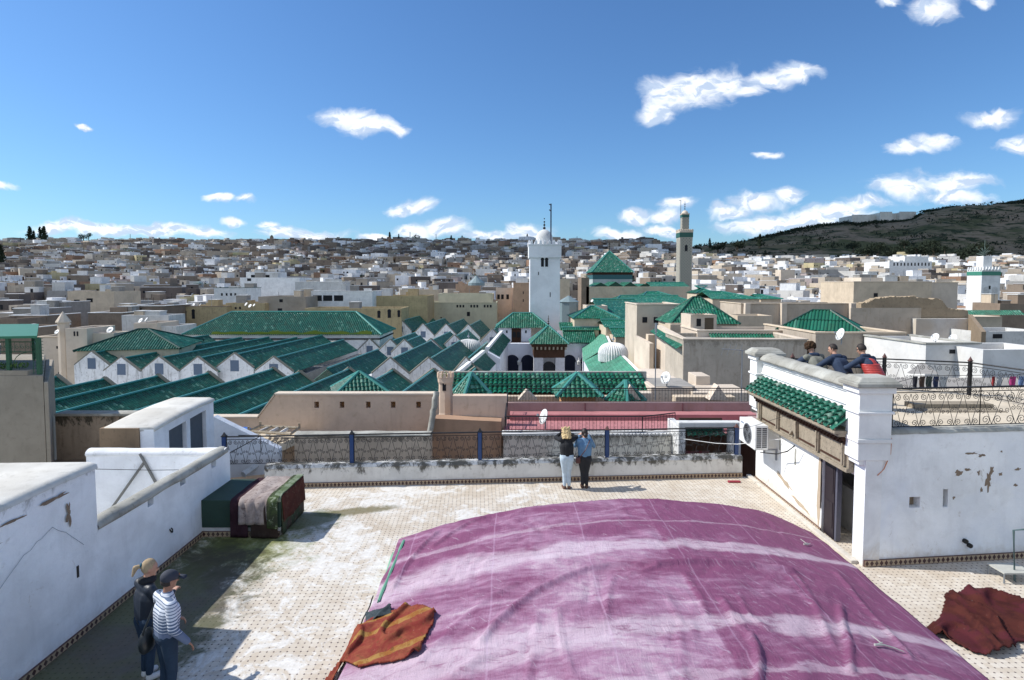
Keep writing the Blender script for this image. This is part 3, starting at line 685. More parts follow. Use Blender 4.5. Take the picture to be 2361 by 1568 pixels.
sp = thing('stairwell_parapet', 'white stairwell parapet with grey rounded coping and three small square holes beside the carpets', 'wall', (-6.8, 11, 0))
YE = 13.45; m = MB()
hy = [(G(0,0,0), 0)]; holes = []
for (u, v) in ((408, 1028), (420, 1111), (346, 1157)):
    pass
def wl_pt(u, v):
    r = ray(u, v); t = XL / r.x; return Vector((0, 0, CAMZ)) + r*t
hs = []
for (u0, u1, v0, v1) in ((487, 498, 1058, 1078), (415, 428, 1098, 1118), (340, 354, 1140, 1166)):
    a = wl_pt(u0, (v0+v1)/2); b = wl_pt(u1, (v0+v1)/2); z1 = wl_pt((u0+u1)/2, v0).z; z0 = wl_pt((u0+u1)/2, v1).z; hs.append((a.y, b.y, z0, z1))
def yzwall(m, x0, x1, y0, y1, z0, z1, holes):
    ys = sorted({y0, y1, *[h[0] for h in holes], *[h[1] for h in holes]})
    for a, b in zip(ys, ys[1:]):
        zs = [z0]
        for h in holes:
            if h[0] <= a+1e-6 and h[1] >= b-1e-6: zs += [h[2], h[3]]
        zs.append(z1)
        for k in range(0, len(zs), 2): m.box(x0, x1, a, b, zs[k], zs[k+1])
yzwall(m, XL-.26, XL, YB+.003, YE, -3, 1.52, hs)
m.box(-9.9, XL-.263, YE-.28, YE-.003, -3, 1.47); m.build('wall', lwm, sp)
def cope(path, w, mat, parent, seed=0., h=.10, name='coping'):
    m = MB(); rows = []; K = len(path)
    for k in range(K):
        p = Vector(path[k]); t = (Vector(path[min(k+1, K-1)]) - Vector(path[max(k-1, 0)])).normalized(); n = Vector((t.y, -t.x, 0)).normalized()
        rows.append([p + n*(w*math.cos(a)*1.0) + Vector((0, 0, h*math.sin(a) + .012*noise.noise(p*1.7 + Vector((a, seed, 0)))*2)) for a in [math.pi*(-.12 + 1.24*j/9) for j in range(10)]])
    m.grid(rows, close=True); return m.build(name, mat, parent, True)
for h_ in hs: box(XL-.24, XL-.16, h_[0]-.02, h_[1]+.02, h_[2]-.02, h_[3]+.02).build('hole_back', mud, sp)
cope([(XL-.13, YB + (YE-.1-YB)*k/30, 1.53) for k in range(31)], .155, concrete, sp)
cope([(-9.9 + (9.9+XL)*k/24, YE-.15, 1.50) for k in range(25)], .17, plaster('lime_coping', (.74, .75, .76), (.25, .25, .24), .3, 2.4, streak=0), sp, 3.)
skirting(Vector((XL, YB+.003, 0)), Vector((XL, 12.15, 0)), sp, .11, side=1)
m = MB(); m.tube([(XL+.01, 11.05 + .05*math.sin(k), .62+.05*math.cos(k*1.3)) for k in range(9)], .012, 4); m.build('loose_cable', iron, sp)
m = MB(); m.box(-9.9, XL-.26, YB, YE-.28, -.6, -.5); m.build('stair_floor', greyr, sp)
# two old rods leaning against the stairwell wall
for a, b in (((-8.62, YE-.32, 1.52), (-8.0, YE-.32, .30)), ((-8.55, YE-.31, 1.30), (-9.62, YE-.55, -.3))):
    o = MB().tube([a, b], .032, 5).build('leaning_timber', plain('grey_timber', (.16, .16, .15), .9)); 
    tag(o, 'grey timber leaning to the ' + ('right' if b[0] > -9 else 'left') + ' against the white stairwell wall', 'timber')

st = thing('stair_head_house', 'small white stair house with rounded flat roof, bare brown end and two dark doorways', 'house', (-9.5, 15, 0))
SF, SB = 14.05, 16.9; xa, xb = -10.15, -8.86
m = MB(); rows = []
for k in range(13):
    t = k/12; y = SF + (SB-SF)*t; zt = 1.90 + .16*t + .05*math.sin(t*3.1)
    rows.append([Vector((x, y + .03*noise.noise(Vector((x*3, t, 0))), z)) for x, z in ((xa-.04, zt-.1), (xa+.02, zt-.02), (xa+.15, zt+.02), (xb-.12, zt+.02), (xb+.02, zt-.02), (xb+.05, zt-.07), (xb+.02, zt-.1))])
m.grid(rows); m.slab([rows[0][k] for k in range(7)], (0, .02, 0)); m.slab([rows[-1][k] for k in range(7)], (0, -.02, 0)); m.build('roof', topm, st, True)
m = MB(); m.box(xa-.03, xb-.35, SF-.045, SF+.25, -3, 1.89); m.box(xa, xa+.2, SF+.25, SB, -3, 1.9); m.box(xa+.2, xb-.2, SB-.2, SB, -3, 1.98); m.build('end_wall', plaster('bare_mud_brick', (.27, .19, .12), (.13, .1, .07), .5, 2.), st)
m = MB(); m.box(xb-.35, xb, SF, SF+.62, -3, 1.86); m.box(xb-.14, xb, SF+1.42, SF+1.60, -3, 1.75); m.box(xb-.2, xb, SB-.42, SB, -3, 1.95); m.slab([Vector((xb, SF+.62, 1.66)), Vector((xb, SB-.42, 1.80)), Vector((xb, SB-.42, 1.98)), Vector((xb, SF+.62, 1.88))], (-.2, 0, 0)); m.build('side_wall', lwm, st, bevel=.01)
for a, b in ((SF+.66, SF+1.38), (SF+1.64, SB-.46)):
    box(xb-.16, xb-.10, a, b, -1, 1.74).build('door', plain('grey_blue_door', (.07, .09, .11), .6), st)
m = MB(); m.slab([Vector((xb-.02, SB, 1.5)), Vector((xb-.02, SB, -.4)), Vector((-7.2, 17.5, -.4)), Vector((-7.2, 17.5, .35))], (0, .25, 0)); m.build('sloping_wall', lwm, st)
m = MB(); m.tube([(-8.0, 16.6, 1.02), (-7.35, 16.6, 1.02), (-7.35, 16.6, .5)], .014, 5); m.tube([(-7.35, 16.6, 1.0), (-8.1, 16.2, .6)], .014, 5); m.build('handrail', iron, st)

bw = thing('stained_courtyard_wall', 'mud brown wall with black drip stains beside the grey plastered tower', 'wall', (-14, 19, 0))
bwm = plaster('dirty_mud_wall', (.40, .32, .24), (.10, .08, .06), .55, 1.1, streak=.5, top=(1.12, .9, .9))
m = MB(); x0, x1 = xat(116, 19), xat(330, 19); m.box(x0, x1, 19, 19.4, -6, 1.02); m.build('wall', bwm, bw); m = MB()
m.box(x0+.02, x1, 18.93, 19.45, 1.02, 1.12); m.build('coping', concrete, bw, bevel=.03)
box(x0, x1, 18.2, 18.995, -6, -.45).build('lower_wall', mud, bw)
gt = thing('grey_plaster_tower', 'grey plastered tower block with rooftop planters under the green pergola at the left edge', 'house', (-15, 17, 0))
gtm = plaster('grey_sand_render', (.34, .30, .24), (.18, .15, .12), .35, 1.2, streak=.25)
x1 = xat(103, 17.0); m = MB(); m.prism([(-20, 17.), (xat(92, 17.), 17.), (xat(99, 22), 22), (-26, 22)], -12, 2.72); m.prism([(xat(92, 17.)+.004, 17.003), (x1, 17.003), (xat(118, 22), 22), (xat(99, 22)+.004, 22)], -12, 2.52); m.build('wall', gtm, gt, bevel=.03)
m = MB(); m.box(-20, x1-.6, 17.0, 17.3, 2.72, 2.86); m.build('planter', gtm, gt)
m = MB()
for k in range(260):
    x = random.uniform(-17, x1-.7); y = random.uniform(17.02, 17.28); z = 2.86 + random.uniform(0, .16); a = random.uniform(0, 6.3); s_ = .05
    m.face([(x, y, z), (x+s_*math.cos(a), y+s_*math.sin(a), z+.05), (x, y, z+.09)])
m.build('plants', leaf, gt)
pg = thing('green_pergola', 'green iron pergola with flat green roof on top of the grey tower', 'pergola', (-15, 18, 2.8))
gpm = plain('green_painted_iron', (.02, .09, .045), .5)
px = xat(86, 17.1); zt = zat(779, 17.1)
m = MB(); pb_ = xat(80, 20.4); m.slab([Vector((px+.03, 17.0, zt)), Vector((-20, 17.0, zt-.1)), Vector((-24, 20.5, zt+.05)), Vector((pb_+.03, 20.5, zt+.1))], (0, 0, .07)); m.build('roof', plain('green_sheet', (.03, .17, .09), .5), pg)
for x, y in ((px, 17.08), (pb_, 20.3), (px-.9, 17.08), (-17.5, 17.08)):
    m = MB(); m.box(x-.05, x+.05, y-.05, y+.05, 2.74, zt); m.build('post', gpm, pg)
m = MB()
for z in (zt-.12, zt-.42): m.tube([(px, 17.08, z), (-19, 17.08, z)], .014, 4); m.tube([(px, 17.08, z), (pb_, 20.3, z)], .014, 4)
for k in range(30):
    x = px - k*.16; m.tube(spiral(Vector((x, 17.08, zt-.27)), Vector((1, 0, 0)), .07, 1.2, 1), .008, 3, cap=False); m.tube([(x-.08, 17.08, zt-.12), (x-.08, 17.08, zt-.42)], .006, 3)
for k in range(12):
    z = 2.8 + k*.09; 
    for x in (px-.18,): m.tube([(x, 17.08, z), (px, 17.08, z+.05)], .007, 3); m.tube([(px, 17.25, z), (px, 17.08, z+.05)], .007, 3)
m.tube([(px-.18, 17.08, 2.75), (px-.18, 17.08, zt-.42)], .01, 4)
m.tube([(px-.25 - .5*math.sin(a), 17.08, zt-.75 + .33*math.cos(a)) for a in [math.pi/2*k/8 for k in range(9)]], .012, 4)
m.build('trellis', gpm, pg)

# ------------------------------------------------------------------ bench box with carpets
bb = thing('green_storage_box', 'dark green painted masonry box on the terrace in the corner by the white parapet', 'box', (-6, 13, 0))
gb = plaster('dark_green_paint', (.035, .065, .05), (.05, .09, .035), .3, 1.5, streak=.1, rough=.6)
box(XL+.003, -5.0, 12.15, 13.5, .2, .80).build('box', gb, bb, bevel=.01)
box(XL+.003, -5.02, 12.17, 13.5, .12, .2).build('plinth', oldwhite, bb)
skirting(Vector((XL, 12.17, 0)), Vector((-5.02, 12.17, 0)), bb, .12, side=1); box(XL+.003, -5.03, 12.2, 13.48, 0, .12).build('foot', greyr, bb)
def drape(name, label, x0, x1, yback, yfront, zt, drop, mat, seed, slump=0., thick=.02, ripple=.03):
    """carpet lying along y over the top of the box, hanging over its front edge"""
    m = MB(); rows = []; uvs = []; N = 26; Mx = 26
    L1 = yback - yfront
    for i in range(N + 1):
        x = x0 + (x1-x0)*i/N; row = []; uv = []
        dr_ = drop * (1 + .07*noise.noise(Vector((x*2.2, seed, 0))))
        for j in range(Mx + 1):
            s = (L1 + dr_) * j/Mx
            rp = ripple * noise.noise(Vector((x*4 + seed, s*.8, seed)))
            if s < L1 - .08: p = Vector((x + .02*noise.noise(Vector((x, s*3, seed))), yback - s, zt + .012 + .5*abs(rp)))
            else:
                a = s - (L1 - .08)
                if a < .16: q = a/.16*math.pi/2; p = Vector((x, yfront+.08 - .1*math.sin(q) - abs(rp), zt + .012 - .1*(1-math.cos(q))))
                else: p = Vector((x + slump*(a-.16), yfront - .02 - abs(rp)*1.6, zt - .088 - (a-.16)))
            p.z = max(p.z, .015); row.append(p); uv.append(((x-x0), s))
        rows.append(row); uvs.append(uv)
    m.grid(rows, uvs); o = m.build(name, mat, None, True); s_ = o.modifiers.new('s', 'SOLIDIFY'); s_.thickness = thick; s_.offset = 1
    return tag(o, label, 'carpet', 'carpets airing on the green box')
def cloth(name, c1, c2, c3=None, sc=3., st=8.):
    if name in MATS: return MATS[name]
    m = bpy.data.materials.new(name); m.use_nodes = True; T = NT(m.node_tree); b = T.n['Principled BSDF']
    uv = T.node('ShaderNodeTexCoord').outputs['UV']; ge = T.node('ShaderNodeNewGeometry').outputs['Position']
    n = T.noise(ge, sc, 7, .7); c = T.mix(T.ss(n, .38, .62), c1, c2)
    if c3: c = T.mix(T.ss(T.noise(ge, sc*2.5, 5, .7, .5), .55, .66), c, c3)
    w = T.noise(T.v('MULTIPLY', uv, (st*4, st*.6, 1)), 1, 3, .6); c = T.mix(T.ss(w, .45, .7, 0, .35), c, tuple(x*.5 for x in c1))
    T.put(b, 'Base Color', c); b.inputs['Roughness'].default_value = .95; b.inputs['Specular IOR Level'].default_value = .1
    T.put(b, 'Normal', T.bump(T.m('ADD', w, n), .5, .01)); MATS[name] = m; return m
drape('carpet', 'dark burgundy carpet hanging over the left part of the green box', -6.05, -5.68, 13.5, 12.13, .80, .78, cloth('burgundy_wool', (.035, .016, .022), (.055, .028, .035)), 1.)
drape('carpet', 'faded beige grey wool carpet folded over the middle of the green box', -5.84, -5.12, 13.5, 12.09, .83, .50, cloth('beige_wool', (.40, .34, .31), (.27, .22, .20), (.15, .11, .10)), 2., ripple=.06)
drape('carpet', 'moss green worn carpet draped over the box between the beige and the red ones', -5.22, -5.0, 13.5, 12.04, .86, .62, cloth('mossy_wool', (.07, .10, .04), (.04, .045, .03), (.30, .34, .24)), 3., ripple=.05)
drape('carpet', 'dark brown carpet hanging low on the front of the box under the beige one', -5.60, -5.02, 13.5, 12.10, .81, .80, cloth('brown_wool', (.045, .03, .025), (.07, .05, .04)), 6.)
m = MB()
def sidecloth(name, label, x, y0, y1, z0, z1, mat, seed):
    m = MB(); rows = []
    for i in range(25):
        y = y0 + (y1-y0)*i/24; row = [Vector((x-.25, y, z1+.01))]
        for j in range(9): z = z1 + (z0*(1+.2*noise.noise(Vector((y*2, seed, 1)))) - z1)*j/8; row.append(Vector((x + .03*noise.noise(Vector((y*5, z, seed))) + .03*j/8, y, z)))
        rows.append(row)
    m.grid(rows, [[(p.y, p.z) for p in r] for r in rows]); o = m.build(name, mat, None, True); s_ = o.modifiers.new('s', 'SOLIDIFY'); s_.thickness = .02; tag(o, label, 'carpet', 'carpets airing on the green box')
sidecloth('carpet', 'brick red carpet hanging down the right side of the green box', -4.97, 12.2, 13.5, .30, .88, cloth('red_wool', (.10, .034, .026), (.07, .025, .02), (.12, .07, .05)), 3.)
sidecloth('carpet', 'green patterned carpet hanging lowest on the right side of the box', -4.995, 12.2, 13.5, .03, .84, cloth('green_pattern_wool', (.05, .07, .04), (.09, .06, .05), (.13, .14, .10)), 5.)
drape('carpet', 'pale green carpet edge lying topmost on the right end of the box', -5.12, -4.97, 13.5, 12.15, .885, .10, cloth('pale_green_wool', (.26, .30, .22), (.09, .13, .06)), 4.)

# ------------------------------------------------------------------ purple tarpaulin over the arched skylight
TX0, TX1 = -2.28, 6.28
def tarp_z(X, Y):
    c = (X - 2.0) / 4.28; c = max(-1, min(1, c)); return .27 + .63 * (1 - abs(c)**2.1)
def on_tarp(u, v):
    p = G(u, v, .8)
    for _ in range(8): p = G(u, v, tarp_z(p.x, p.y))
    return p
def z8(pts): return [on_tarp(749 + x*.41483, 1123.5 + y*.41483) for x, y in pts]
def zr(pts): return [on_tarp(1668.5 + x*.30164, 1094.7 + y*.30164) for x, y in pts]
FOLDS = [(z8([(375, 560), (430, 460), (500, 370), (610, 260)]), .055, .07), (z8([(600, 330), (700, 260), (790, 205), (875, 175)]), .055, .07),
 (z8([(865, 865), (950, 760), (1050, 670), (1160, 590), (1300, 520), (1460, 455), (1600, 430), (1850, 430), (2100, 415), (2361, 430), (2600, 470)]), .07, .09),
 (z8([(530, 970), (700, 800), (880, 640), (1050, 540)]), .03, .10), (z8([(1560, 740), (1570, 620), (1600, 500)]), .03, .05), (z8([(1690, 480), (1760, 470), (1850, 440)]), .04, .05),
 (z8([(700, 1050), (850, 960), (1120, 860)]), .025, .09), (z8([(1120, 1060), (1150, 940), (1180, 700)]), .022, .06), (z8([(1290, 680), (1310, 840), (1370, 1040)]), .028, .06),
 (z8([(1960, 800), (2000, 1070)]), .02, .05), (z8([(2200, 620), (2280, 760), (2340, 800)]), .035, .05), (z8([(2000, 480), (2080, 600), (2120, 720)]), .03, .05), (z8([(1900, 600), (1980, 760)]), .02, .05),
 (zr([(560, 780), (680, 960), (760, 1150), (830, 1300)]), .035, .06), (zr([(870, 760), (980, 900), (1120, 1050), (1300, 1250), (1420, 1400)]), .04, .06), (zr([(890, 1000), (910, 1150), (960, 1300), (970, 1500)]), .06, .06),
 (zr([(200, 1230), (250, 1330), (270, 1450), (260, 1600)]), .07, .07), (zr([(0, 960), (80, 1070), (160, 1150)]), .035, .05), (zr([(120, 930), (200, 1090), (330, 1180)]), .03, .05), (zr([(500, 780), (640, 960), (800, 1090)]), .03, .06),
 (zr([(960, 1310), (1100, 1330), (1300, 1340), (1500, 1380)]), .03, .08), (zr([(0, 1370), (200, 1380), (420, 1400)]), .03, .07), (z8([(60, 760), (500, 690), (1000, 560)]), .0, .1),
 (z8([(1500, 380), (1650, 400), (1850, 405)]), .03, .06), (z8([(980, 330), (1180, 240), (1400, 190)]), .015, .04)]
import bisect
def seg_d(px, py, a, b):
    dx, dy = b.x-a.x, b.y-a.y; t = ((px-a.x)*dx + (py-a.y)*dy) / (dx*dx + dy*dy + 1e-9); t = 0 if t < 0 else 1 if t > 1 else t
    ex_, ey_ = px-a.x-t*dx, py-a.y-t*dy; return ex_*ex_ + ey_*ey_, dx*ey_ - dy*ex_
SEGS = []
for pts, amp, wd in FOLDS:
    n = len(pts) - 1
    for i, (a, b) in enumerate(zip(pts, pts[1:])): SEGS.append((a, b, amp, wd, i == 0, i == n-1, min(a.x, b.x)-3*wd, max(a.x, b.x)+3*wd, min(a.y, b.y)-3*wd, max(a.y, b.y)+3*wd, id(pts)))
def tarp_h(X, Y):
    z = tarp_z(X, Y); best = {}
    for (a, b, amp, wd, f0, f1, xl, xh, yl, yh, key) in SEGS:
        if xl < X < xh and yl < Y < yh:
            d2, side = seg_d(X, Y, a, b)
            if key not in best or d2 < best[key][0]: best[key] = (d2, side, amp, wd)
    for d2, side, amp, wd in best.values(): d = math.sqrt(d2) / wd; z += 1.05*amp * math.exp(-d*d*2.2) * (1 - .5*d*0)
    z += .018 * noise.fractal(Vector((X*.9, Y*1.6, 1)), 1., 2., 4)
    z += .008 * (1 - abs(noise.noise(Vector((X*3 + 2*noise.noise(Vector((X, Y, 2))), Y*1.3, 4)))) * 4)
    z += .014 * (1 - abs(noise.noise(Vector((X*1.1 - Y*.9, Y*.35 + X*.3, 9)))) * 5) * (.5 + noise.noise(Vector((X*.4, Y*.4, 11))))
    return z
m = MB(); rows = []; uvs = []; NX, NY = 190, 210
for j in range(NY + 1):
    row = []; uv = []
    for i in range(NX + 1):
        s = i/NX; xm = TX0 + (TX1-TX0)*s
        yb = 11.45 + (xm - TX0) * (.95/(TX1-TX0)) - .16*(1-abs((xm-2)/4.28)**2)*0 - .5*max(0., (xm-5.2))**2
        y = 4.4 + (yb - 4.4) * j/NY
        x = xm + .03*noise.noise(Vector((y*1.2, s*3, 8)))
        row.append(Vector((x, y + .02*noise.noise(Vector((x*1.5, 1, 8)))*(j/NY), tarp_h(x, y)))); uv.append((xm, y))
    rows.append(row); uvs.append(uv)
# turned-down hems
last = rows[-1]; rows.append([p + Vector((0, .02, -.05)) for p in last]); uvs.append(uvs[-1])
rows.append([p + Vector((0, .03, -.10)) for p in last]); uvs.append(uvs[-1])
rows = [[Vector((r[0].x-.05, r[0].y, r[0].z-.16))] + r + [Vector((r[-1].x+.03, r[-1].y, .02))] for r in rows]; uvs = [[u_[0]] + u_ + [u_[-1]] for u_ in uvs]
m.grid(rows, uvs)
tm_ = bpy.data.materials.new('faded_purple_tarpaulin'); tm_.use_nodes = True; T = NT(tm_.node_tree); b_ = T.n['Principled BSDF']
ux, uy, _ = T.sep(T.node('ShaderNodeTexCoord').outputs['UV']); uvv = T.comb(ux, uy, 0)
n1 = T.noise(T.v('MULTIPLY', uvv, (.55, 1.5, 1)), 1.1, 9, .68, .8); n2 = T.noise(T.v('MULTIPLY', uvv, (1, 3.2, 1)), 3., 9, .72, 1.); n3 = T.noise(uvv, .5, 3, .5)
pn = T.node('ShaderNodeTexWhiteNoise', noise_dimensions='1D'); T.put(pn, 'W', T.m('FLOOR', T.m('MULTIPLY', T.m('ADD', ux, 10.), .62)))
right = T.m('ADD', T.m('ADD', T.ss(ux, .28, .34, -.02, -.05), T.ss(ux, 2.66, 2.74, 0, .125)), T.ss(T.m('SUBTRACT', uy, T.m('MULTIPLY', ux, .11)), 9.7, 10.4, 0., .05))
fade = T.m('SUBTRACT', T.m('ADD', T.m('ADD', T.m('MULTIPLY', n1, .75), T.m('MULTIPLY', n2, .25)), T.m('MULTIPLY', T.m('SUBTRACT', pn.outputs[0], .5), .03)), right)
c = T.mix(T.ss(fade, .42, .60), (.205, .068, .140), (.35, .195, .29))
c = T.mix(T.ss(fade, .55, .70, 0, .8), c, (.53, .42, .48))
def yband(y0, w_, wob, s):   # pale creases running across the tarp, parallel to its far edge
    q = T.m('SUBTRACT', T.m('SUBTRACT', uy, T.m('MULTIPLY', ux, .112)), y0); q = T.m('ADD', q, T.m('MULTIPLY', T.m('SUBTRACT', T.noise(uvv, 1.2, 4, .5), .5), wob))
    return T.ss(T.m('ABSOLUTE', q), w_*.55, w_, s, 0)
wvar = T.ss(ux, -2, 3.2, 1.75, .7)
def yband(y0, w_, wob, s):
    q = T.m('SUBTRACT', T.m('SUBTRACT', uy, T.m('MULTIPLY', ux, .112)), y0); q = T.m('ADD', q, T.m('MULTIPLY', T.m('SUBTRACT', T.noise(T.v('MULTIPLY', uvv, (.8, 1.6, 1)), 1.1, 5, .6), .5), wob))
    q = T.m('DIVIDE', T.m('ABSOLUTE', q), wvar); return T.ss(q, w_*.45, w_*1.2, s, 0)
for y0, w_, wob, s in ((9.60, .25, .7, .62), (10.6, .05, .4, .35), (7.25, .27, .7, .62), (6.3, .12, .9, .4)):
    k = T.m('MULTIPLY', yband(y0, w_, wob, s), T.ss(n2, .34, .50, .35, 1)); c = T.mix(k, c, (.60, .50, .56))
st = T.noise(T.v('MULTIPLY', uvv, (6., 1.0, 1)), 2.2, 8, .75, 1.6)
c = T.mix(T.ss(st, .62, .74, 0, .4), c, (.60, .52, .62))
sc_ = T.noise(T.v('MULTIPLY', T.comb(T.m('ADD', ux, T.m('MULTIPLY', uy, .7)), uy, 0), (2.4, .5, 1)), 5, 6, .75, .5); c = T.mix(T.ss(sc_, .60, .68, 0, .35), c, (.62, .58, .63)); rub = T.noise(T.v('MULTIPLY', T.comb(T.m('ADD', ux, T.m('MULTIPLY', uy, .45)), uy, 0), (5., .9, 1)), 1.3, 10, .8, 2.2); c = T.mix(T.m('MULTIPLY', T.ss(rub, .55, .68, 0, .5), T.ss(ux, 1., 3., .15, 1.)), c, (.52, .47, .55))
c = T.mix(T.ss(T.noise(uvv, 7, 5, .6), .72, .76, 0, .7), c, (.40, .17, .12))
seam = T.m('ABSOLUTE', T.m('SUBTRACT', T.m('FRACT', T.m('MULTIPLY', T.m('ADD', ux, 10.), .62)), .5)); c = T.mix(T.ss(seam, .488, .496, 0, .2), c, (.62, .45, .6))
T.put(b_, 'Base Color', c); b_.inputs['Roughness'].default_value = .75; b_.inputs['Specular IOR Level'].default_value = .2
cr = T.node('ShaderNodeTexVoronoi', feature='DISTANCE_TO_EDGE'); T.put(cr, 'Vector', T.v('ADD', T.v('MULTIPLY', uvv, (1, .6, 1)), T.v('MULTIPLY', T.comb(n1, n2, 0), (.6, .6, 0)))); T.put(cr, 'Scale', 1.7)
T.put(b_, 'Normal', T.bump(T.m('ADD', T.m('MULTIPLY', T.ss(cr.outputs[0], 0, .25, 1, 0), .10), T.m('ADD', T.m('MULTIPLY', st, .6), T.m('MULTIPLY', n2, .7))), .9, .03))
tp = m.build('tarpaulin', tm_, None, True); tag(tp, 'large faded purple tarpaulin stretched over the arched skylight on the terrace', 'tarpaulin')
gs = thing('arched_skylight', 'low arched skylight under the purple tarpaulin with a green sheet edge showing at left', 'skylight', (2, 8, 0))
m = MB(); pts = [Vector((TX0+.1 + (TX1-TX0-.2)*k/16, 11.3 + .9*k/16, tarp_z(TX0+.1 + (TX1-TX0-.2)*k/16, 0) - .12)) for k in range(17)]
m.slab([Vector((TX0+.1, 11.3, 0)), *pts, Vector((TX1-.1, 12.2, 0))], (0, -6.8, 0)); m.build('skylight_body', greyr, gs)
m = MB(); m.slab([Vector((TX0-.15, 11.3, .015)), Vector((TX0+.10, 11.3, .33)), Vector((TX0+.10, 9.1, .33)), Vector((TX0-.02, 9.1, .05))], (.03, 0, -.01)); m.build('green_sheet', plain('pale_green_sheet', (.13, .34, .22), .5), gs)
# rope along the left hem, with a tied loop
rp_ = MB(); rp_.tube([(TX0-.07 + .01*math.sin(k), 4.6 + k*.1, tarp_z(TX0, 0) - .10) for k in range(50)], .012, 4); o = rp_.build('tarp_rope', iron); tag(o, 'thin black rope running along the left hem of the purple tarpaulin', 'rope')
# rugs
def rug(name, label, outline, zf, mat, seed, fold=.05, n=70):
    """cloth with an irregular outline laid over a height function; folds from ridged noise"""
    xs = [p.x for p in outline]; ys = [p.y for p in outline]; x0, x1, y0, y1 = min(xs), max(xs), min(ys), max(ys)
    def inside(x, y):
        c = False
        for i in range(len(outline)):
            a, b = outline[i-1], outline[i]
            if (a.y > y) != (b.y > y) and x < (b.x-a.x)*(y-a.y)/(b.y-a.y) + a.x: c = not c
        return c
    m = MB(); idx = {}; 
    def vid(i, j):
        if (i, j) not in idx:
            x = x0 + (x1-x0)*i/n; y = y0 + (y1-y0)*j/n; q = noise.noise(Vector((x*1.6 + seed, y*1.6, seed))) ; r = 1 - min(1, abs(noise.noise(Vector((x*1.9 + seed*2 + .4*q, y*1.1 - x*.8, seed)))) * 5)
            idx[(i, j)] = len(m.v); m.v.append((x, y, zf(x, y) + .025 + fold*max(0, r)**2 + .02*abs(q)))
        return idx[(i, j)]
    for i in range(n):
        for j in range(n):
            if inside(x0 + (x1-x0)*(i+.5)/n + .012*noise.noise(Vector((i*.7, j*.7, 1))), y0 + (y1-y0)*(j+.5)/n):
                m.f.append((vid(i, j), vid(i+1, j), vid(i+1, j+1), vid(i, j+1))); m.mi.append(0)
                m.uv.append([((x0 + (x1-x0)*a/n), (y0 + (y1-y0)*b/n)) for a, b in ((i, j), (i+1, j), (i+1, j+1), (i, j+1))])
    o = m.build(name, mat, None, True); s_ = o.modifiers.new('s', 'SOLIDIFY'); s_.thickness = .018; s_.offset = 1
    return tag(o, label, 'rug')
rg = bpy.data.materials.new('brown_red_rug'); rg.use_nodes = True; T = NT(rg.node_tree); b_ = T.n['Principled BSDF']; ge = T.node('ShaderNodeNewGeometry').outputs['Position']
n = T.noise(ge, 3.2, 8, .7, .6); c = T.mix(T.ss(n, .4, .6), (.048, .012, .011), (.075, .020, .015)); c = T.mix(T.ss(T.noise(ge, 1.4, 4, .6, .5), .5, .62, 0, .8), c, (.075, .015, .022))
c = T.mix(T.ss(T.noise(ge, 11, 6, .8, .8), .57, .63, 0, .8), c, (.03, .012, .012)); c = T.mix(T.ss(T.noise(ge, 40, 2, .5), .76, .79, 0, 1), c, (.4, .35, .3))
T.put(b_, 'Base Color', c); b_.inputs['Roughness'].default_value = .9; b_.inputs['Specular IOR Level'].default_value = .15; T.put(b_, 'Normal', T.bump(T.noise(ge, 60, 4, .7), .6, .01))
ol = [G(u, v, .04) for u, v in ((2178, 1378), (2200, 1372), (2230, 1362), (2262, 1356), (2300, 1364), (2345, 1385), (2420, 1410), (2420, 1480), (2345, 1478), (2330, 1502), (2285, 1512), (2240, 1500), (2200, 1480), (2150, 1462), (2125, 1456), (2148, 1438), (2166, 1425), (2176, 1400))]
rug('rug', 'crumpled dark red brown rug lying on the tiled floor at right of the tarpaulin', ol, lambda x, y: 0., rg, 3.3, .13)
og = bpy.data.materials.new('orange_kilim'); og.use_nodes = True; T = NT(og.node_tree); b_ = T.n['Principled BSDF']; ge = T.node('ShaderNodeNewGeometry').outputs['Position']
ux, uy, _ = T.sep(ge); e_ = T.m('ADD', T.m('SUBTRACT', uy, T.m('MULTIPLY', ux, .28)), T.m('MULTIPLY', T.m('SUBTRACT', T.noise(ge, 4, 4, .6), .5), .12))
n = T.noise(ge, 5, 8, .75, .5); c = T.mix(T.ss(n, .4, .6), (.19, .035, .028), (.24, .07, .04))
for y0, w_ in ((8.72, .07), (8.02, .07), (9.05, .04)): c = T.mix(T.ss(T.m('ABSOLUTE', T.m('SUBTRACT', e_, y0)), w_*.7, w_, .9, 0), c, T.mix(T.ss(n, .42, .55), (.26, .11, .03), (.32, .19, .06)))
c = T.mix(T.ss(T.noise(ge, 8, 6, .8, 1.), .56, .62, 0, .7), c, (.10, .055, .02)); c = T.mix(T.ss(T.noise(ge, 50, 2, .5), .75, .79), c, (.5, .4, .35))
T.put(b_, 'Base Color', c); b_.inputs['Roughness'].default_value = .95; b_.inputs['Specular IOR Level'].default_value = .1; T.put(b_, 'Normal', T.bump(T.noise(ge, 60, 4, .7), .6, .01))
def onz(x, y): return tarp_h(max(x, TX0), y) if x > TX0 - .02 else max(.02, tarp_z(TX0, y) - (TX0 - x)*1.4)
ol = [on_tarp(u, v) for u, v in ((844, 1440), (870, 1422), (905, 1412), (970, 1402), (1002, 1415), (998, 1445), (972, 1490), (970, 1510), (930, 1525), (880, 1532), (830, 1545))] + [Vector((-2.42, 7.75, 0)), Vector((-2.5, 7.3, 0)), Vector((-2.52, 7.2, 0)), Vector((-2.56, 7.6, 0)), Vector((-2.42, 8.3, 0))]
rug('kilim_rug', 'orange and red patterned kilim thrown over the left edge of the purple tarpaulin', ol, onz, og, 8.1, .10)
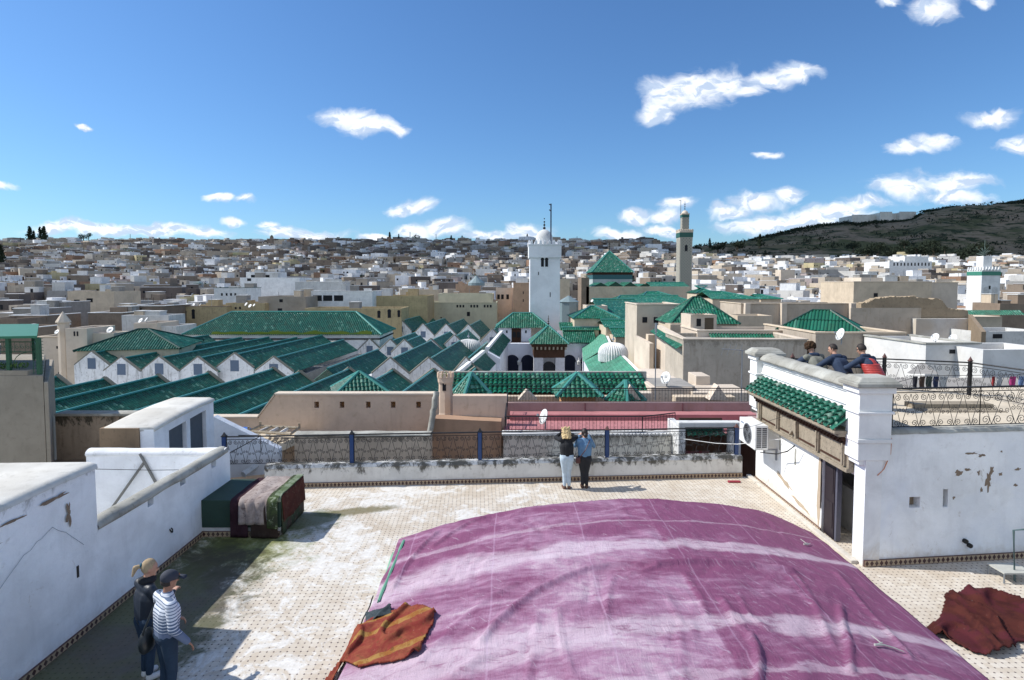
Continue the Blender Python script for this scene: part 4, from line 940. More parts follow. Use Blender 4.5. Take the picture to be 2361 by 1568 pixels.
ol = [on_tarp(u, v) for u, v in ((842, 1420), (870, 1410), (900, 1402), (903, 1418), (875, 1430), (846, 1440))]
rug('dark_rag', 'small frayed black rag under the top corner of the orange kilim', ol, onz, cloth('black_rag', (.03, .04, .045), (.08, .10, .11)), 4.4, .05, 30)
for pts, lab in (((zr([(1150, 1330), (1215, 1335), (1290, 1350), (1375, 1375)])), 'pale forked dry stick lying on the right half of the tarpaulin'), (zr([(610, 540), (640, 545), (660, 535)]), 'tiny pale twig on the far right part of the tarpaulin')):
    pts = [Vector((p.x, p.y, tarp_h(p.x, p.y) + .03)) for p in pts]
    m = MB(); m.tube(pts, .016, 5, .007); m.tube([pts[1], pts[1] + Vector((-.08, .12, .05))], .008, 4); m.tube([pts[0], pts[1] + Vector((0, .02, .02))], .008, 4); tag(m.build('twig', plain('bleached_twig', (.42, .42, .38), .9)), lab, 'twig')
# red broom head on the floor by the far corner
p = G(1693, 1110, .03); m = MB(); m.box(p.x-.18, p.x+.16, p.y-.04, p.y+.05, 0, .05); bm_ = m.build('broom', plain('red_bristles', (.30, .03, .05), .8), bevel=.015); tag(bm_, 'small red brush head on the tiles at the far right corner of the terrace', 'broom')
# metal stool at right edge
stl = thing('metal_stool', 'grey metal garden chair cut by the right edge of the picture', 'chair', (9.4, 10, 0))
pS = G(2335, 1352, 0); sx0 = pS.x - .08; sy0 = pS.y + .1
m = MB()
for x, y in ((sx0, sy0), (sx0+.5, sy0), (sx0, sy0+.35), (sx0+.5, sy0+.35)): m.tube([(x, y, 0), (x, y, .18)], .014, 6)
m.build('leg', steel, stl); box(sx0-.02, sx0+.52, sy0-.02, sy0+.37, .18, .205).build('seat', plain('weathered_board', (.42, .42, .38), .8), stl)
m = MB()
for y in (sy0-.15, sy0+.1): m.tube([(sx0+.28, y, 0), (sx0+.22, y, .95), (sx0+.6, y, .98)], .02, 6)
m.build('backrest', plain('green_grey_iron', (.08, .13, .13), .5), stl)
# ------------------------------------------------------------------ generic building helpers for the middle distance
def winbox(m, x, z, w, h, y=0., d=.3): m.box(x-w/2, x+w/2, y-.03, y+d, z-h/2, z+h/2)
def arch_poly(w, h, n=10, horseshoe=0.):
    """outline of an arched opening, width w, total height h, base at 0"""
    r = w/2; pts = [(-r*(1-horseshoe), 0), (-r*(1-horseshoe), h - r - horseshoe*r)]
    a0 = math.pi + math.asin(min(.99, horseshoe*1.6)) * 1.0
    for k in range(n+1):
        a = a0 + (-math.pi - 2*(a0-math.pi)) * k/n; pts.append((r*math.cos(a), h - r + r*math.sin(a)))
    pts += [(r*(1-horseshoe), h - r - horseshoe*r), (r*(1-horseshoe), 0)]
    return pts
def house(label, u0, u1, vt, D, depth, mat, zb=-13.5, yaw=0., wins=(), name='house', cat='house', para=.5, roofm=None, cop=None, group=None, arches=(), slant=0., thick=.3, copw=.08):
    """flat roofed box whose front spans picture columns u0..u1 at distance D and top row vt; windows given as picture boxes"""
    zt = zat(vt, D); xa, xb = xat(u0, D, vt), xat(u1, D, vt); L = (xb - xa)
    o = thing(name, label, cat, ((xa+xb)/2, D + depth/2, zb), group)
    M = yawM((xa+xb)/2, D, yaw, 0); h = L/2/math.cos(R(yaw))
    mw = MB(); t = thick
    mw.box(-h, h, 0, t, zb, zt, M); mw.box(-h, -h+t, t, depth, zb, zt, M); mw.box(h-t, h, t, depth, zb, zt, M); mw.box(-h+t, h-t, depth-t, depth, zb, zt, M)
    w = mw.build('wall', mat, o)
    MB().box(-h+t, h-t, t, depth-t, zb, zt-para, M).build('roof', roofm or greyr, o)
    if cop:
        c = MB(); e = copw; c.box(-h-e, h+e, -e, t+.02, zt, zt+.12, M); c.box(-h-e, -h+t+.02, t+.02, depth+e, zt, zt+.12, M); c.box(h-t-.02, h+e, t+.02, depth+e, zt, zt+.12, M); c.build('coping', cop, o, bevel=.02)
    rn = random.Random(int(u0*13+vt)); 
    if depth > 4.5 and h > 2.5 and D > 96:
        for _ in range(rn.choice([1, 2, 2, 3])):
            bw_ = rn.uniform(1.2, 3.0); bx_ = rn.uniform(-h+t, h-t-bw_); by_ = rn.uniform(depth*.35, depth*.7); bh = rn.uniform(.5, 1.9)
            if bx_ + bw_ < h-t: MB().box(bx_, bx_+bw_, by_, min(depth-t-.02, by_+2.2), zt-para+.003, zt-para+.3+bh, M).build('roof_room', rn.choice([mat, oldwhite, cream, greyr]), o); MB().box(bx_-.1, bx_+bw_+.1, by_-.1, min(depth-t-.01, by_+2.2)+.05, zt-para+.3+bh, zt-para+.42+bh, M).build('roof_room_cap', oldwhite, o)
        m_ = MB(); x_ = rn.uniform(-h+t, h-t); m_.tube([M @ Vector((x_, depth*.5, zt-para)), M @ Vector((x_, depth*.5, zt+rn.uniform(1, 2.2)))], .04, 4); m_.build('aerial_pole', steel, o)
    for wd_ in wins:
        (a, b, c_, d_) = wd_[:4]; x = (xat(a, D) + xat(b, D))/2 - (xa+xb)/2; ww = xat(b, D) - xat(a, D); z0, z1 = zat(d_, D), zat(c_, D)
        MB().box(x-ww/2, x+ww/2, -.04, .05, z0, z1, M).build('window', wd_[4] if len(wd_) > 4 else dark, o)
    for (uc, v0, v1, wpx) in arches:
        x = xat(uc, D) - (xa+xb)/2; ww = wpx*D/FPX; z0, z1 = zat(v1, D), zat(v0, D); m = MB()
        m.slab([M @ Vector((x + px_, -.04, z0 + pz)) for px_, pz in arch_poly(ww, z1-z0, horseshoe=.15)], M.to_3x3() @ Vector((0, .1, 0))); m.build('arched_window', dark, o)
    return o
DISHES = []
def dish(u, v, D, r=.45, label='white satellite dish on a flat roof of the old town', el=35, az=-120, group='satellite dishes on the old town roofs'):
    p = at(u, v, D)
    o = bpy.data.objects.new('satellite_dish', None); COL.objects.link(o); tag(o, label, 'satellite dish', group)
    m = MB(); ax = Vector((math.cos(R(az))*math.cos(R(el)), math.sin(R(az))*math.cos(R(el)), math.sin(R(el))))
    q = ax.to_track_quat('Z', 'Y').to_matrix()
    rows = [[q @ Vector((r*t*math.cos(a), r*t*math.sin(a), .28*r*t*t)) for a in [2*math.pi*k/16 for k in range(16)]] for t in (.02, .5, 1.)]
    m.grid(rows, close=True); d_ = m.build('reflector', dishm, o, True); s = d_.modifiers.new('s', 'SOLIDIFY'); s.thickness = .02
    f = MB(); f.tube([q @ Vector((0, -r*.9, .2*r)), q @ Vector((0, 0, r*1.1))], .015, 4); f.tube([q @ Vector((0, 0, r*1.02)), q @ Vector((0, 0, r*1.2))], .045, 6); f.build('feed_arm', steel, o)
    g_ = MB(); g_.tube([(0, 0, 0), (0, .02, -r*1.5)], .03, 5); g_.build('mast', steel, o)
    o.location = p
    for c_ in o.children: c_.matrix_parent_inverse = Matrix()
    DISHES.append(o); return o

# ------------------------------------------------------------------ between the terrace and the mosque
# wall with five square holes
fw = thing('crenel_screen_wall', 'beige rendered screen wall with five small square holes beyond the railing', 'wall', (-5, 21, -4))
D = 21.; z = lambda v: zat(v, D); X = lambda u: xat(u, D)
hol = [(X(a), X(a+11), z(941), z(926)) for a in (720, 779, 840, 898, 957)]
m = MB(); xs = [X(630)] + [q for h in hol for q in h[:2]] + [X(1010)]
zb = -3.; zt = z(911)
for a, b in zip(xs, xs[1:]):
    h = [q for q in hol if abs(q[0]-a) < 1e-6]
    if h: m.box(a, b, D, D+.35, zb, h[0][2]); m.box(a, b, D, D+.35, h[0][3], zt)
    else: m.box(a, b, D, D+.35, zb, zt)
m.slab([Vector((X(590), D, z(962))), Vector((X(630), D, zt)), Vector((X(630), D, zb)), Vector((X(590), D, zb))], (0, .35, 0))
m.box(X(470), X(590), D, D+.35, zb, z(964)); m.build('wall', beige, fw)
m = MB(); m.box(X(628), X(1010), D-.04, D+.39, zt, zt+.07); m.slab([Vector((X(588), D-.04, z(963)+.0)), Vector((X(588), D-.04, z(963)+.06)), Vector((X(629), D-.04, zt+.07)), Vector((X(629), D-.04, zt))], (0, .43, 0)); m.box(X(470), X(588), D-.04, D+.39, z(964), z(964)+.06); m.build('coping', cream2, fw)
for h in hol: MB().box(h[0]-.01, h[1]+.01, D+.3, D+.33, h[2]-.01, h[3]+.01).build('hole_back', orange, fw)
# low courtyard walls right behind the railing (left half)
lc = thing('sunken_courtyard_wall', 'weathered grey topped wall of the sunken courtyard behind the scroll railing', 'wall', (-5, 18, -4))
gw = plaster('courtyard_wall', (.60, .49, .37), (.24, .20, .16), .4, .9, streak=.45, top=(zat(1003, 18.2), .45, .6))
m = MB(); m.box(xat(672, 18.2), xat(990, 18.2), 18.2, 18.6, -6, zat(1006, 18.2)); m.build('wall', gw, lc)
cope([(xat(672, 18.2) + (xat(990, 18.2)-xat(672, 18.2))*k/30, 18.4, zat(1004, 18.2)) for k in range(31)], .24, concrete, lc, 4., .07)
m = MB(); m.slab([Vector((xat(560, 18.2)-.6, 16.6, -.35)), Vector((xat(672, 18.2), 18.2, zat(1006, 18.2)-.04)), Vector((xat(672, 18.2), 20.9, 0.0)), Vector((-9.4, 20.9, .0))], (0, 0, -.25)); m.build('sloping_roof', utf, lc)
m = MB(); m.tube([(xat(562, 17.2), 16.9, -.25), (xat(640, 18), 18.4, .2)], .1, 6); m.build('drain_channel', oldwhite, lc)
box(-11, 14, 16.2, 60, -13.4, -6.01).build('courtyard_floor', greyr, lc)
pal = thing('wooden_pallet', 'old wooden bed frame lying on the roof behind the railing', 'bed frame', (-7, 19, 0))
pa_ = [at(u, v, d) for u, v, d in ((573, 998, 19.2), (670, 1005, 18.8), (690, 990, 20.2), (600, 986, 20.4))]
m = MB()
for a, b in zip(pa_, pa_[1:] + pa_[:1]): m.tube([a + Vector((0, 0, .06)), b + Vector((0, 0, .06))], .05, 4)
m.build('frame', woodold, pal); m = MB()
for t in (.3, .6): m.tube([pa_[0].lerp(pa_[1], t) + Vector((0, 0, .06)), pa_[3].lerp(pa_[2], t) + Vector((0, 0, .06))], .04, 4)
m.build('slat', woodold, pal); m = MB()
for t in (.2, .45, .7): a = pa_[0].lerp(pa_[1], t); b = pa_[3].lerp(pa_[2], t); m.tube([a, b], .07, 5)
m.build('tube_stack', oldwhite, pal)
for p in (pa_[0], pa_[3], pa_[2]): m = MB(); m.tube([p, p + Vector((0, 0, .22))], .04, 5); m.build('leg', woodold, pal)
m = MB(); p = at(560, 998, 19.5); m.lathe([(.0, 0), (.22, .02), (.26, .12), (.2, .16), (0, .14)], p, 10); tag(m.build('blue_tub', plain('blue_plastic', (.04, .12, .4), .4)), 'blue plastic tub beside the bed frame on the roof', 'tub')
# turret
D = 20.6; tc = at(1027, 900, D + .4); zt = zat(862, D)
tr = thing('battlemented_turret', 'small beige octagonal turret with battlements and a narrow arched opening', 'turret', (tc.x, tc.y, -3))
r = 16.5*D/FPX
m = MB(); m.lathe([(r*1.35, -4), (r*1.35, zat(970, D)), (r*1.05, zat(955, D)), (r*.98, zat(890, D)), (r*1.12, zat(884, D)), (r*1.16, zat(872, D)), (0, zat(872, D))], (tc.x, tc.y, 0), 8); m.build('shaft', beige, tr)
m = MB()
for k in range(12):
    a = 2*math.pi*k/12; m.box(-.05, .05, -.03, .03, zat(872, D)-.02, zt, Matrix.Translation((tc.x + r*1.1*math.cos(a), tc.y + r*1.1*math.sin(a), 0)) @ Matrix.Rotation(a + math.pi/2, 4, 'Z'))
m.build('battlement', beige, tr)
m = MB(); m.lathe([(0, 0), (r*.5, .0), (r*.45, .09), (0, .15)], (tc.x, tc.y, zat(872, D)), 10); m.build('dome', leaf, tr)
m = MB(); m.slab([Vector((tc.x-.02 + a, tc.y - r*1.0, zat(903, D) + b)) for a, b in arch_poly(.13, .30)], (0, .1, 0)); m.build('arched_window', dark, tr)
# terracotta walls right of the turret
tw = thing('terracotta_wall', 'terracotta rendered wall stepping down below the turret behind the railing', 'wall', (-1, 20, -4))
D = 20.2; m = MB(); m.box(xat(1042, D), xat(1168, D), D, D+.4, -6, zat(913, D)); m.build('upper_wall', beige, tw)
m = MB(); m.slab([Vector((xat(985, 19.6), 19.6, zat(985, 19.6))), Vector((xat(1000, 19.6), 19.6, zat(965, 19.6))), Vector((xat(1155, 19.6), 19.6, zat(972, 19.6))), Vector((xat(1155, 19.6), 19.6, -6)), Vector((xat(985, 19.6), 19.6, -6))], (0, .59, 0)); m.build('lower_wall', terra, tw)
rows = []; m = MB()
for k in range(16):
    t = k/15; v = 905 + 110*t + 6*noise.noise(Vector((k*.8, 0, 0))); u = 1006 - 18*t + 3*noise.noise(Vector((k*.9, 3, 0)))
    rows.append([at(u-7, v, 19.5), at(u-4, v-3, 19.3), at(u+4, v-3, 19.3), at(u+7, v, 19.5)])
m.grid(rows); m.build('broken_edge', concrete, tw, True)
# pink terrace and dirty white wall with railings
pk = thing('pink_roof_terrace', 'pink roof terrace with red painted ledge above a dirty white wall', 'house', (3, 20, -4))
D = 18.5; dw = plaster('dirty_white_wall', (.76, .72, .62), (.36, .31, .25), .35, .9, streak=.4, top=(zat(1008, D), .5, .55), tint=((.60, .45, .38), .5))
xa, xb = xat(1160, D), xat(1566, D); ztw = zat(1004, D)
m = MB(); m.box(xa, xb, D, D+.35, -6, ztw); m.build('front_wall', dw, pk)
m = MB(); m.box(xa-.05, xb+.02, D-.06, D+.42, ztw, ztw+.07); m.build('coping', oldwhite, pk, bevel=.02)
for u0, u1 in ((1262, 1300), (1443, 1494)): MB().box(xat(u0, D), xat(u1, D), D-.02, D+.02, zat(1066, D), zat(1050, D)).build('window', dark, pk)
D2 = 21.6; xr = xat(1735, D2); zf = ztw - .12; ztp = zat(929, D2)
m = MB(); m.box(xa, xr, D+.42, D2-.35, zf-.1, zf); m.box(xa+.2, xr, D2-.6, D2-.003, zf, zf+.22); m.box(xa+.2, xr, D+.9, D+1.3, zf, zf+.10); m.build('red_ledge', rosefloor, pk)
m = MB(); m.box(xat(1168, D2), xr, D2, D2+.3, -4, ztp); m.build('back_wall', pink, pk)
m = MB(); m.box(xr-.35, xr+1.6, 17.0, D2, -6, ztp-.35); m.build('side_wall', pink, pk)
for u in (1350, 1577, 1784): m = MB(); x = xat(u, D2); m.tube([(x, D2-.03, zf+.2), (x, D2-.03, ztp)], .02, 5); m.build('downpipe', plain('maroon_pipe', (.12, .04, .05), .5), pk)
r1 = thing('pink_terrace_front_railing', 'black railing with upright bars on the front edge of the pink terrace', 'railing', (3, 18, ztw))
iron_panel((xa+.05, D+.1, ztw+.07), (xat(1485, D), D+.1, ztw+.07), .53, r1, style='bars'); iron_panel((xat(1486, D), D+.1, ztw+.07), (xat(1560, D+.5), D+.5, ztw+.10), .53, r1, style='bars')
iron_panel((xa+.05, D+.1, ztw+.07), (xat(1170, D2), D2-.1, ztw+.3), .5, r1, style='bars')
r2 = thing('pink_terrace_back_railing', 'black railing with upright bars on top of the pink wall', 'railing', (5, 21.6, ztp))
iron_panel((xat(1170, D2), D2+.1, ztp), (xat(1445, D2), D2+.1, ztp), .54, r2, style='bars'); iron_panel((xat(1445, D2), D2+.1, ztp), (xat(1730, D2), D2+.1, ztp), .54, r2, style='bars')
dish(1257, 962, 19.2, .27, 'tilted white satellite dish with feed arm on the pink terrace', 20, -160, None)
# porch with green awning tiles
D = 17.9; po = thing('white_porch', 'small white framed porch with a strip of green tiles over dark wood', 'porch', (xat(1630, D), D, -3))
X = lambda u: xat(u, D); z = lambda v: zat(v, D)
m = MB(); m.box(X(1566), X(1583), D-.1, D+1.2, -5, z(984)); m.box(X(1686), X(1712), D-.1, D+.2, -5, z(990)); m.box(X(1566), X(1712), D-.1, D+.2, z(984), z(972)); m.build('frame', oldwhite, po, bevel=.03)
box(X(1583)+.003, X(1686), D+.6, D+.7, -5, z(975)).build('back_wall', wooddark, po)
box(X(1590), X(1690), D+.30, D+.36, z(1046), z(1006)).build('carved_panel', wooddark, po)
box(X(1590), X(1650), D+.38, D+.42, z(1075), z(1046)).build('door', plain('deep_red_paint', (.16, .015, .03), .5), po)
m = MB(); roof_panel(m, (X(1588), D-.1, z(1006)), (X(1678), D-.1, z(1006)), (0, .45, z(984)-z(1006)), pitch=.17, tile=.2, h=.08, rows=3); m.build('tile_awning', tileg, po, True)
# ------------------------------------------------------------------ long green roof, corner pavilions
D = 25.; ra = thing('riad_tile_roof', 'long low green glazed tile roof with a beige parapet in front of the mosque court', 'roof', (4, 26, -1))
x0, x1 = xat(1010, D), xat(1503, D); ze = zat(908, D); zr_ = zat(863, 26.6)
m = MB(); roof_panel(m, (x0, D, ze), (x1, D, ze), (0, 1.7, zr_-ze), pitch=.215, tile=.3, h=.075, rows=7); m.build('tile_roof', tileg, ra, True)
m = MB(); 
for t in (.33,): m.tube([Vector((x0, D+1.7*t, ze+(zr_-ze)*t+.08)), Vector((x1, D+1.7*t, ze+(zr_-ze)*t+.08))], .05, 5)
m.tube([Vector((x0, D+1.7*.66, ze+(zr_-ze)*.66+.08)), Vector((x1, D+1.7*.66, ze+(zr_-ze)*.66+.08))], .05, 5); m.build('tile_course', tilet, ra)
box(x0, x1+.2, D+1.72, D+1.95, -6, zr_+.10).build('back_parapet', concrete, ra)
box(x0, x1, D+.1, D+1.7, -6, ze-.05).build('wall', orange, ra)
box(xat(1045, 24), xat(1503, 24.), 24.0, 24.3, -6, zat(914, 24)).build('gutter_wall', cream, ra)
def pav(u0, u1, vap, vev, D, label, mat=tileg, pitch=.2, wallm=orange, yaw=0., wall_v=None, rows=6, cap=.085, asp=1., sidewin=(), name='tiled_pavilion', zb=-13.5, h=.06, over=.25):
    w = (u1-u0)*D/FPX; xc = xat((u0+u1)/2, D); ze = zat(vev, D); za = zat(vap, D + w*asp/2)
    o = thing(name, label, 'pavilion', (xc, D + w*asp/2, zb)); M = yawM(xc, D + w*asp/2, yaw)
    hip_roof(o, -w/2, w/2, -w*asp/2, w*asp/2, ze, za-ze, mat, capg if cap < .1 else mat, M, pitch=pitch, rows=rows, cap=cap, h=h)
    MB().box(-w/2+over, w/2-over, -w*asp/2+over, w*asp/2-over, zb, ze+.02, M).build('wall', wallm, o)
    return o, M, w, ze
pav(1048, 1118, 862, 916, 21.8, 'small green tiled pyramid roof just right of the turret', wallm=cream, yaw=28)
pav(1283, 1392, 862, 918, 21.9, 'green tiled pyramid roof in the middle of the long green roof', yaw=0)
pav(1416, 1485, 880, 932, 22.4, 'small steep green tiled roof between white kerbs at right of the middle pyramid', yaw=40, wallm=cream)
pav(745, 872, 858, 912, 30., 'green tiled pyramid roof rising behind the beige wall with holes', tilet, yaw=20, wallm=orange)
# cream stepped ledges at the right of the green roof
cl = thing('cream_roof_ledges', 'cream stepped roof walls and skylight well right of the long green roof', 'house', (8, 24, -4))
for (u0, u1, v0, v1, d, dp, mt) in ((1503, 1600, 893, 940, 24.5, 3., cream2), (1600, 1735, 905, 940, 24.2, 2., cream2), (1505, 1560, 872, 900, 27, 3., cream2), (1607, 1640, 867, 905, 26, 1.2, cream2), (1560, 1700, 915, 940, 23.2, .5, cream), (1440, 1505, 906, 940, 23.6, .5, cream2)):
    box(xat(u0, d), xat(u1, d), d, d+dp, -6, zat(v0, d)).build('ledge', mt, cl, bevel=.02)
box(xat(1508, 25), xat(1598, 25), 24.6, 26.8, zat(893, 24.5)-.2, zat(893, 24.5)+.02).build('well_roof', greyr, cl)
for u, d in ((1330, 21.9), (1455, 22.6), (1657, 22.6), (1216, 22.6)):
    p = at(u, 925, d); m = MB(); w = .38; m.slab([Vector((p.x-w, p.y, ztp-.1)), Vector((p.x-w*.1, p.y, ztp+.50 if u != 1216 else ztp+.3)), Vector((p.x+w, p.y, ztp-.1))], (0, .5, 0)); 
    if u != 1330: tag(m.build('gable_vent', cream2), {1455: 'small cream gable vent left of the pole behind the railing', 1657: 'small cream gable vent near the antenna pole', 1216: 'small pale gable vent left behind the railing'}[u], 'roof vent')
# poles
for u, v0, v1, d, lab, nm in ((1510, 745, 905, 22.4, 'tall thin grey pole standing behind the pink terrace railing', 'pole'), (1708, 808, 935, 21.9, 'grey antenna mast with a small aerial beside the white pier', 'antenna_mast')):
    p = at(u, v1, d); q = at(u, v0, d); m = MB(); m.tube([(p.x, d, p.z-.3), (p.x, d, q.z)], .022, 6); o = m.build(nm, steel); tag(o, lab, 'pole')
    if nm == 'pole': MB().tube([(p.x, d, q.z-.35), (p.x, d, q.z)], .05, 6).build('pole_head', steel, o)
    else:
        a = MB(); a.tube([(p.x+.05, d, q.z), (p.x-.75, d+.1, q.z+.05)], .014, 4)
        for k in range(4): x = p.x - .05 - k*.22; a.tube([(x, d-.14, q.z+.25), (x-.04, d+.14, q.z-.20)], .009, 3)
        a.build('aerial', steel, o)
p = at(1512+25, 872, 25.5); dish(1537, 872, 24.6, .28, 'upright white satellite dish on the cream roof ledge', 15, -150, None)

# ------------------------------------------------------------------ the mosque: prayer hall of gabled naves
NY_ = R(4.5); nd = Vector((math.sin(NY_), math.cos(NY_), 0)); nx = Vector((math.cos(NY_), -math.sin(NY_), 0))
GZ = -13.5
mq = thing('mosque_prayer_hall', 'great mosque prayer hall of parallel green tiled naves with white gables', 'mosque', (-15, 60, GZ))
gab = plaster('nave_white', (.74, .74, .73), (.17, .16, .14), .55, .8, streak=.85)
def nave(x, y0, y1, zr=-3.1, w=4.2, rise=1.75, gable=True, win=True, mat=tilet, apexup=.35, zb=-7.5, backgable=False, parent=None, gw=None, capm=None, shift=0.):
    """nave running into the picture from (x, y0) to y1; x is at y0"""
    parent = parent or mq
    p0 = Vector((x, y0, zr)); p1 = p0 + nd*(y1-y0)
    m = MB(); hw = w/2
    for s in (1, -1):
        e0 = p0 + nx*s*hw - Vector((0, 0, rise)); e1 = p1 + nx*s*hw - Vector((0, 0, rise))
        sl = -nx*s*hw + Vector((0, 0, rise))
        if s == 1: roof_panel(m, e0, e1, sl, pitch=.25, tile=.34, h=.075, rows=1, seg=4)
        else: roof_panel(m, e1, e0, sl, pitch=.25, tile=.34, h=.075, rows=1, seg=4)
    r = m.build('nave_roof', mat, parent)
    MB().tube([p0 + Vector((0, 0, .09)), p1 + Vector((0, 0, .09))], .11, 6).build('ridge_cap', capg, r)
    if gable:
        for (pp_, sg) in (((p0, -1),) + (((p1, 1),) if backgable else ())):
            q = pp_ + nd*sg*.02; up = apexup
            m = MB(); m.slab([q + nx*hw + Vector((0, 0, -rise+up-.1)), q + Vector((0, 0, up)), q - nx*hw + Vector((0, 0, -rise+up-.1)), q - nx*hw + Vector((0, 0, zb-zr)), q + nx*hw + Vector((0, 0, zb-zr))], nd*sg*.28)
            g_ = m.build('gable_wall', gab, parent)
            c_ = MB()
            for s in (1, -1): c_.tube([q + nd*sg*.12 + Vector((0, 0, up+.05)), q + nd*sg*.12 + nx*s*hw + Vector((0, 0, -rise+up-.05))], .17, 5)
            c_.build('gable_coping', capb, g_)
            if win and sg == -1:
                w_ = MB(); c = q + nd*(-.30) + Vector((0, 0, -rise*.75)); ww, hh = .5, .62
                w_.slab([c - nx*ww - Vector((0, 0, hh)), c + nx*ww - Vector((0, 0, hh)), c + nx*ww + Vector((0, 0, hh)), c - nx*ww + Vector((0, 0, hh))], nd*.1); w_.build('shutter', shutter, g_)
    return r
# front row: their rear gables face away; they start hidden behind the near walls
for i, (x, y0, y1) in enumerate([(-44.5, 40, 52), (-40.3, 36, 51), (-36.1, 32, 51), (-32.0, 30, 52), (-28., 30, 53), (-24., 30, 57), (-20, 28, 54), (-15.9, 28, 55.5), (-11.8, 28, 56), (-7.7, 28, 55.5), (-3.7, 28, 56)]):
    xs_ = x - math.tan(NY_)*(54-y0); nave(xs_, y0, y1, -3.15 + .12*math.sin(i*2.1), 4.0, 1.35, gable=False)
    # rear coping of this nave
    p1 = Vector((xs_, y0, -3.15 + .12*math.sin(i*2.1))) + nd*(y1-y0); m = MB()
    for s in (1, -1): m.tube([p1 + Vector((0, 0, .2)), p1 + nx*s*2. + Vector((0, 0, -1.3))], .2, 5)
    m.build('nave_coping', capb, mq)
# middle row up to the great nave
for i, (x, y0, y1, zr2) in enumerate([(-48.3, 66, 88, -2.75), (-43.4, 63.8, 88, -3.1), (-39.2, 63.8, 88, -3.05), (-34.9, 63.8, 88, -3.1), (-31.0, 64.2, 88, -2.75), (-26.3, 63.4, 84, -3.05)]):
    nave(x, y0, y1, zr2, 4.35, 1.5, apexup=.22)
m = MB(); a = Vector((-24.1, 64, 0)); b = a + nd*20.5; m.slab([Vector((a.x, a.y, -5.0)), Vector((b.x, b.y, -5.0)), Vector((b.x, b.y, -9)), Vector((a.x, a.y, -9))], nx*.3); m.build('side_wall', greyr, mq)
m = MB()
for i in range(5): pass
nave(-18.6, 57.5, 74, -3.3, 4.0, 1.6, gable=False)
for i, (x, y0, y1) in enumerate([(-13.3, 62.8, 83), (-9.1, 62.8, 83), ]): nave(x, y0, y1, -3.1, 4.2, 1.65, win=False, apexup=.25)
nave(-5.1, 64, 83, -3.3, 3.4, 1.9, win=False)
for i, (x, y0, y1, zr3) in enumerate([(-18.2, 86, 101, -3.5), (-15.6, 83.5, 93, -3.3), (-12.4, 88, 104, -3.6), (-22.3, 90, 101, -3.8), (-9.2, 92, 106, -3.4)]): nave(x, y0, y1, zr3, 4.0, 1.8, mat=tileg)
for i, (x, y0, y1, zr3) in enumerate([(-29.0, 126, 150, -2.9), (-23.8, 123, 150, -2.9), (-17.6, 114, 136, -3.2), (-12.9, 113, 134, -3.2), (-8.5, 112, 130, -3.2), (-3.6, 106, 118, -3.6), (-34, 128, 150, -3.2)]): nave(x, y0, y1, zr3, 4.6, 2.3, mat=tileg, zb=-10)
box(-52, -1.0, 34, 64, -13.5, -7.4).build('hall_wall', gab, mq); box(-52, -21, 64, 99, -13.5, -7.4).build('hall_wall', gab, mq); box(-21, -4.6, 64, 128, -13.5, -7.4).build('hall_wall', gab, mq)
# great transverse nave
gn_ = thing('mosque_great_nave', 'broad white nave with the largest green hipped roof and grass along its eave', 'mosque', (-36, 95, GZ))
gx0, gx1, gy0, gy1 = -51.3, -20.8, 90., 100.; ze = -2.8
hip_roof(gn_, gx0-.4, gx1+.4, gy0-.4, gy1+.4, ze, 3.3, tilet, capg, None, pitch=.30, tile=.4, h=.1, rows=1, cap=.16)
box(gx0, gx1, gy0, gy1, GZ, ze+.02).build('wall', white, gn_)
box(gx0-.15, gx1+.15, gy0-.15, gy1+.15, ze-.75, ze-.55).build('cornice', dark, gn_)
for k in range(5):
    x = -44.7 + k*4.35; m = MB(); m.slab([Vector((x-.9, 88.0, -5.6)), Vector((x-.9, 88., -4.4)), Vector((x-.9, 89.7, -3.6)), Vector((x-.9, 89.8, -5.6))], (1.9, 0, 0)); m.build('buttress', concrete, gn_)
for y in (92.5, 95.5): box(gx1-.02, gx1+.03, y-.12, y+.12, -8, -5.3).build('slit_window', dark, gn_)
for x in (-41.8, -37.4, -33.2): box(x-.5, x+.5, gy0-.03, gy0+.05, -5.4, -4.6).build('shutter', shutter, gn_)
gr = MB()
for k in range(6500):
    x = random.uniform(-47, -22); hgt_ = .40 * max(.1, noise.noise(Vector((x*.5, 0, 0)))*1. + .6) * random.uniform(.5, 1.3)
    y = gy0 - .35 + random.uniform(0, .35); z = ze + .03 + (y - gy0 + .4)*.6; d = random.uniform(-.12, .12)
    gr.face([(x-.04, y, z), (x+.04, y, z), (x+d, y-.05, z+hgt_+.05)])
o = gr.build('eave_grass', plain('yellow_green_grass', (.26, .33, .05), .9)); tag(o, 'yellow green grass growing along the eave of the great nave', 'grass', kind='stuff')
pav(155, 375, 760, 808, 68., 'broad green pyramid roof at the left end of the mosque', tilet, .3, cream, rows=1, cap=.16, name='corner_pavilion', h=.1, asp=.9, yaw=14)
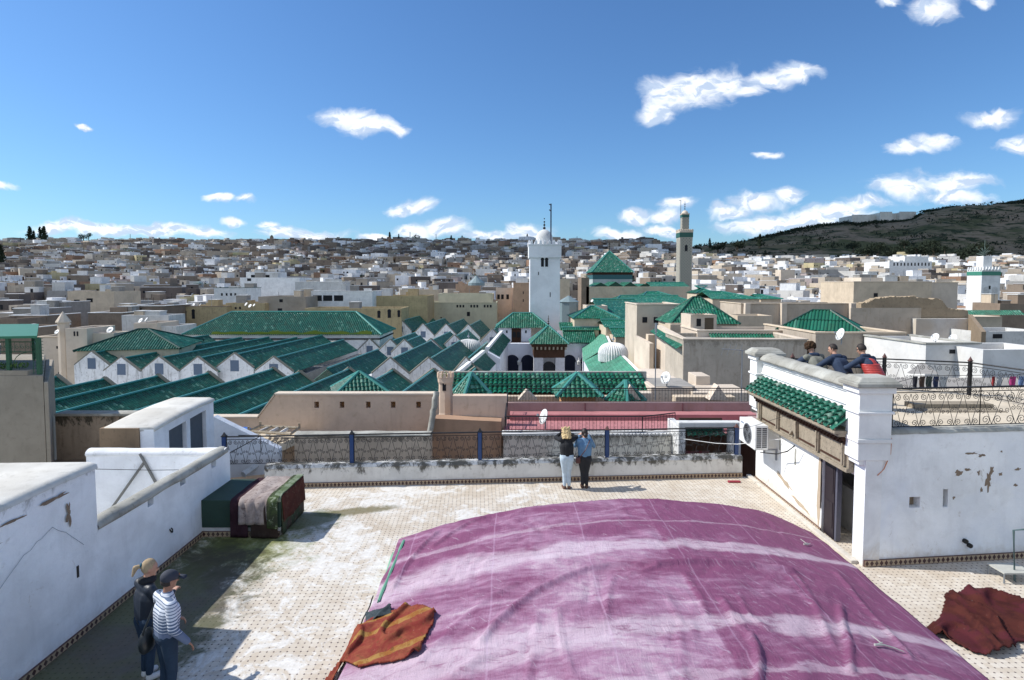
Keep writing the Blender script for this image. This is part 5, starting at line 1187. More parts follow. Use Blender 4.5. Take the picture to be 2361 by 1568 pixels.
# ------------------------------------------------------------------ minaret
D = 99.; mx = (xat(1220, D) + xat(1292, D))/2; mw_ = 72*D/FPX
mi = thing('white_minaret', 'square white minaret with twin arched windows, small dome and tall mast', 'minaret', (mx, D + mw_/2, GZ))
ztop = zat(563, D); M = yawM(mx, D + mw_/2, 0)
mm_ = plaster('minaret_lime', (.80, .81, .83), (.55, .56, .6), .15, .25, streak=.1)
MB().box(-mw_/2+.12, mw_/2-.12, -mw_/2+.12, mw_/2-.12, GZ, ztop-2.3, M).build('shaft', mm_, mi)
m = MB(); m.box(-mw_/2-.1, mw_/2+.1, -mw_/2-.1, mw_/2+.1, ztop-2.3, ztop, M); m.box(-mw_/2-.2, mw_/2+.2, -mw_/2-.2, mw_/2+.2, ztop-.15, ztop+.02, M); m.build('gallery', mm_, mi)
for s in range(4):
    for k in range(7):
        t = -1 + 2*(k+.5)/7; x, y = [(t, -1), (1, t), (-t, 1), (-1, -t)][s]; x *= mw_/2 + .0; y *= mw_/2; m = MB(); m.box(x-.2, x+.2, y-.2, y+.2, ztop+.02, ztop+.5, M); m.box(x-.12, x+.12, y-.12, y+.12, ztop+.5, ztop+.75, M); m.build('merlon', mm_, mi)
dr_ = 20*D/FPX; m = MB(); m.lathe([(dr_, -.2), (dr_*1.04, .5), (dr_, 1.)] + [(dr_*math.cos(a), 1. + 1.15*dr_*math.sin(a)) for a in [math.pi/2*k/10 for k in range(1, 11)]], (mx, D + mw_/2, ztop), 24); m.build('dome', plaster('dome_lime', (.66, .66, .64), (.3, .29, .26), .35, .8), mi, True)
tz = ztop + 1 + 1.15*dr_; m = MB(); m.tube([(mx, D+mw_/2, tz-.1), (mx, D+mw_/2, zat(506, D))], .05, 5)
for k, rr in enumerate((.26, .2, .16, .12)): m.lathe([(0, -rr), (rr*.7, -rr*.7), (rr, 0), (rr*.7, rr*.7), (0, rr)], (mx, D+mw_/2, tz+.25+k*.55), 8)
m.build('finial', plain('dark_bronze', (.04, .035, .03), .4, .5), mi)
px_ = xat(1269, D+1.); m = MB(); m.tube([(px_, D+.9, ztop), (px_, D+.9, zat(470, D+1))], .13, 6); m.tube([(px_-.35, D+.9, zat(470, D)), (px_+.1, D+.9, zat(470, D))], .1, 5); m.tube([(px_-.3, D+.9, zat(482, D)), (px_, D+.9, zat(486, D))], .08, 4); m.build('mast', plain('dark_blue_mast', (.02, .035, .07), .5), mi)
for u in (1250, 1259.5):
    m = MB(); m.slab([Vector((xat(u, D) + a, D+.06, zat(615, D) + b)) for a, b in arch_poly(.62, 1.55, horseshoe=.2)], (0, .1, 0)); m.build('arched_window', dark, mi)
m = MB(); m.slab([Vector((xat(1254.5, D) + a, D+.09, zat(616, D) + b)) for a, b in ((-.85, -.15), (.85, -.15), (.85, 2.0), (-.85, 2.0))], (0, .05, 0)); m.build('window_panel', mm_, mi)
for u, v0, v1 in ((1241, 627, 634), (1268, 674, 685)): box(xat(u, D)-.06, xat(u, D)+.06, D+.07, D+.2, zat(v1, D), zat(v0, D)).build('slit_window', dark, mi)
# ------------------------------------------------------------------ court of the mosque
ct = thing('mosque_court_arcade', 'white arcade of the mosque court with dark horseshoe arches', 'mosque', (8, 90, GZ))
D = 88.; cw = plaster('court_lime', (.78, .79, .84), (.5, .5, .54), .15, .4, streak=.1)
box(xat(1145, D), xat(1490, D), D, D+1., GZ, zat(792, D)).build('wall', cw, ct)
for uc, w in ((1180, 34), (1216, 30), (1313, 30), (1355, 34), (1400, 34)):
    z0 = -12.5; z1 = zat(818, D); m = MB(); m.slab([Vector((xat(uc, D) + a, D-.05, z0 + b)) for a, b in arch_poly(w*D/FPX, z1-z0, horseshoe=.13)], (0, .1, 0)); m.build('arch', plain('deep_blue_shadow', (.010, .014, .035), .9), ct)
for u in (1196, 1334, 1384):
    p = at(u, 835, D-.4); m = MB(); m.lathe([(0, -.5), (.2, -.4), (.28, .1), (.12, .3), (0, .5)], p, 6); m.tube([p + Vector((0, 0, .5)), p + Vector((0, .4, .9))], .04, 4); tag(m.build('court_lantern', dishm), 'white lantern hanging on the court arcade ' + {1196: 'between the two left arches', 1334: 'between the two right arches', 1384: 'at the far right arch'}[u], 'lantern', 'lanterns of the court arcade')
m = MB(); roof_panel(m, (xat(1300, D-.5), D-.5, zat(790, D)), (xat(1376, D-.5), D-.5, zat(790, D)), (0, 3.5, 2.0), pitch=.3, tile=.4, h=.1); m.build('tile_roof', tileg, ct)
box(xat(1290, D), xat(1378, D), D+3.6, D+3.9, GZ, zat(764, D+3)).build('back_wall', cw, ct)
m = MB(); roof_panel(m, (xat(1292, D+4), D+4.5, zat(763, D+4)), (xat(1372, D+4), D+4.5, zat(763, D+4)), (0, 3.0, 1.1), pitch=.3, tile=.4, h=.1); m.build('tile_roof', tileg, ct)
# upper gallery building left of the minaret
D = 94.; up_ = thing('mosque_gallery_house', 'white gallery house with a green roof and dark twin arched balcony left of the minaret', 'mosque', (-1, 97, GZ))
x0, x1 = xat(1149, D), xat(1224, D); ze = zat(756, D)
box(x0, x1, D, D+5, GZ, ze).build('wall', cw, up_)
hip_roof(up_, x0-.5, x1+3.2, D-.4, D+5.4, ze, zat(722, D+2.7)-ze, tileg, capg, None, pitch=.3, tile=.4, h=.1, cap=.14)
m = MB(); m.slab([Vector((xat(u, D), D-.06, zat(v, D))) for u, v in ((1179, 757), (1201, 757), (1201, 789), (1179, 789))], (0, .1, 0)); m.build('balcony', wooddark, up_)
for u in (1185, 1195): m = MB(); m.slab([Vector((xat(u, D) + a, D-.14, zat(778, D) + b)) for a, b in arch_poly(.55, .95)], (0, .1, 0)); m.build('arched_window', dark, up_)
for u in (1168, 1212): box(xat(u, D)-.12, xat(u, D)+.12, D-.05, D+.05, zat(768, D), zat(762, D)).build('slit_window', dark, up_)
box(x0-.2, x1+.2, D-.5, D, zat(793, D), zat(788, D)).build('cornice', wooddark, up_)
# fountain pavilion
D = 82.; fp = thing('fountain_pavilion', 'green pyramid roofed fountain pavilion with carved wood eaves in front of the minaret', 'pavilion', (xat(1264, D+2.8), D+2.8, GZ))
w = 90*D/FPX; xc = xat(1264, D+w/2); M = yawM(xc, D+w/2, 0); ze = zat(794, D)
hip_roof(fp, -w/2, w/2, -w/2, w/2, ze, zat(751, D+w/2)-ze, tileg, capg, M, pitch=.24, tile=.34, h=.08, cap=.12)
m = MB(); m.box(-w*.46, w*.46, -w*.46, w*.46, ze-.45, ze-.02, M); m.build('eave_beam', wooddark, fp)
m = MB()
for k in range(9):
    x = -w*.42 + w*.84*k/8; m.box(x-.12, x+.12, -w*.47-.05, -w*.44, ze-.8, ze-.4, M)
m.build('dentils', woodold, fp)
m = MB(); m.box(-w*.40, w*.40, -w*.42, w*.42, ze-2.0, ze-.45, M); m.build('carved_wood', wooddark, fp)
for s in (-1, 1): MB().box(s*w*.28-w*.12, s*w*.28+w*.12, -w*.42, -w*.1, GZ, ze-2.0, M).build('pillar', plaster('carved_stucco', (.52, .52, .55), (.25, .25, .28), .6, 3.), fp)
m = MB(); m.slab([M @ Vector((a, -w*.36, -12.6 + b)) for a, b in arch_poly(w*.34, 12.6+ze-2.6)], (0, .4, 0)); m.build('arch', dark, fp)
m = MB(); m.lathe([(0, -12.6), (.9, -12.6), (.5, -12), (.8, -8.1), (1.0, -7.6), (0, -7.4)], (xc, D+.9, 0), 10); m.build('basin', greyr, fp)
m = MB(); z_ = zat(751, D+w/2); m.tube([(xc, D+w/2, z_), (xc, D+w/2, z_+1.5)], .04, 4)
for k, rr in enumerate((.2, .15, .11)): m.lathe([(0, -rr), (rr, 0), (0, rr)], (xc, D+w/2, z_+.3+k*.35), 6)
m.build('finial', plain('dark_bronze', (0, 0, 0)), fp)
# court side wings
cwg = thing('mosque_court_wings', 'sloping green roofs with white ridge walls on both sides of the mosque court', 'mosque', (8, 75, GZ))
def ridgewall(pa, pb, h, t, mat, name='ridge_wall'):
    m = MB(); d = (pb-pa).normalized(); n = Vector((-d.y, d.x, 0)).normalized()*t; m.slab([pa, pb, pb - Vector((0, 0, h)), pa - Vector((0, 0, h))], n); return m.build(name, mat, cwg)
a, b = at(1044, 858, 56), at(1109, 807, 74); ridgewall(a, b, 1.2, -.5, white2)
sl = nx*1.9 + Vector((0, 0, -1.75)); m = MB(); roof_panel(m, a + sl, b + sl, -sl, pitch=.3, tile=.34, h=.08, seg=4); m.build('tile_roof', tilet, cwg)
m = MB(); m.slab([a + sl, b + sl, Vector((b.x+sl.x, b.y, GZ)), Vector((a.x+sl.x, a.y, GZ))], -nx*.3); m.build('wall', cw, cwg)
a, b = at(1118, 800, 76), at(1152, 762, 92); ridgewall(a, b, 1.2, -.5, white2); m = MB(); roof_panel(m, a + sl*.9, b + sl*.9, -sl*.9, pitch=.3, tile=.34, h=.08, seg=4); m.build('tile_roof', tilet, cwg)
m = MB(); m.slab([a + sl*.9, b + sl*.9, Vector((b.x+sl.x*.9, b.y, GZ)), Vector((a.x+sl.x*.9, a.y, GZ))], -nx*.3); m.build('wall', cw, cwg)
c0 = at(1124, 812, 74); m = MB(); m.slab([c0, c0 + Vector((1.6, 0, -.9)), c0 + Vector((1.6, 1.5, -.9)), c0 + Vector((0, 1.5, 0))], (0, 0, -6)); m.build('cross_wall', cw, cwg)
a, b = at(1466, 856, 56), at(1411, 800, 74); ridgewall(a, b, 1.2, -.45, white2)
sl = -nx*3.6 + Vector((0, 0, -1.9)); m = MB(); roof_panel(m, b + sl, a + sl, -sl, pitch=.24, tile=.34, h=.05, seg=4); m.build('tile_roof', tilep, cwg)
m = MB(); m.slab([a + sl, b + sl, Vector((b.x+sl.x, b.y, GZ)), Vector((a.x+sl.x, a.y, GZ))], nx*.3); m.build('wall', cw, cwg)
sl = nx*2.2 + Vector((0, 0, -1.9)); m = MB(); roof_panel(m, a + sl, b + sl, -sl, pitch=.24, tile=.34, h=.06, seg=4); m.build('tile_roof', tileg, cwg)
a, b = at(1404, 796, 75), at(1388, 757, 96); ridgewall(a, b, 1.2, -.45, white2); sl = -nx*3.4 + Vector((0, 0, -2.2)); m = MB(); roof_panel(m, b + sl, a + sl, -sl, pitch=.24, tile=.34, h=.05, seg=4); m.build('tile_roof', tilep, cwg)
m = MB(); m.slab([a + sl, b + sl, Vector((b.x+sl.x, b.y, GZ)), Vector((a.x+sl.x, a.y, GZ))], nx*.3); m.build('wall', cw, cwg)
sl = nx*2.6 + Vector((0, 0, -2.)); m = MB(); roof_panel(m, a + sl, b + sl, -sl, pitch=.24, tile=.34, h=.06, seg=4); m.build('tile_roof', tileg, cwg)
box(xat(1470, 58), 40, 57, 57.4, GZ, -6.5).build('outer_wall', cream, cwg)
for (u, v, d, r_, lab) in ((1080, 803, 84, 1.75, 'ribbed white cupola at the left side of the mosque court'), (1413, 813, 68, 1.55, 'ribbed white cupola among the light green roofs right of the court')):
    p = at(u, v, d); m = MB(); m.lathe([(r_, -1.), (r_*1.02, 0)] + [(r_*math.cos(q)**.8, r_*.78*math.sin(q)) for q in [math.pi/2*k/10 for k in range(1, 11)]], p, 144, rib=.13, nr=36)
    o = m.build('cupola', oldwhite if u < 1200 else white2, None); tag(o, lab, 'dome')
    m = MB(); m.tube([p + Vector((0, 0, r_*.8)), p + Vector((0, 0, r_*.8+.9))], .05, 4); m.lathe([(0, -.2), (.22, 0), (0, .2)], p + Vector((0, 0, r_*.8+.35)), 6); m.build('finial', steel, o)
# ------------------------------------------------------------------ green roofs and towers behind the court
def tile_slope(label, quadpix, D0, D1, mat=tileg, name='tiled_roof', wallm_=cream, zb=-10, pitch=.3, hipa=0., hipb=0.):
    """one visible slope: eave u0..u1 at v_e (distance D0), ridge v_r (distance D1)"""
    u0, u1, ve, vr = quadpix; a = at(u0, ve, D0); b = at(u1, ve, D0); r = at((u0+u1)/2, vr, D1)
    o = thing(name, label, 'roof', ((a.x+b.x)/2, D0, zb)); m = MB()
    roof_panel(m, (a.x, D0, a.z), (b.x, D0, b.z), (0, D1-D0, r.z-a.z), hipa, hipb, pitch=pitch, tile=.4, h=.09, seg=4)
    roof_panel(m, (b.x, 2*D1-D0, a.z), (a.x, 2*D1-D0, a.z), (0, -(D1-D0), r.z-a.z), hipb, hipa, pitch=pitch, tile=.4, h=.09, seg=4)
    m.build('tile_roof', mat, o)
    m = MB(); m.tube([(a.x+hipa, D1, r.z+.1), (b.x-hipb, D1, r.z+.1)], .14, 5)
    if hipa: m.tube([(a.x, D0, a.z+.08), (a.x+hipa, D1, r.z+.1)], .14, 5)
    if hipb: m.tube([(b.x, D0, a.z+.08), (b.x-hipb, D1, r.z+.1)], .14, 5)
    m.build('ridge_cap', capg, o)
    if hipa or hipb:
        m = MB(); k = D1-D0
        if hipb: roof_panel(m, (b.x, D0, a.z), (b.x, 2*D1-D0, a.z), (-hipb, 0, r.z-a.z), k, k, pitch=pitch, tile=.4, h=.09, seg=4)
        if hipa: roof_panel(m, (a.x, 2*D1-D0, a.z), (a.x, D0, a.z), (hipa, 0, r.z-a.z), k, k, pitch=pitch, tile=.4, h=.09, seg=4)
        m.build('hip_slope', mat, o)
    box(a.x+.3, b.x-.3, D0+.3, 2*D1-D0-.3, zb, a.z).build('wall', wallm_, o); return o
tile_slope('green hipped roof with pale mortar hips just right of the minaret', (1320, 1430, 735, 707), 92, 97, hipa=3.5, hipb=3.5)
tile_slope('low green tiled strip roof under the hipped roof right of the minaret', (1297, 1385, 762, 756), 90, 92, hipa=0)
tile_slope('green tiled roof with bright ribs right of the hipped roof', (1393, 1475, 755, 738), 85, 89)
tile_slope('darker green tiled roof below the bright ribbed one', (1415, 1475, 778, 757), 80, 84)
tile_slope('wide dark green roof field behind the banded beige block', (1388, 1500, 735, 690), 104, 118, mat=tilet)
tile_slope('green roof field with a small orange patch behind the hipped roof', (1400, 1600, 712, 682), 122, 134, mat=tileg, hipa=5)
tile_slope('long green roof beneath the mosque mausoleum wall', (1470, 1592, 694, 673), 138, 146, hipb=6, hipa=4)
tile_slope('long green hipped roof right of the banded block', (1640, 1755, 690, 673), 118, 124, hipb=6)
tile_slope('small green pyramid roof behind the pyramid roofed house', (1604, 1652, 676, 660), 135, 139, hipa=4, hipb=4)
tile_slope('green roof end beside the dead tree', (1752, 1805, 690, 680), 120, 124, hipb=3)
# mausoleum wall with little green roofs
D = 150.; mz = thing('shrine_wall', 'long beige shrine wall with small green gable roofs along its top', 'mosque', (xat(1470, D), D, -12))
box(xat(1351, D), xat(1480, D), D, D+2, -12, zat(661, D)).build('wall', cream, mz); box(xat(1480, D), xat(1592, D), D+.5, D+2, -12, zat(661, D)).build('wall', cream, mz)
for uc, w, v in ((1383, 34, 652), (1417, 36, 650), (1451, 32, 651), (1482, 24, 655)):
    x0, x1 = xat(uc-w/2, D+3), xat(uc+w/2, D+3); z0 = zat(661, D+3); z1 = zat(v, D+3); m = MB(); xc = (x0+x1)/2
    roof_panel(m, (x0, D+14, z0), (x0, D+2.2, z0), (xc-x0, 0, z1-z0), pitch=.35, h=.08, seg=4); roof_panel(m, (x1, D+2.2, z0), (x1, D+14, z0), (xc-x1, 0, z1-z0), pitch=.35, h=.08, seg=4)
    m.slab([Vector((x0, D+2.3, z0)), Vector((xc, D+2.3, z1)), Vector((x1, D+2.3, z0))], (0, .2, 0)); m.build('gable_roof', tileg, mz)
tile_slope('long green roof behind the shrine wall', (1500, 1590, 661, 652), 153, 158, zb=-5)
D = 168.; w = 97*D/FPX; xc = xat(1403.5, D+w/2); sh = thing('shrine_tower', 'square white shrine with a tall green pyramid roof', 'shrine', (xc, D+w/2, -10)); ze = zat(628, D)
hip_roof(sh, -w/2, w/2, -w/2, w/2, ze, zat(579, D+w/2)-ze, tilen, capg, yawM(xc, D+w/2, 0), pitch=.36, tile=.4, h=.1, cap=.16)
box(xc-w*.47, xc+w*.47, D+.35, D+w-.4, -10, ze-.7).build('wall', plaster('pale_teal_wall', (.46, .52, .50), (.3, .32, .3), .3, .3), sh); box(xc-w*.48, xc+w*.48, D+.3, D+w-.3, ze-.7, ze).build('eave_band', wooddark, sh); box(xc-w*.472, xc+w*.472, D+.33, D+w-.35, ze-2.0, ze-.71).build('tile_band', plain('teal_tile_band', (.03, .12, .13), .5), sh)
m = MB(); z_ = zat(579, D+w/2); m.tube([(xc, D+w/2, z_), (xc, D+w/2, z_+3)], .08, 4); [m.lathe([(0, -.3), (.3, 0), (0, .3)], (xc, D+w/2, z_+.7+k*.75), 6) for k in range(3)]; m.build('finial', plain('dark_bronze', (0, 0, 0)), sh)
# brick minaret
D = 182.; xc = (xat(1563, D)+xat(1596, D))/2; w = 30*D/FPX; ym = D + w/2
bmn = thing('patterned_minaret', 'tall slender grey patterned minaret with green tile bands', 'minaret', (xc, ym, -8))
bmm = bpy.data.materials.new('lozenge_brick'); bmm.use_nodes = True; T = NT(bmm.node_tree); b_ = T.n['Principled BSDF']; gx, gy, gz = T.sep(T.node('ShaderNodeNewGeometry').outputs['Position'])
q = T.m('ADD', gx, gy); d1 = T.m('FRACT', T.m('MULTIPLY', T.m('ADD', q, gz), 1.1)); d2 = T.m('FRACT', T.m('MULTIPLY', T.m('SUBTRACT', q, gz), 1.1))
c = T.mix(T.m('MULTIPLY', T.ss(d1, .3, .5), T.ss(d2, .3, .5)), (.40, .37, .30), (.17, .18, .16)); T.put(b_, 'Base Color', c); b_.inputs['Roughness'].default_value = .9
zt = zat(533, D); h = w/2
MB().box(xc-h+.1, xc+h-.1, ym-h+.1, ym+h-.1, -8, zt-3).build('shaft', plaster('grey_stone_render', (.46, .43, .36), (.3, .27, .22), .3, .3), bmn)
MB().box(xc-h+.45, xc+h-.45, ym-h+.04, ym+h-.04, -6, zt-2.2).build('pattern_panel', bmm, bmn); MB().box(xc-h+.04, xc+h-.04, ym-h+.45, ym+h-.45, -6, zt-2.2).build('pattern_panel', bmm, bmn)
MB().box(xc-h+.05, xc+h-.05, ym-h+.05, ym+h-.05, zt-3, zt-1.9).build('frame', plaster('grey_stone_render', (0,0,0)), bmn)
MB().box(xc-h-.05, xc+h+.05, ym-h-.05, ym+h+.05, zt-1.9, zt-.4).build('tile_band', plain('deep_green_band', (.02, .10, .075), .5), bmn)
m = MB(); m.box(xc-h-.1, xc+h+.1, ym-h-.1, ym+h+.1, zt-.4, zt)
for k in range(6):
    t = -h + 2*h*(k+.5)/6
    for a, b in ((t, -h), (t, h), (-h, t), (h, t)): MB().box(xc+a-.2, xc+a+.2, ym+b-.2, ym+b+.2, zt, zt+.6).build('merlon', cream2, bmn)
m.build('cornice', cream2, bmn)
h2 = h*.52; z2 = zat(493, D); MB().box(xc-h2, xc+h2, ym-h2, ym+h2, zt, z2-1).build('lantern_tower', bmm, bmn); MB().box(xc-h2-.06, xc+h2+.06, ym-h2-.06, ym+h2+.06, z2-1, z2-.1).build('tile_band', plain('deep_green_band', (0, 0, 0)), bmn); MB().box(xc-h2-.15, xc+h2+.15, ym-h2-.15, ym+h2+.15, z2-.1, z2+.25).build('cornice', cream2, bmn)
m = MB(); m.lathe([(1.1*math.cos(a), 1.1*math.sin(a)) for a in [math.pi/2*k/6 for k in range(7)]], (xc, ym, z2+.2), 12); m.build('dome', cream2, bmn, True)
m = MB(); m.tube([(xc, ym, z2+1.2), (xc, ym, z2+4.2)], .07, 4); [m.lathe([(0, -.25), (.22, 0), (0, .25)], (xc, ym, z2+1.8+k*.7), 6) for k in range(3)]; m.tube([(xc-1.3, ym, z2), (xc-1.3, ym, z2+4.6)], .08, 4); m.tube([(xc-2., ym, z2+4.4), (xc-1.2, ym, z2+4.5)], .06, 4); m.build('finial', plain('dark_bronze', (0, 0, 0)), bmn)
m = MB(); m.slab([Vector((xc + a, ym-h+.02, zt-6.3 + b)) for a, b in arch_poly(.9, 2.)], (0, .1, 0)); m.build('arched_window', dark, bmn)
# small white minaret at right
D = 118.; xc = (xat(2259, D)+xat(2304, D))/2; w = 43*D/FPX; ym = D+w/2; h = w/2
wm2 = thing('small_white_minaret', 'small white minaret with a green band and battlements at the right', 'minaret', (xc, ym, -12)); zt = zat(623, D)
box(xc-h, xc+h, ym-h, ym+h, -12, zt).build('shaft', white, wm2); box(xc-h-.05, xc+h+.05, ym-h-.05, ym+h+.05, zat(635, D), zat(626, D)).build('tile_band', plain('sea_green_band', (.05, .22, .15), .5), wm2)
m = MB()
for k in range(6):
    t = -h + 2*h*(k+.5)/6
    for a, b in ((t, -h), (t, h), (-h, t), (h, t)): MB().box(xc+a-.16, xc+a+.16, ym+b-.16, ym+b+.16, zt, zt+.7, None, .5).build('merlon', white, wm2)
pass; z2 = zat(590, D); box(xc-.9, xc+.9, ym-.9, ym+.9, zt, z2).build('lantern_tower', white, wm2)
m = MB()
for k in range(26): a = random.uniform(0, 6.28); r_ = random.uniform(.2, 1.6); m.tube([(xc + random.uniform(-.3, .3), ym, z2 + random.uniform(0, .8)), (xc + r_*math.cos(a), ym + r_*math.sin(a), z2 + random.uniform(.2, 1.9))], .05, 3)
m.tube([(xc, ym, z2), (xc, ym, z2+3.4)], .06, 4); m.build('loudspeaker_frame', plain('rust_frame', (.10, .14, .12), .7), wm2)
for u in (2272, 2291): m = MB(); m.slab([Vector((xat(u, D) + a, D-.03, zat(680, D) + b)) for a, b in arch_poly(1.2, 1.7)], (0, .05, 0)); m.build('blind_arch', oldwhite, wm2)
box(xat(2277, D), xat(2281, D), D-.05, D+.1, zat(667, D), zat(659, D)).build('window', dark, wm2)

# ------------------------------------------------------------------ hand placed houses (picture columns, top row, distance)
H = house
H('banded beige house block with two small square windows', 1468, 1568, 703, 68, 7, striped, wins=((1481, 1492, 731, 744), (1507, 1519, 731, 744)), para=1.0, cop=cream2)
H('beige stair block with a slender pier beside the pyramid roof', 1545, 1590, 748, 58, 2, cream)
o, M, w, ze = pav(1548, 1708, 686, 748, 60., 'large green pyramid roof behind the small beige roof hut', tileg, .3, cream, rows=1, cap=.12, h=.09, asp=.9)
H('small beige roof hut with a dark door, a window and a green tile canopy', 1592, 1652, 726, 52, 3, cream2, wins=((1606, 1616, 735, 752), (1625, 1645, 733, 764, plain('olive_door', (.10, .07, .04), .7))), zb=-9)
m = MB(); roof_panel(m, (xat(1597, 51.6), 51.6, zat(724, 51.6)), (xat(1652, 51.6), 51.6, zat(724, 51.6)), (0, .7, .35), pitch=.28, h=.09); tag(m.build('tile_canopy', tileg), 'green tile canopy over the door of the small beige roof hut', 'canopy')
H('large grey beige house wall with a dark gutter stripe behind the white pier', 1577, 1858, 784, 44, 6, plaster('shade_wall', (.50, .44, .36), (.26, .20, .15), .45, .6, streak=.55, top=(zat(784, 44), 1.2, .35)), yaw=-2, cop=cream2, para=.3)
H('sunken roof yard with a green tile strip and pale parapets', 1608, 1852, 764, 49.5, 5, cream2, zb=-8, para=.8, yaw=-1, cop=cream2)
m = MB(); roof_panel(m, (xat(1640, 49), 48.9, zat(780, 49)), (xat(1795, 49), 48.9, zat(780, 49)), (0, .7, .35), pitch=.25, h=.09); tag(m.build('tile_canopy', tileg), 'long narrow green tile strip inside the sunken roof yard', 'canopy')
sl_ = thing('sloping_white_wall', 'tall pale wall with a descending parapet and a green tile ledge', 'wall', (11, 45, GZ))
a, b = at(1514, 750, 56), at(1579, 786, 44.2); m = MB(); m.slab([a, b, Vector((b.x, b.y, GZ)), Vector((a.x, a.y, GZ))], (.5, 0, 0)); m.build('wall', cream2, sl_)
a2, b2 = at(1510, 765, 56), at(1572, 805, 44.5); m = MB(); roof_panel(m, b2 + Vector((-.5, 0, 0)), a2 + Vector((-.5, 0, 0)), (.6, 0, .35), pitch=.28, h=.08); m.build('tile_ledge', tileg, sl_)
m = MB(); m.box(xat(1495, 57), xat(1517, 57), 57, 58, GZ, zat(772, 57)); m.build('return_wall', cream, sl_); m = MB(); m.slab([at(1462, 774, 62), at(1497, 792, 54), Vector((at(1497, 792, 54).x, 54, GZ)), Vector((at(1462, 774, 62).x, 62, GZ))], (.4, 0, 0)); m.build('low_wall', cream2, sl_)
H('long beige house wall with pilasters behind the second pyramid roof', 1708, 1982, 701, 80, 8, plaster('long_wall_render', (.52, .44, .35), (.34, .26, .18), .5, .5, streak=.55), yaw=0, cop=cream, para=.4)
for u in (1722, 1806, 1965): m = MB(); x = xat(u, 79.6); m.box(x-.35, x+.35, 79.3, 79.98, GZ, zat(699, 79.6)); tag(m.build('wall_buttress', cream2), {1722: 'leftmost pale buttress of the long beige wall', 1806: 'middle pale buttress of the long beige wall', 1965: 'rightmost pale buttress of the long beige wall'}[u], 'buttress', 'buttresses of the long beige wall')
H('beige box shaped roof room left of the long wall', 1700, 1780, 728, 72, 4, cream, zb=-6)
pav(1842, 2026, 716, 766, 48., 'green pyramid roof with its lit side left, behind the three men', tileg, .27, cream, rows=2, cap=.1, h=.08, asp=.8, yaw=-32, over=.3)
H('plain grey house wall with a pale coping under the second pyramid roof', 1880, 2086, 769, 44, 9, plaster('flat_grey_wall', (.42, .36, .29), (.24, .19, .14), .45, .6, streak=.45), yaw=0, cop=cream, para=.4)
H('low beige house front with two small windows left of the pyramid roof', 1842, 1905, 768, 46.5, 2, cream, wins=((1864, 1869, 773, 780), (1880, 1886, 776, 782)), yaw=-20)
# ruined wall
D = 75.; rw = thing('ruined_wall', 'half ruined brown stone wall with a ragged top and a white patch below', 'wall', (55, 75, GZ))
m = MB(); top = [(1985, 700), (2000, 697), (2015, 690), (2040, 686), (2075, 684), (2110, 684), (2112, 688), (2160, 689), (2172, 694), (2185, 712), (2200, 713), (2230, 716), (2232, 725)]
pts = []
for (u0, v0), (u1, v1) in zip(top, top[1:]):
    for k in range(9): t = k/9; pts.append(at(u0+(u1-u0)*t, v0+(v1-v0)*t + random.uniform(-2.2, 1.8), D))
pts.append(at(*top[-1], D)); m.slab([Vector((pts[0].x, D, GZ))] + pts + [Vector((pts[-1].x, D, GZ))], (0, 1.1, 0)); m.build('wall', plaster('rubble_stone', (.36, .28, .19), (.13, .10, .07), .7, .8, streak=.15, bump=1.), rw)
m = MB(); m.box(xat(1960, D), xat(2122, D), D-.15, D-.003, GZ, zat(710, D)); m.build('render_coat', plaster('long_wall_render', (0, 0, 0)), rw); m = MB(); m.box(xat(2113, D-1), xat(2236, D-1), D-1, D-.2, GZ, zat(735, D-1)); m.build('white_coat', plaster('patchy_white', (.62, .60, .56), (.4, .36, .3), .3, .4, tint=((.50, .43, .33), .7)), rw)
m = MB(); m.slab([at(2232, 725, 74), at(2262, 765, 62), Vector((at(2262, 765, 62).x, 62, GZ)), Vector((at(2232, 725, 74).x, 74, GZ))], (.5, 0, 0)); m.build('end_wall', mud, rw)
H('large beige house with pilasters and small dark windows on the right', 1968, 2148, 650, 112, 12, cream, wins=((2013, 2022, 676, 685), (2033, 2040, 689, 698), (2066, 2074, 688, 693), (2096, 2106, 685, 693)), cop=cream2)
H('upper storey block of the large beige house', 1985, 2080, 640, 118, 6, cream2)
H('plain beige house wing beside the small white minaret', 2146, 2208, 652, 114, 10, cream2, cop=cream)
H('low white house with one dark window and dishes on its roof', 2131, 2262, 794, 38, 6, plaster('near_white', (.70, .69, .66), (.45, .42, .36), .25, .6, streak=.2), wins=((2192, 2208, 806, 815),), yaw=4, para=.3, cop=concrete)
H('white yard wall right of the low white house', 2262, 2450, 806, 36, 4, plaster('near_white', (0, 0, 0)), yaw=3)
H('pale house below the green tiled strip roof at far right', 2232, 2310, 730, 92, 8, cream2)
H('grey white flat house beneath the small minaret', 2250, 2420, 764, 70, 6, oldwhite, wins=((2290, 2312, 748+22, 780),), yaw=2)
m = MB(); roof_panel(m, (xat(2236, 90), 90, zat(727, 90)), (xat(2365, 90), 90, zat(727, 90)), (0, 1., .7), pitch=.4, h=.12); tag(m.build('tile_strip', tileg), 'green tile strip along a wall at the foot of the small white minaret', 'canopy')
H('brown brick yard wall behind the yard with laundry', 2305, 2420, 700, 100, 6, brown)
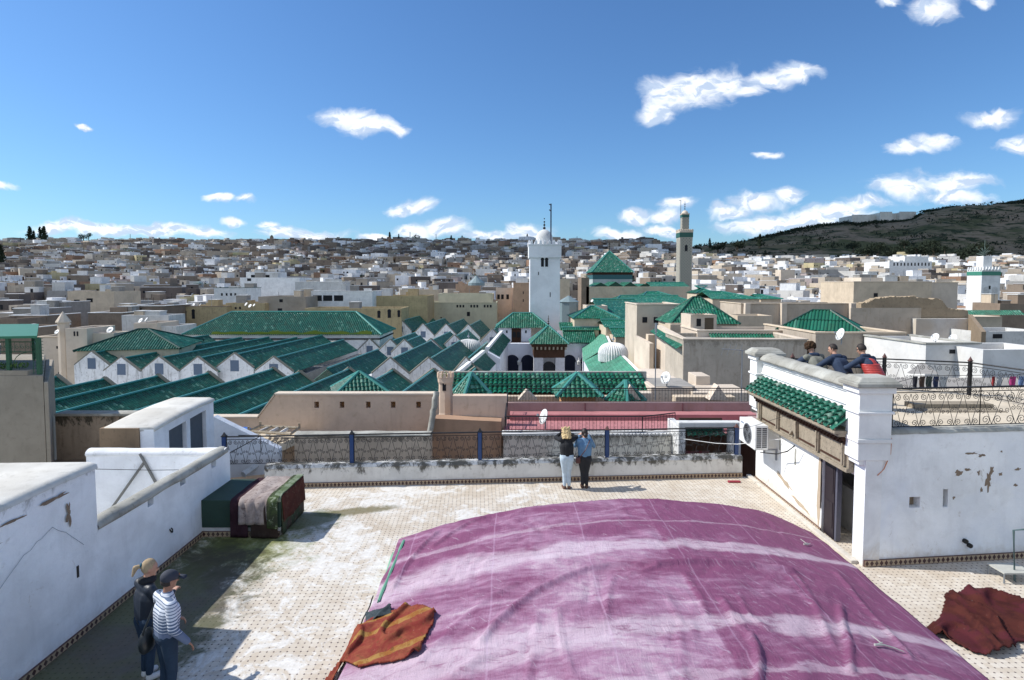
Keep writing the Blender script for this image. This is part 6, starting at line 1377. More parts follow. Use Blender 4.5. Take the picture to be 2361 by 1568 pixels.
# yard with laundry beyond the upper railing
ly = thing('laundry_yard', 'low roof yard with grey floor and brick edge beyond the upper terrace railing', 'house', (17, 24, -6))
box(xat(2045, 24), 40, 24, 34, -8, -.2).build('floor', greyr, ly); box(xat(2100, 25), xat(2130, 25), 25, 25.4, -.2, .75).build('brick_wall', plaster('red_brick_wall', (.25, .10, .06), (.12, .06, .04), .4, 3.), ly)
m = MB(); m.slab([at(2100, 862, 27), at(2132, 838, 31), at(2165, 862, 27)], (0, .3, 0)); m.build('grey_gable', greyr, ly)
for k, (u, col, w_) in enumerate(((2110, (.03, .03, .04), 10), (2126, (.10, .06, .04), 12), (2142, (.04, .06, .05), 14), (2158, (.03, .04, .09), 12), (2175, (.5, .5, .48), 18), (2290, (.3, .03, .03), 5), (2304, (.45, .45, .45), 12), (2335, (.5, .05, .2), 14), (2355, (.2, .3, .5), 12))):
    p = at(u, 868, 25.5); ww = w_*25/FPX/2; m = MB(); rows = [[Vector((p.x-ww+2*ww*i/6, p.y + .05*math.sin(i*2 + j), p.z - .6*j/4)) for i in range(7)] for j in range(5)]; m.grid(rows)
    o = m.build('laundry', plain('laundry_%d' % k, col, .9), None, True); tag(o, ('dark', 'brown', 'black green', 'navy', 'big white', 'red', 'white', 'pink', 'pale blue')[k] + ' piece of laundry hanging on the line in the yard at right', 'laundry', 'laundry on the line')
p, q = at(2095, 867, 25.5), at(2370, 864, 25.5); m = MB(); m.tube([p, q], .012, 4); tag(m.build('clothes_line', iron), 'clothes line stretched across the yard behind the upper railing', 'line')
# left and centre
H('ochre house wall with horseshoe windows behind the left end of the great nave', 376, 522, 707, 124, 12, ochre, arches=((392, 715, 743, 9), (425, 715, 743, 9), (445, 713, 735, 8)), cop=brown)
H('ochre house with slit windows directly behind the great nave', 520, 610, 699, 126, 10, ochre, wins=((541, 545, 708, 713), (551, 555, 707, 713), (566, 569, 716, 722)))
H('grey beige house front behind the great nave ridge', 595, 704, 684, 128, 12, plaster('grey_beige', (.38, .33, .27), (.24, .2, .16), .35, .4), wins=((644, 652, 690, 697), (640, 650, 711, 719)))
H('long ochre wall with three dark arches right of the grey beige house', 702, 925, 711, 122, 9, ochre, arches=((873, 716, 733, 8), (897, 713, 733, 9), (919, 715, 731, 7)), wins=((724, 733, 720, 725), (757, 766, 722, 727), (787, 796, 722, 727)))
H('white house with a dark veranda above the long ochre wall', 703, 858, 672, 136, 10, white, wins=((722, 742, 681, 694), (745, 766, 681, 694), (770, 791, 681, 694), (805, 812, 695, 702), (820, 827, 695, 702)), cop=white2)
H('ochre block with a window right of the white veranda house', 835, 985, 682, 140, 12, ochre, wins=((845, 850, 692, 699),))
H('large sage green house with a row of tiny windows', 922, 1145, 698, 152, 14, sage, wins=tuple((a, a+4, 703, 709) for a in (991, 1052, 1059, 1066, 1084, 1091, 1098, 1115, 1122, 1129)) + ((1076, 1083, 719, 729), (1015, 1018, 731, 734)), zb=-10, cop=sage)
H('upper storey of the sage green house', 1010, 1136, 677, 158, 10, sage)
H('cream house with three windows left of the minaret', 1143, 1184, 664, 168, 10, cream2, wins=((1146, 1152, 679, 690), (1155, 1161, 679, 690), (1167, 1173, 679, 690)))
H('orange beige tower house left of the minaret', 1183, 1222, 652, 162, 12, peach, wins=((1205, 1207, 672, 678), (1205, 1207, 690, 696)))
H('brown beige tower house behind the minaret at right', 1290, 1313, 643, 130, 9, cream, wins=())
H('narrow dark brown house right of the minaret', 1340, 1358, 640, 150, 8, brown)
H('beige roof block with a dish behind the hipped green roof', 1352, 1400, 705, 108, 6, cream2)
H('brown brick house with white parapets at left', 203, 282, 722, 108, 10, brown, cop=white)
H('brown brick tower room above the left houses', 253, 292, 709, 112, 6, brown)
H('long low house with a white parapet roof at left', 280, 376, 706, 116, 10, brown, cop=white2, wins=((319, 327, 711, 716),), copw=.3)
H('cream block with a window and dishes behind the left pyramid roof', 308, 362, 745, 92, 6, cream2, wins=((338, 346, 757, 766),))
H('small grey white block right of the cream block', 362, 406, 752, 93, 6, oldwhite, wins=((376, 380, 767, 772),))
H('pale violet wall behind the cream block', 280, 388, 727, 98, 5, oldwhite)
H('large cream house wall with small square windows beside the pergola', 84, 170, 778, 74, 3, cream2, wins=((126, 133, 798, 804), (128, 137, 858, 866)), cop=cream)
H('cream block with twin arched windows above the cream house', 150, 200, 757, 70, 5, cream2, arches=((169, 764, 775, 4), (176, 764, 775, 4)))
H('cream parapet wall right of the twin arched block', 198, 262, 768, 71, 3, cream2)
H('beige house with a wide roof room behind the brown brick house', 155, 262, 672, 138, 10, cream, wins=((171, 184, 691, 702), (200, 214, 688, 697)))
H('dark shaded brick house at the far left edge', -40, 40, 735, 96, 9, brown)
H('low brown house with a white edge at the left', 22, 108, 728, 102, 8, brown, cop=white2)
H('white roofed brown block at left above the pergola', 100, 150, 697, 118, 7, greyr, cop=white2)
H('grey house with a white parapet behind the pergola', 30, 100, 712, 112, 7, greyr, cop=white2)
H('brown yard house behind the pergola', 0, 90, 755, 84, 6, brown, cop=white)
D = 71.; p = at(146, 745, D); m = MB(); m.lathe([(.62, -8), (.62, 0), (.8, .05), (.8, .2), (0, 1.5)], p, 8); tag(m.build('chimney_turret', cream2), 'small cream turret with a pointed cap beside the twin arched block', 'turret')
H('bright white flat house in the middle distance behind the left roofs', 553, 690, 640, 190, 12, white2, wins=((571, 580, 632+10, 648),), zb=-8)
H('white house with green tile edge and four windows', 493, 567, 664, 150, 9, white, wins=tuple((a, a+4, 676, 682) for a in (510, 521, 531, 541)), cop=tileg, zb=-9)
H('white battlemented house behind the white veranda house', 680, 790, 650, 176, 8, oldwhite, cop=white2)
H('long white blue house in the left middle distance', 567, 640, 627, 200, 8, white, wins=((580, 600, 634, 640), (606, 630, 634, 640)), zb=-8)
H('beige house with yellow awnings above the sage green house', 922, 1010, 668, 172, 10, cream, wins=((950, 962, 676, 690),))
H('small cream house with a plain front right of the patterned minaret', 1800, 1832, 622, 330, 7, cream2)
D = 300.
H('long white arcaded house at the foot of the dark hill', 2050, 2148, 603, 420, 30, white, wins=tuple((2056+k*8, 2059+k*8, 606, 613) for k in range(11)), zb=-5)
H('white house with a raised middle above the arcaded house', 2085, 2140, 591, 440, 16, white, zb=-5)
H('yellow domed pavilion base house left of the cream house', 1050, 1105, 655, 205, 10, peach, zb=-8)
D = 205.; p = at(1098, 655, 200); m = MB(); m.lathe([(2.9, -.5), (2.9, .4), (.7, 2.3), (.5, 2.7), (0, 2.9)], p + Vector((0, 0, 0)), 12); tag(m.build('tent_cupola', plain('blue_grey_tin', (.20, .26, .27), .5)), 'blue grey tin tent shaped cupola in the middle distance', 'cupola')
p = at(1310, 697, 116); m = MB(); m.lathe([(2.0, -5), (2.0, 0), (2.2, .1), (.3, 1.2), (0, 1.4)], p, 8); tag(m.build('tin_kiosk', plain('blue_grey_tin', (0, 0, 0))), 'small tin roofed kiosk right of the minaret', 'kiosk')
# ------------------------------------------------------------------ the old town
PAL = [((.25, .20, .155), 'brown'), ((.42, .36, .29), 'beige'), ((.56, .48, .38), 'cream'), ((.80, .80, .80), 'white'), ((.36, .35, .33), 'grey'), ((.30, .19, .13), 'reddish'), ((.52, .45, .27), 'ochre'), ((.42, .35, .33), 'pinkish'), ((.66, .64, .60), 'pale'), ((.15, .125, .11), 'dark brown')]
PM = [plaster('town_' + n, c, tuple(x*.42 for x in c), .35, .3, streak=.35, bump=.1) for c, n in PAL]
PW = [24, 14, 8, 12, 15, 5, 3, 3, 8, 20]; PWR = [10, 16, 24, 20, 7, 3, 2, 3, 20, 5]  # left weights lean dark, putting cloud shade into the wall colours
roofs_ = plaster('town_roof', (.24, .22, .19), (.10, .09, .08), .4, .3, streak=0, bump=0)
roofw = plaster('town_roof_light', (.72, .72, .72), (.45, .44, .42), .3, .3, streak=0, bump=0)
awn = plain('green_awning', (.04, .18, .10), .7)
FMATS = PM + [roofs_, roofw, dark, dishm, awn]
hero_px = []                                                     # keep random houses off the hand placed ones
for o in list(COL.objects):
    if o.get('category') in ('house', 'mosque', 'pavilion', 'roof', 'minaret', 'shrine') and o.location.y > 40:
        xs = [v for c_ in o.children if c_.type == 'MESH' for v in [q.co for q in c_.data.vertices]]
        if xs: hero_px.append((min(v.x for v in xs)-1, max(v.x for v in xs)+1, min(v.y for v in xs)-1, max(v.y for v in xs)+1))
def blocked(x, y, r):
    if -55 < x < 42 and y < 108: return True
    for a, b, c_, d in hero_px:
        if a - r*.6 < x < b + r*.6 and c_ - r*.6 < y < d + r*.6: return True
    return False
cells = []; y = 62.; nearc = 0
rr_ = random.Random(11)
while y < 1000:
    dy = 8.0 + y*.0125; x = -y*1.2 - 20
    while x < y*1.2 + 20:
        w = rr_.uniform(5.0, 13) * (1 + y/900.); cx = x + w/2; cy = y + rr_.uniform(-.3, .3)*dy; u = uof(cx, cy)
        ok = not blocked(cx, cy, w) and -400 < u < 2750
        if u > 1600 and cy > 700 + (u-1600)*.08 + rr_.uniform(-60, 60) and not (u > 2180 and cy < 860): ok = False
        if cy > 900 and rr_.random() < .3: ok = False
        if u > 1100 and cy < 84: ok = False
        if u > 2000 and cy < 128: ok = False
        if ok: cells.append((cx, cy, w * rr_.uniform(.8, .98), dy*rr_.uniform(.75, 1.05), u))
        x += w
    y += dy
def town(mb, cx, cy, w, dp, u, rnd, near, root=None):
    z0 = terr(cx, cy); right = u > 1550; warm = 1150 < u
    k = rnd.choices(range(10), PWR if right else PW)[0]
    if cy < 210 and u < 1300: h = rnd.uniform(6.2, 8.8) + 1.5
    else: h = rnd.uniform(4.2, 12.5)
    if cy > 300 : h += rnd.uniform(0, 2.5) + max(0, cy-300)*.006*rnd.random()
    if cy < 135: h = rnd.uniform(5.5, 8)
    yaw = rnd.choice([0, 0, 0, 12, -10, 20, -18, 33, -30, 42]) + rnd.uniform(-5, 5)
    if warm and rnd.random() < .45: yaw = rnd.uniform(18, 42)
    M = yawM(cx, cy, yaw); hw, hd = w/2, dp/2; t = .35; zt = z0 + h; rc = rnd.choice([10, 10, 11]) if k != 3 else 11
    parts = {}
    def B(name, mi, *a): parts.setdefault((name, mi), MB()).box(*a, M)
    B('wall', k, -hw, hw, -hd, -hd+t, z0-5, zt); B('wall', k, -hw, hw, hd-t, hd, z0-5, zt); B('wall', k, -hw, -hw+t, -hd+t, hd-t, z0-5, zt); B('wall', k, hw-t, hw, -hd+t, hd-t, z0-5, zt)
    B('roof', rc, -hw+t, hw-t, -hd+t, hd-t, zt-1.2, zt-.6)
    if rnd.random() < .55:
        a = rnd.uniform(-hw, hw*.2); b = min(hw-.02, a + rnd.uniform(2.2, 5)); kk = rnd.choice([k, k, 3, 8, 1]); c0 = rnd.uniform(-hd*.4, hd*.2); hh = rnd.uniform(1.6, 3.1)
        a = max(a, -hw+.02); B('roof_room', kk, a, b, c0, hd-.02, zt-.55, zt+hh)
        if rnd.random() < .5: B('roof_room_top', 11, a-.12, b+.12, c0-.12, hd+.1, zt+hh, zt+hh+.14)
        if rnd.random() < .5: B('door', 12, (a+b)/2-.4, (a+b)/2+.4, c0-.04, c0+.1, zt-.5, zt+min(hh-.3, 1.3))
    if rnd.random() < .5: B('parapet_cap', 11 if rnd.random() < .8 else 10, -hw-.08, hw+.08, -hd-.08, -hd+t+.02, zt, zt+.16); B('parapet_cap', 11, -hw-.08, -hw+t, -hd+t+.03, hd, zt, zt+.16)
    if rnd.random() < .05 and not near: B('awning', 14, -hw*.6, hw*.3, -hd*.5, hd*.5, zt+1.7, zt+1.8)
    nwn = rnd.choice([0, 1, 2, 3, 4, 5]); cols = max(1, int(w/2.2)); zr0 = rnd.choice([1.8, 2.2, 2.9])
    if rnd.random() < .5:
        x = rnd.uniform(-hw, hw)*.8; yv = rnd.uniform(-hd, hd)*.6; B('aerial', 12, x-.04, x+.04, yv-.04, yv+.04, zt-.6, zt+rnd.uniform(1.5, 3.2))
    if rnd.random() < .3:
        x = rnd.uniform(-hw+t, hw-2)*.9; B('low_block', rnd.choice([k, 0, 4, 3, 9]), max(-hw+t, x), x+rnd.uniform(.8, 1.8), -hd*.5, -hd*.1, zt-.59, zt+rnd.uniform(.3, 1.4))
    for i in range(nwn):
        x = -hw + w*(rnd.randrange(cols)+.5)/cols; sz = rnd.uniform(.3, .55); z = zt - zr0 - rnd.choice([0, 0, 2.8])
        parts[('window', 12, i)] = MB().box(x-sz, x+sz, -hd-.05, -hd+.1, z-sz*1.3, z+sz*.9, M)
    if rnd.random() < .6:
        for i in range(rnd.choice([1, 2])):
            yv = rnd.uniform(-hd*.7, hd*.7); z = zt - rnd.uniform(1.8, 4)
            parts[('window', 12, 10+i)] = MB().box(-hw-.05, -hw+.1, yv-.4, yv+.4, z-.6, z+.4, M)
    if near:
        for key, m in parts.items(): m.build(key[0], FMATS[key[1]], root)
    else:
        for key, m in parts.items():
            i = len(mb.v); mb.v += m.v; mb.f += [tuple(q+i for q in f) for f in m.f]; mb.uv += m.uv; mb.mi += [key[1]] * len(m.f)
        for _ in range(rnd.choice([0, 1, 1, 2, 3])):
            a, b = rnd.uniform(-hw, hw)*.8, rnd.uniform(-hd, hd)*.8; s_ = rnd.uniform(.4, .6); c_ = M @ Vector((a, b, zt + .9)); ax = Vector((.75, -.4, .5)).normalized(); q1 = ax.cross(Vector((0, 0, 1))).normalized(); q2 = ax.cross(q1)
            i = len(mb.v); mb.v += [tuple(c_ + (q1*math.cos(t_) + q2*math.sin(t_))*s_) for t_ in [math.pi*j/4 for j in range(8)]] + [tuple(c_ - ax*.15)]; 
            for j in range(8): mb.f.append((i+j, i+(j+1) % 8, i+8)); mb.uv.append(None); mb.mi.append(13)
    return PAL[k][1], zt, M, bool(nwn)
cells.sort(key=lambda c_: c_[1]); NEARN = 240
tb = MB(); rnd = random.Random(5)
def townlabel(nm, zt, hw_, c_, root):
    kinds = [o.name.split('.')[0] for o in root.children]; nw = kinds.count('window')
    wt = {0: 'windowless', 1: 'one window', 2: 'two window', 3: 'three window', 4: 'four window'}.get(nw, 'many windowed')
    rt = ('with rooftop room and door' if 'door' in kinds else 'with rooftop room') if 'roof_room' in kinds else 'with pale edged flat roof' if 'parapet_cap' in kinds else 'with plain flat roof'
    sz = 'wide' if c_[2] > 12.5 else 'narrow' if c_[2] < 8.5 else 'medium'
    u = c_[4]; zone = 'far left' if u < 200 else 'left' if u < 420 else 'behind great nave' if u < 880 else 'left of minaret' if u < 1220 else 'right of minaret' if u < 1560 else 'behind beige walls' if u < 2000 else 'far right'
    row = 'front rows' if c_[1] < 150 else 'middle rows' if c_[1] < 215 else 'back rows'
    return '%s %s %s house %s, %s %s' % (sz, nm, wt, rt, row, zone)
for i, c_ in enumerate(cells):
    if nearc < NEARN and -40 < c_[4] < 2400:
        nearc += 1
        root = thing('town_house', '', 'house', (c_[0], c_[1], terr(c_[0], c_[1])), 'crowded flat roofed houses of the old town')
        nm, zt, M, hw_ = town(None, *c_, rnd, True, root)
        side = 'left' if c_[4] < 900 else 'middle' if c_[4] < 1600 else 'right'
        far = 'nearest' if c_[1] < 150 else 'near' if c_[1] < 200 else 'farther'
        root['label'] = townlabel(nm, zt, hw_, c_, root)
        _ = '%s flat roofed old town house %s among the %s rows on the %s side' % (nm, 'with small dark windows' if hw_ else 'without front windows', far, side)
        if rnd.random() < .55:
            p = M @ Vector((rnd.uniform(-c_[2], c_[2])*.35, rnd.uniform(-1, 1), 0)); d = bpy.data.objects
            DISHPOS = globals().setdefault('DISHPOS', []); DISHPOS.append(Vector((p.x, p.y, zt + .25)))
    else: town(tb, *c_, rnd, False)
o = tb.build('distant_old_town', FMATS); tag(o, 'dense far rows of flat roofed old town houses climbing the hillside', 'houses', kind='stuff')
# dishes: one modelled, the rest copies of it and its parts
d0 = dish(2157, 779, 40.5, .32, 'left one of the two white dishes on the low white house', 25, -170, None); dish(2198, 781, 40.5, .32, 'right one of the two white dishes on the low white house', 25, -170, None); dish(1940, 772, 30., .34, 'large white satellite dish on a mast left of the three men', 20, 180, None)
dish(2190+34, 905, 24, .4, 'small white dish seen through the upper railing', 20, -170, None) if False else None
base = dish(630, 740, 130, .50); rnd2 = random.Random(3)
def copydish(p, rz, s):
    r_ = base.copy(); COL.objects.link(r_); r_.location = p; r_.rotation_euler = (0, 0, rz); r_.scale = (s, s, s)
    for ch in base.children: c2 = ch.copy(); COL.objects.link(c2); c2.parent = r_
for p in DISHPOS[:110]: copydish(p + Vector((0, 0, .5)), rnd2.uniform(-.5, .5), rnd2.uniform(.8, 1.2))
base.location = DISHPOS[0] + Vector((1.5, 0, .5))
for (u, v, D) in ((568, 702, 124.5), (577, 706, 123), (586, 704, 123.5), (325, 740, 93), (338, 738, 93), (255, 762, 71.5), (132, 766, 70), (835, 690, 138), (823, 680, 139), (845, 686, 139), (430, 703, 125), (447, 703, 125), (462, 703, 125), (1365, 694, 109), (40, 745, 97)): copydish(at(u, v, D), rnd2.uniform(-.5, .5), rnd2.uniform(.6, .95))

# ------------------------------------------------------------------ trees
crownm = plaster('dark_foliage', (.024, .034, .020), (.012, .02, .012), .5, .6, streak=0., bump=0)
crown2 = plaster('mid_foliage', (.05, .075, .03), (.02, .03, .015), .5, .6, streak=0., bump=0)
bark = plain('bark', (.10, .075, .05), .9)
def leafcloud(m, c, rx, rz, n, s, rnd, shape='ball'):
    for _ in range(n):
        t = rnd.random(); a = rnd.uniform(0, 6.283)
        if shape == 'cone': h = rnd.random()**.8; rr = rx*(1-h)**.75*math.sqrt(rnd.random())*1.05*(1 + .25*math.sin(a*3 + h*9)); p = Vector((rr*math.cos(a), rr*math.sin(a), h*rz))
        else:
            while True:
                p = Vector((rnd.uniform(-1, 1), rnd.uniform(-1, 1), rnd.uniform(-1, 1)))
                if .25 < p.length < 1 + .25*noise.noise(p*2 + c*.1): break
            p = Vector((p.x*rx, p.y*rx, p.z*rz))
        q = [Vector((rnd.uniform(-1, 1), rnd.uniform(-1, 1), rnd.uniform(-1, 1)))*s for _ in range(3)]; m.face([c + p + k for k in q])
def cypress(u, vt, D, h, w, label, name='cypress', z=None):
    rnd = random.Random(int(u*7)); x = xat(u, D, vt); vt -= 9 if D > 850 and u < 1300 else 0; zb = zat(vt, D) - h
    o = thing(name, label, 'tree', (x, D, zb), 'dark cypresses on the skyline'); m = MB(); leafcloud(m, Vector((x, D, zb+h*.06)), w/2, h*.94, 420, w*.16, rnd, 'cone'); m.tube([(x, D, zb), (x, D, zb+h*.9)], w*.3, 6, .02); m.build('crown', crownm, o)
    MB().tube([(x, D, zb-3), (x, D, zb+h*.2)], w*.1, 6).build('trunk', bark, o)
def roundtree(u, vt, D, w, h, label, mat=None, group='round trees on the skyline'):
    rnd = random.Random(int(u*3)); vt -= 8 if u < 1300 else 0; x = xat(u, D, vt); zt = zat(vt, D); o = thing('broadleaf_tree', label, 'tree', (x, D, zt-h), group); m = MB()
    for k in range(6): c = Vector((x + rnd.uniform(-.5, .5)*w*.6, D + rnd.uniform(-.3, .3)*w, zt - h*.45 + rnd.uniform(-.25, .25)*h)); leafcloud(m, c, w*.32, h*.32, 110, w*.07, rnd)
    m.build('crown', mat or crownm, o); MB().tube([(x, D, zt-h-4), (x, D, zt-h*.4)], w*.06, 6).build('trunk', bark, o)
for u, vt, D, h, w in ((68, 532, 905, 20, 11), (78, 541, 905, 13, 6), (92, 533, 905, 19, 8), (101, 532, 905, 20, 12), (898, 545, 900, 15, 7), (919, 549, 905, 14, 5), (881, 556, 895, 11, 5), (1752, 541, 900, 18, 10), (1636, 550, 890, 14, 6), (1215, 548, 905, 9, 4), (1040, 552, 905, 8, 5), (1065, 553, 905, 8, 5)):
    cypress(u, vt, D, h, w, {68: 'leftmost tall cypress of the left skyline group', 78: 'short cypress between the tall ones on the left skyline', 92: 'slim tall cypress in the left skyline group', 101: 'broadest cypress at the right of the left skyline group', 898: 'tall cypress left of centre on the middle skyline', 919: 'slender cypress just right of the tall middle one', 881: 'short cypress left of the tall middle one', 1752: 'tall cypress at the left foot of the hill skyline', 1636: 'cypress right of the patterned minaret', 1215: 'tiny cypress just left of the white minaret', 1040: 'small cypress midway on the skyline, left of a pair', 1065: 'small cypress midway on the skyline, right of a pair'}[u])
cypress(0, 566, 520, 15, 9, 'tall dark cypress cut by the left edge of the picture')
for u, vt, D, w, h in ((192, 546, 890, 11, 11), (204, 545, 890, 9, 11), (960, 550, 905, 22, 16), (1655, 562, 890, 20, 10), (1700, 556, 900, 20, 12), (1600, 566, 860, 22, 10)): roundtree(u, vt, D, w, h, {192: 'left one of two small round trees on the left skyline', 204: 'right one of two small round trees on the left skyline', 960: 'broad dark round tree on the middle skyline', 1655: 'round tree right of the patterned minaret skyline', 1700: 'round tree beside the cypress near the hill foot', 1600: 'low round tree behind the patterned minaret'}[u])
for k in range(26):
    u = 1950 + k*13 + random.uniform(-8, 8); D = 700 + random.uniform(-60, 140) - (k > 18)*60; roundtree(u, 566 + random.uniform(-16, 22), D, random.uniform(12, 24), random.uniform(9, 15), 'dark tree in the grove at the foot of the hill', group='trees at the foot of the dark hill')
# scrub and woods over the hill: nobody could count it
m = MB(); rnd = random.Random(17)
def hz(x, y): return terr(x, y)
for _ in range(5200):
    u = rnd.uniform(1560, 2420); y = rnd.choice([rnd.uniform(900, 1500), rnd.uniform(1380, 1515), rnd.uniform(1440, 1510)]); x = (u-CU)/FPX*y
    f = noise.noise(Vector((x/85., y/110., 3)))
    if y < 1420 and f < -.02: continue
    z = hz(x, y); s_ = rnd.uniform(2.5, 6.5)
    for _ in range(7):
        c = Vector((x + rnd.uniform(-1, 1)*s_, y + rnd.uniform(-1, 1)*s_, z + rnd.uniform(0, .9)*s_)); q = [Vector((rnd.uniform(-1, 1), rnd.uniform(-1, 1), rnd.uniform(-1, 1)))*s_*.55 for _ in range(3)]; m.face([c+k_ for k_ in q])
o = m.build('hill_scrub', crownm); tag(o, 'dark woods and scrub covering the hill at the right', 'scrub', kind='stuff')
m = MB()
for _ in range(900):
    u = rnd.uniform(-20, 1700); y = rnd.uniform(380, 960); x = (u-CU)/FPX*y; z = terr(x, y) + 6; s_ = rnd.uniform(1.5, 3.5)
    for _ in range(8): c = Vector((x + rnd.uniform(-1, 1)*s_, y + rnd.uniform(-1, 1)*s_, z + rnd.uniform(0, 1.2)*s_)); q = [Vector((rnd.uniform(-1, 1), rnd.uniform(-1, 1), rnd.uniform(-1, 1)))*s_*.5 for _ in range(3)]; m.face([c+k_ for k_ in q])
o = m.build('town_greenery', crown2); tag(o, 'scattered garden greenery between the far houses', 'greenery', kind='stuff')
# fort on the hill
D = 1490.; ft = thing('hilltop_fort', 'long pale battlemented fort on the dark hill at the right', 'fort', (xat(2030, D), D, 150)); fm_ = plaster('fort_stone', (.70, .69, .62), (.28, .27, .24), .2, .05, streak=.3, bump=0)
for (u0, u1, v0, v1, dd) in ((1958, 1994, 497, 530, 0), (1988, 2024, 496, 525, 12), (2018, 2046, 491, 525, -6), (2042, 2072, 493, 522, 10), (2066, 2104, 490, 520, 0)):
    MB().box(xat(u0, D), xat(u1, D), D+dd, D+60, zat(v1, D)-20, zat(v0, D)).build('wall', fm_, ft); m = MB(); n = int((u1-u0)/3.2)
    for k in range(n): x = xat(u0 + (u1-u0)*(k+.5)/n, D); MB().box(x-1.1, x+1.1, D+dd, D+dd+3, zat(v0, D), zat(v0, D)+2.2).build('merlon', fm_, ft)
for k, (u, v, w) in enumerate(((2350, 471, 26), (2318, 474, 14), (2305, 477, 10), (2268, 479, 16), (2240, 482, 12))):
    p = at(u, v, 1495); ww = w*1495/FPX/2; o = thing('hilltop_house', ('largest white house on the hill crest at the right edge', 'second white house from the right edge on the hill crest', 'small white house on the hill crest, third from the right edge', 'low white house on the hill crest near the palms', 'leftmost little white house on the hill crest')[k], 'house', p); MB().box(p.x-ww, p.x+ww, 1492, 1510, p.z-16, p.z+5).build('wall', white2, o)
    for j in range(3): MB().box(p.x-ww*.7 + j*ww*.6, p.x-ww*.7 + j*ww*.6+ww*.25, 1491.7, 1492.1, p.z-4, p.z+1).build('window', dark, o)
# masts on the skyline
for u, v0, v1, D in ((945, 535, 560, 905), (627, 540, 565, 880), (1005, 540, 560, 905), (300, 540, 560, 905), (1330, 545, 565, 900)):
    if u == 627:
        o = thing('hill_minaret', 'small far minaret on the left skyline', 'minaret', at(u, 565, D)); x = xat(u, D); box(x-4, x+4, D, D+8, zat(575, D)-10, zat(551, D)).build('shaft', brown, o); box(x-2, x+2, D+2, D+6, zat(551, D), zat(545, D)).build('lantern_tower', brown, o); MB().lathe([(2, 0), (1.6, 1.4), (0, 2.4)], (x, D+4, zat(545, D)), 8).build('dome', crown2, o)
    else: p, q = at(u, v0, D), at(u, v1, D); tag(MB().tube([p, q + Vector((0, 0, -5))], .5, 4).build('radio_mast', steel), 'thin radio mast on the far skyline above the old town', 'mast', 'radio masts on the skyline')
# wires in front
for pts, r_, lab in ((((0, 1076, 9.0), (150, 1080, 10), (350, 1084, 12), (518, 1082, 13.4)), .006, 'black wire crossing in front of the white stairwell wall'),
                     (((1745, 980, 14), (1850, 945, 13), (2000, 900, 12), (2110, 870, 11)), .005, 'thin black wire slanting across the white parapet of the right building'),
                     (((1745, 980, 14), (1600, 1010, 16), (1300, 1040, 18), (922, 1075, 19)), .006, 'long black wire sagging behind the terrace railing'),
                     (((1575, 1012, 15.4), (1650, 1022, 15.2), (1700, 1024, 15.0), (1800, 1012, 14.2)), .008, 'white cord tied from the railing to the white house')):
    m = MB(); m.tube([at(*p) for p in pts], r_, 4); tag(m.build('wire', iron if 'black' in lab else white), lab, 'wire')
m = MB(); pts = [at(u, v, d) for u, v, d in ((1752, 1043, 14.2), (1790, 1047, 14), (1815, 1040, 13.4), (1832, 1028, 13.2))]; m.tube(pts, .012, 4); m.tube([p + Vector((0, 0, .02*math.sin(i*9))) for i, p in enumerate(pts)], .009, 4); tag(m.build('hanging_cable', iron), 'tangled black cable hanging below the air conditioning unit', 'cable')
m = MB(); m.tube([fpt(2053, 1010) + Vector((0, -.02, 0)), fpt(2050, 1045) + Vector((0, -.03, 0)), fpt(2035, 1080) + Vector((0, -.03, 0)), fpt(2020, 1095) + Vector((0, -.03, 0))], .01, 5); tag(m.build('orange_cable', plain('orange_rubber', (.55, .22, .12), .6)), 'thin orange cable hanging beside the corner pier of the white house', 'cable')
m = MB(); p = fpt(2044, 1012); m.box(p.x-.05, p.x+.05, p.y-.05, p.y, p.z-.05, p.z+.05); m.build('junction_box', plain('grey_box', (.2, .24, .28), .6), rb)

# ------------------------------------------------------------------ clouds above the frame that shade the far hillside and the hill
cl_m = bpy.data.materials.new('cloud_white'); cl_m.use_nodes = True; cl_m.node_tree.nodes['Principled BSDF'].inputs['Base Color'].default_value = (.9, .9, .92, 1); cl_m.node_tree.nodes['Principled BSDF'].inputs['Roughness'].default_value = 1
def cloud(tx, ty, tz, rx, ry, height, seed, label):
    c = Vector((tx, ty, tz)) + SUN * (height / SUN.z); m = MB(); rows = []; n1_, n2_ = 28, 14
    for j in range(n2_+1):
        el = -math.pi/2 + math.pi*j/n2_; row = []
        for i in range(n1_):
            a = 2*math.pi*i/n1_; d = Vector((math.cos(el)*math.cos(a), math.cos(el)*math.sin(a), math.sin(el))); k = 1 + .55*noise.fractal(d*1.6 + Vector((seed, 0, 0)), 1., 2., 4)
            row.append(c + Vector((d.x*rx*k, d.y*ry*k, d.z*(50 if d.z > 0 else 18)*k)))
        rows.append(row)
    m.grid(rows, close=True); tag(m.build('cloud', cl_m, None, True), label, 'cloud', kind='stuff')
cloud(60, 830, 40, 330, 175, 900, 1.5, 'white cloud drifting high above the middle of the old town')
cloud(820, 1290, 80, 620, 420, 1150, 4.5, 'broad white cloud drifting high above the dark hill')
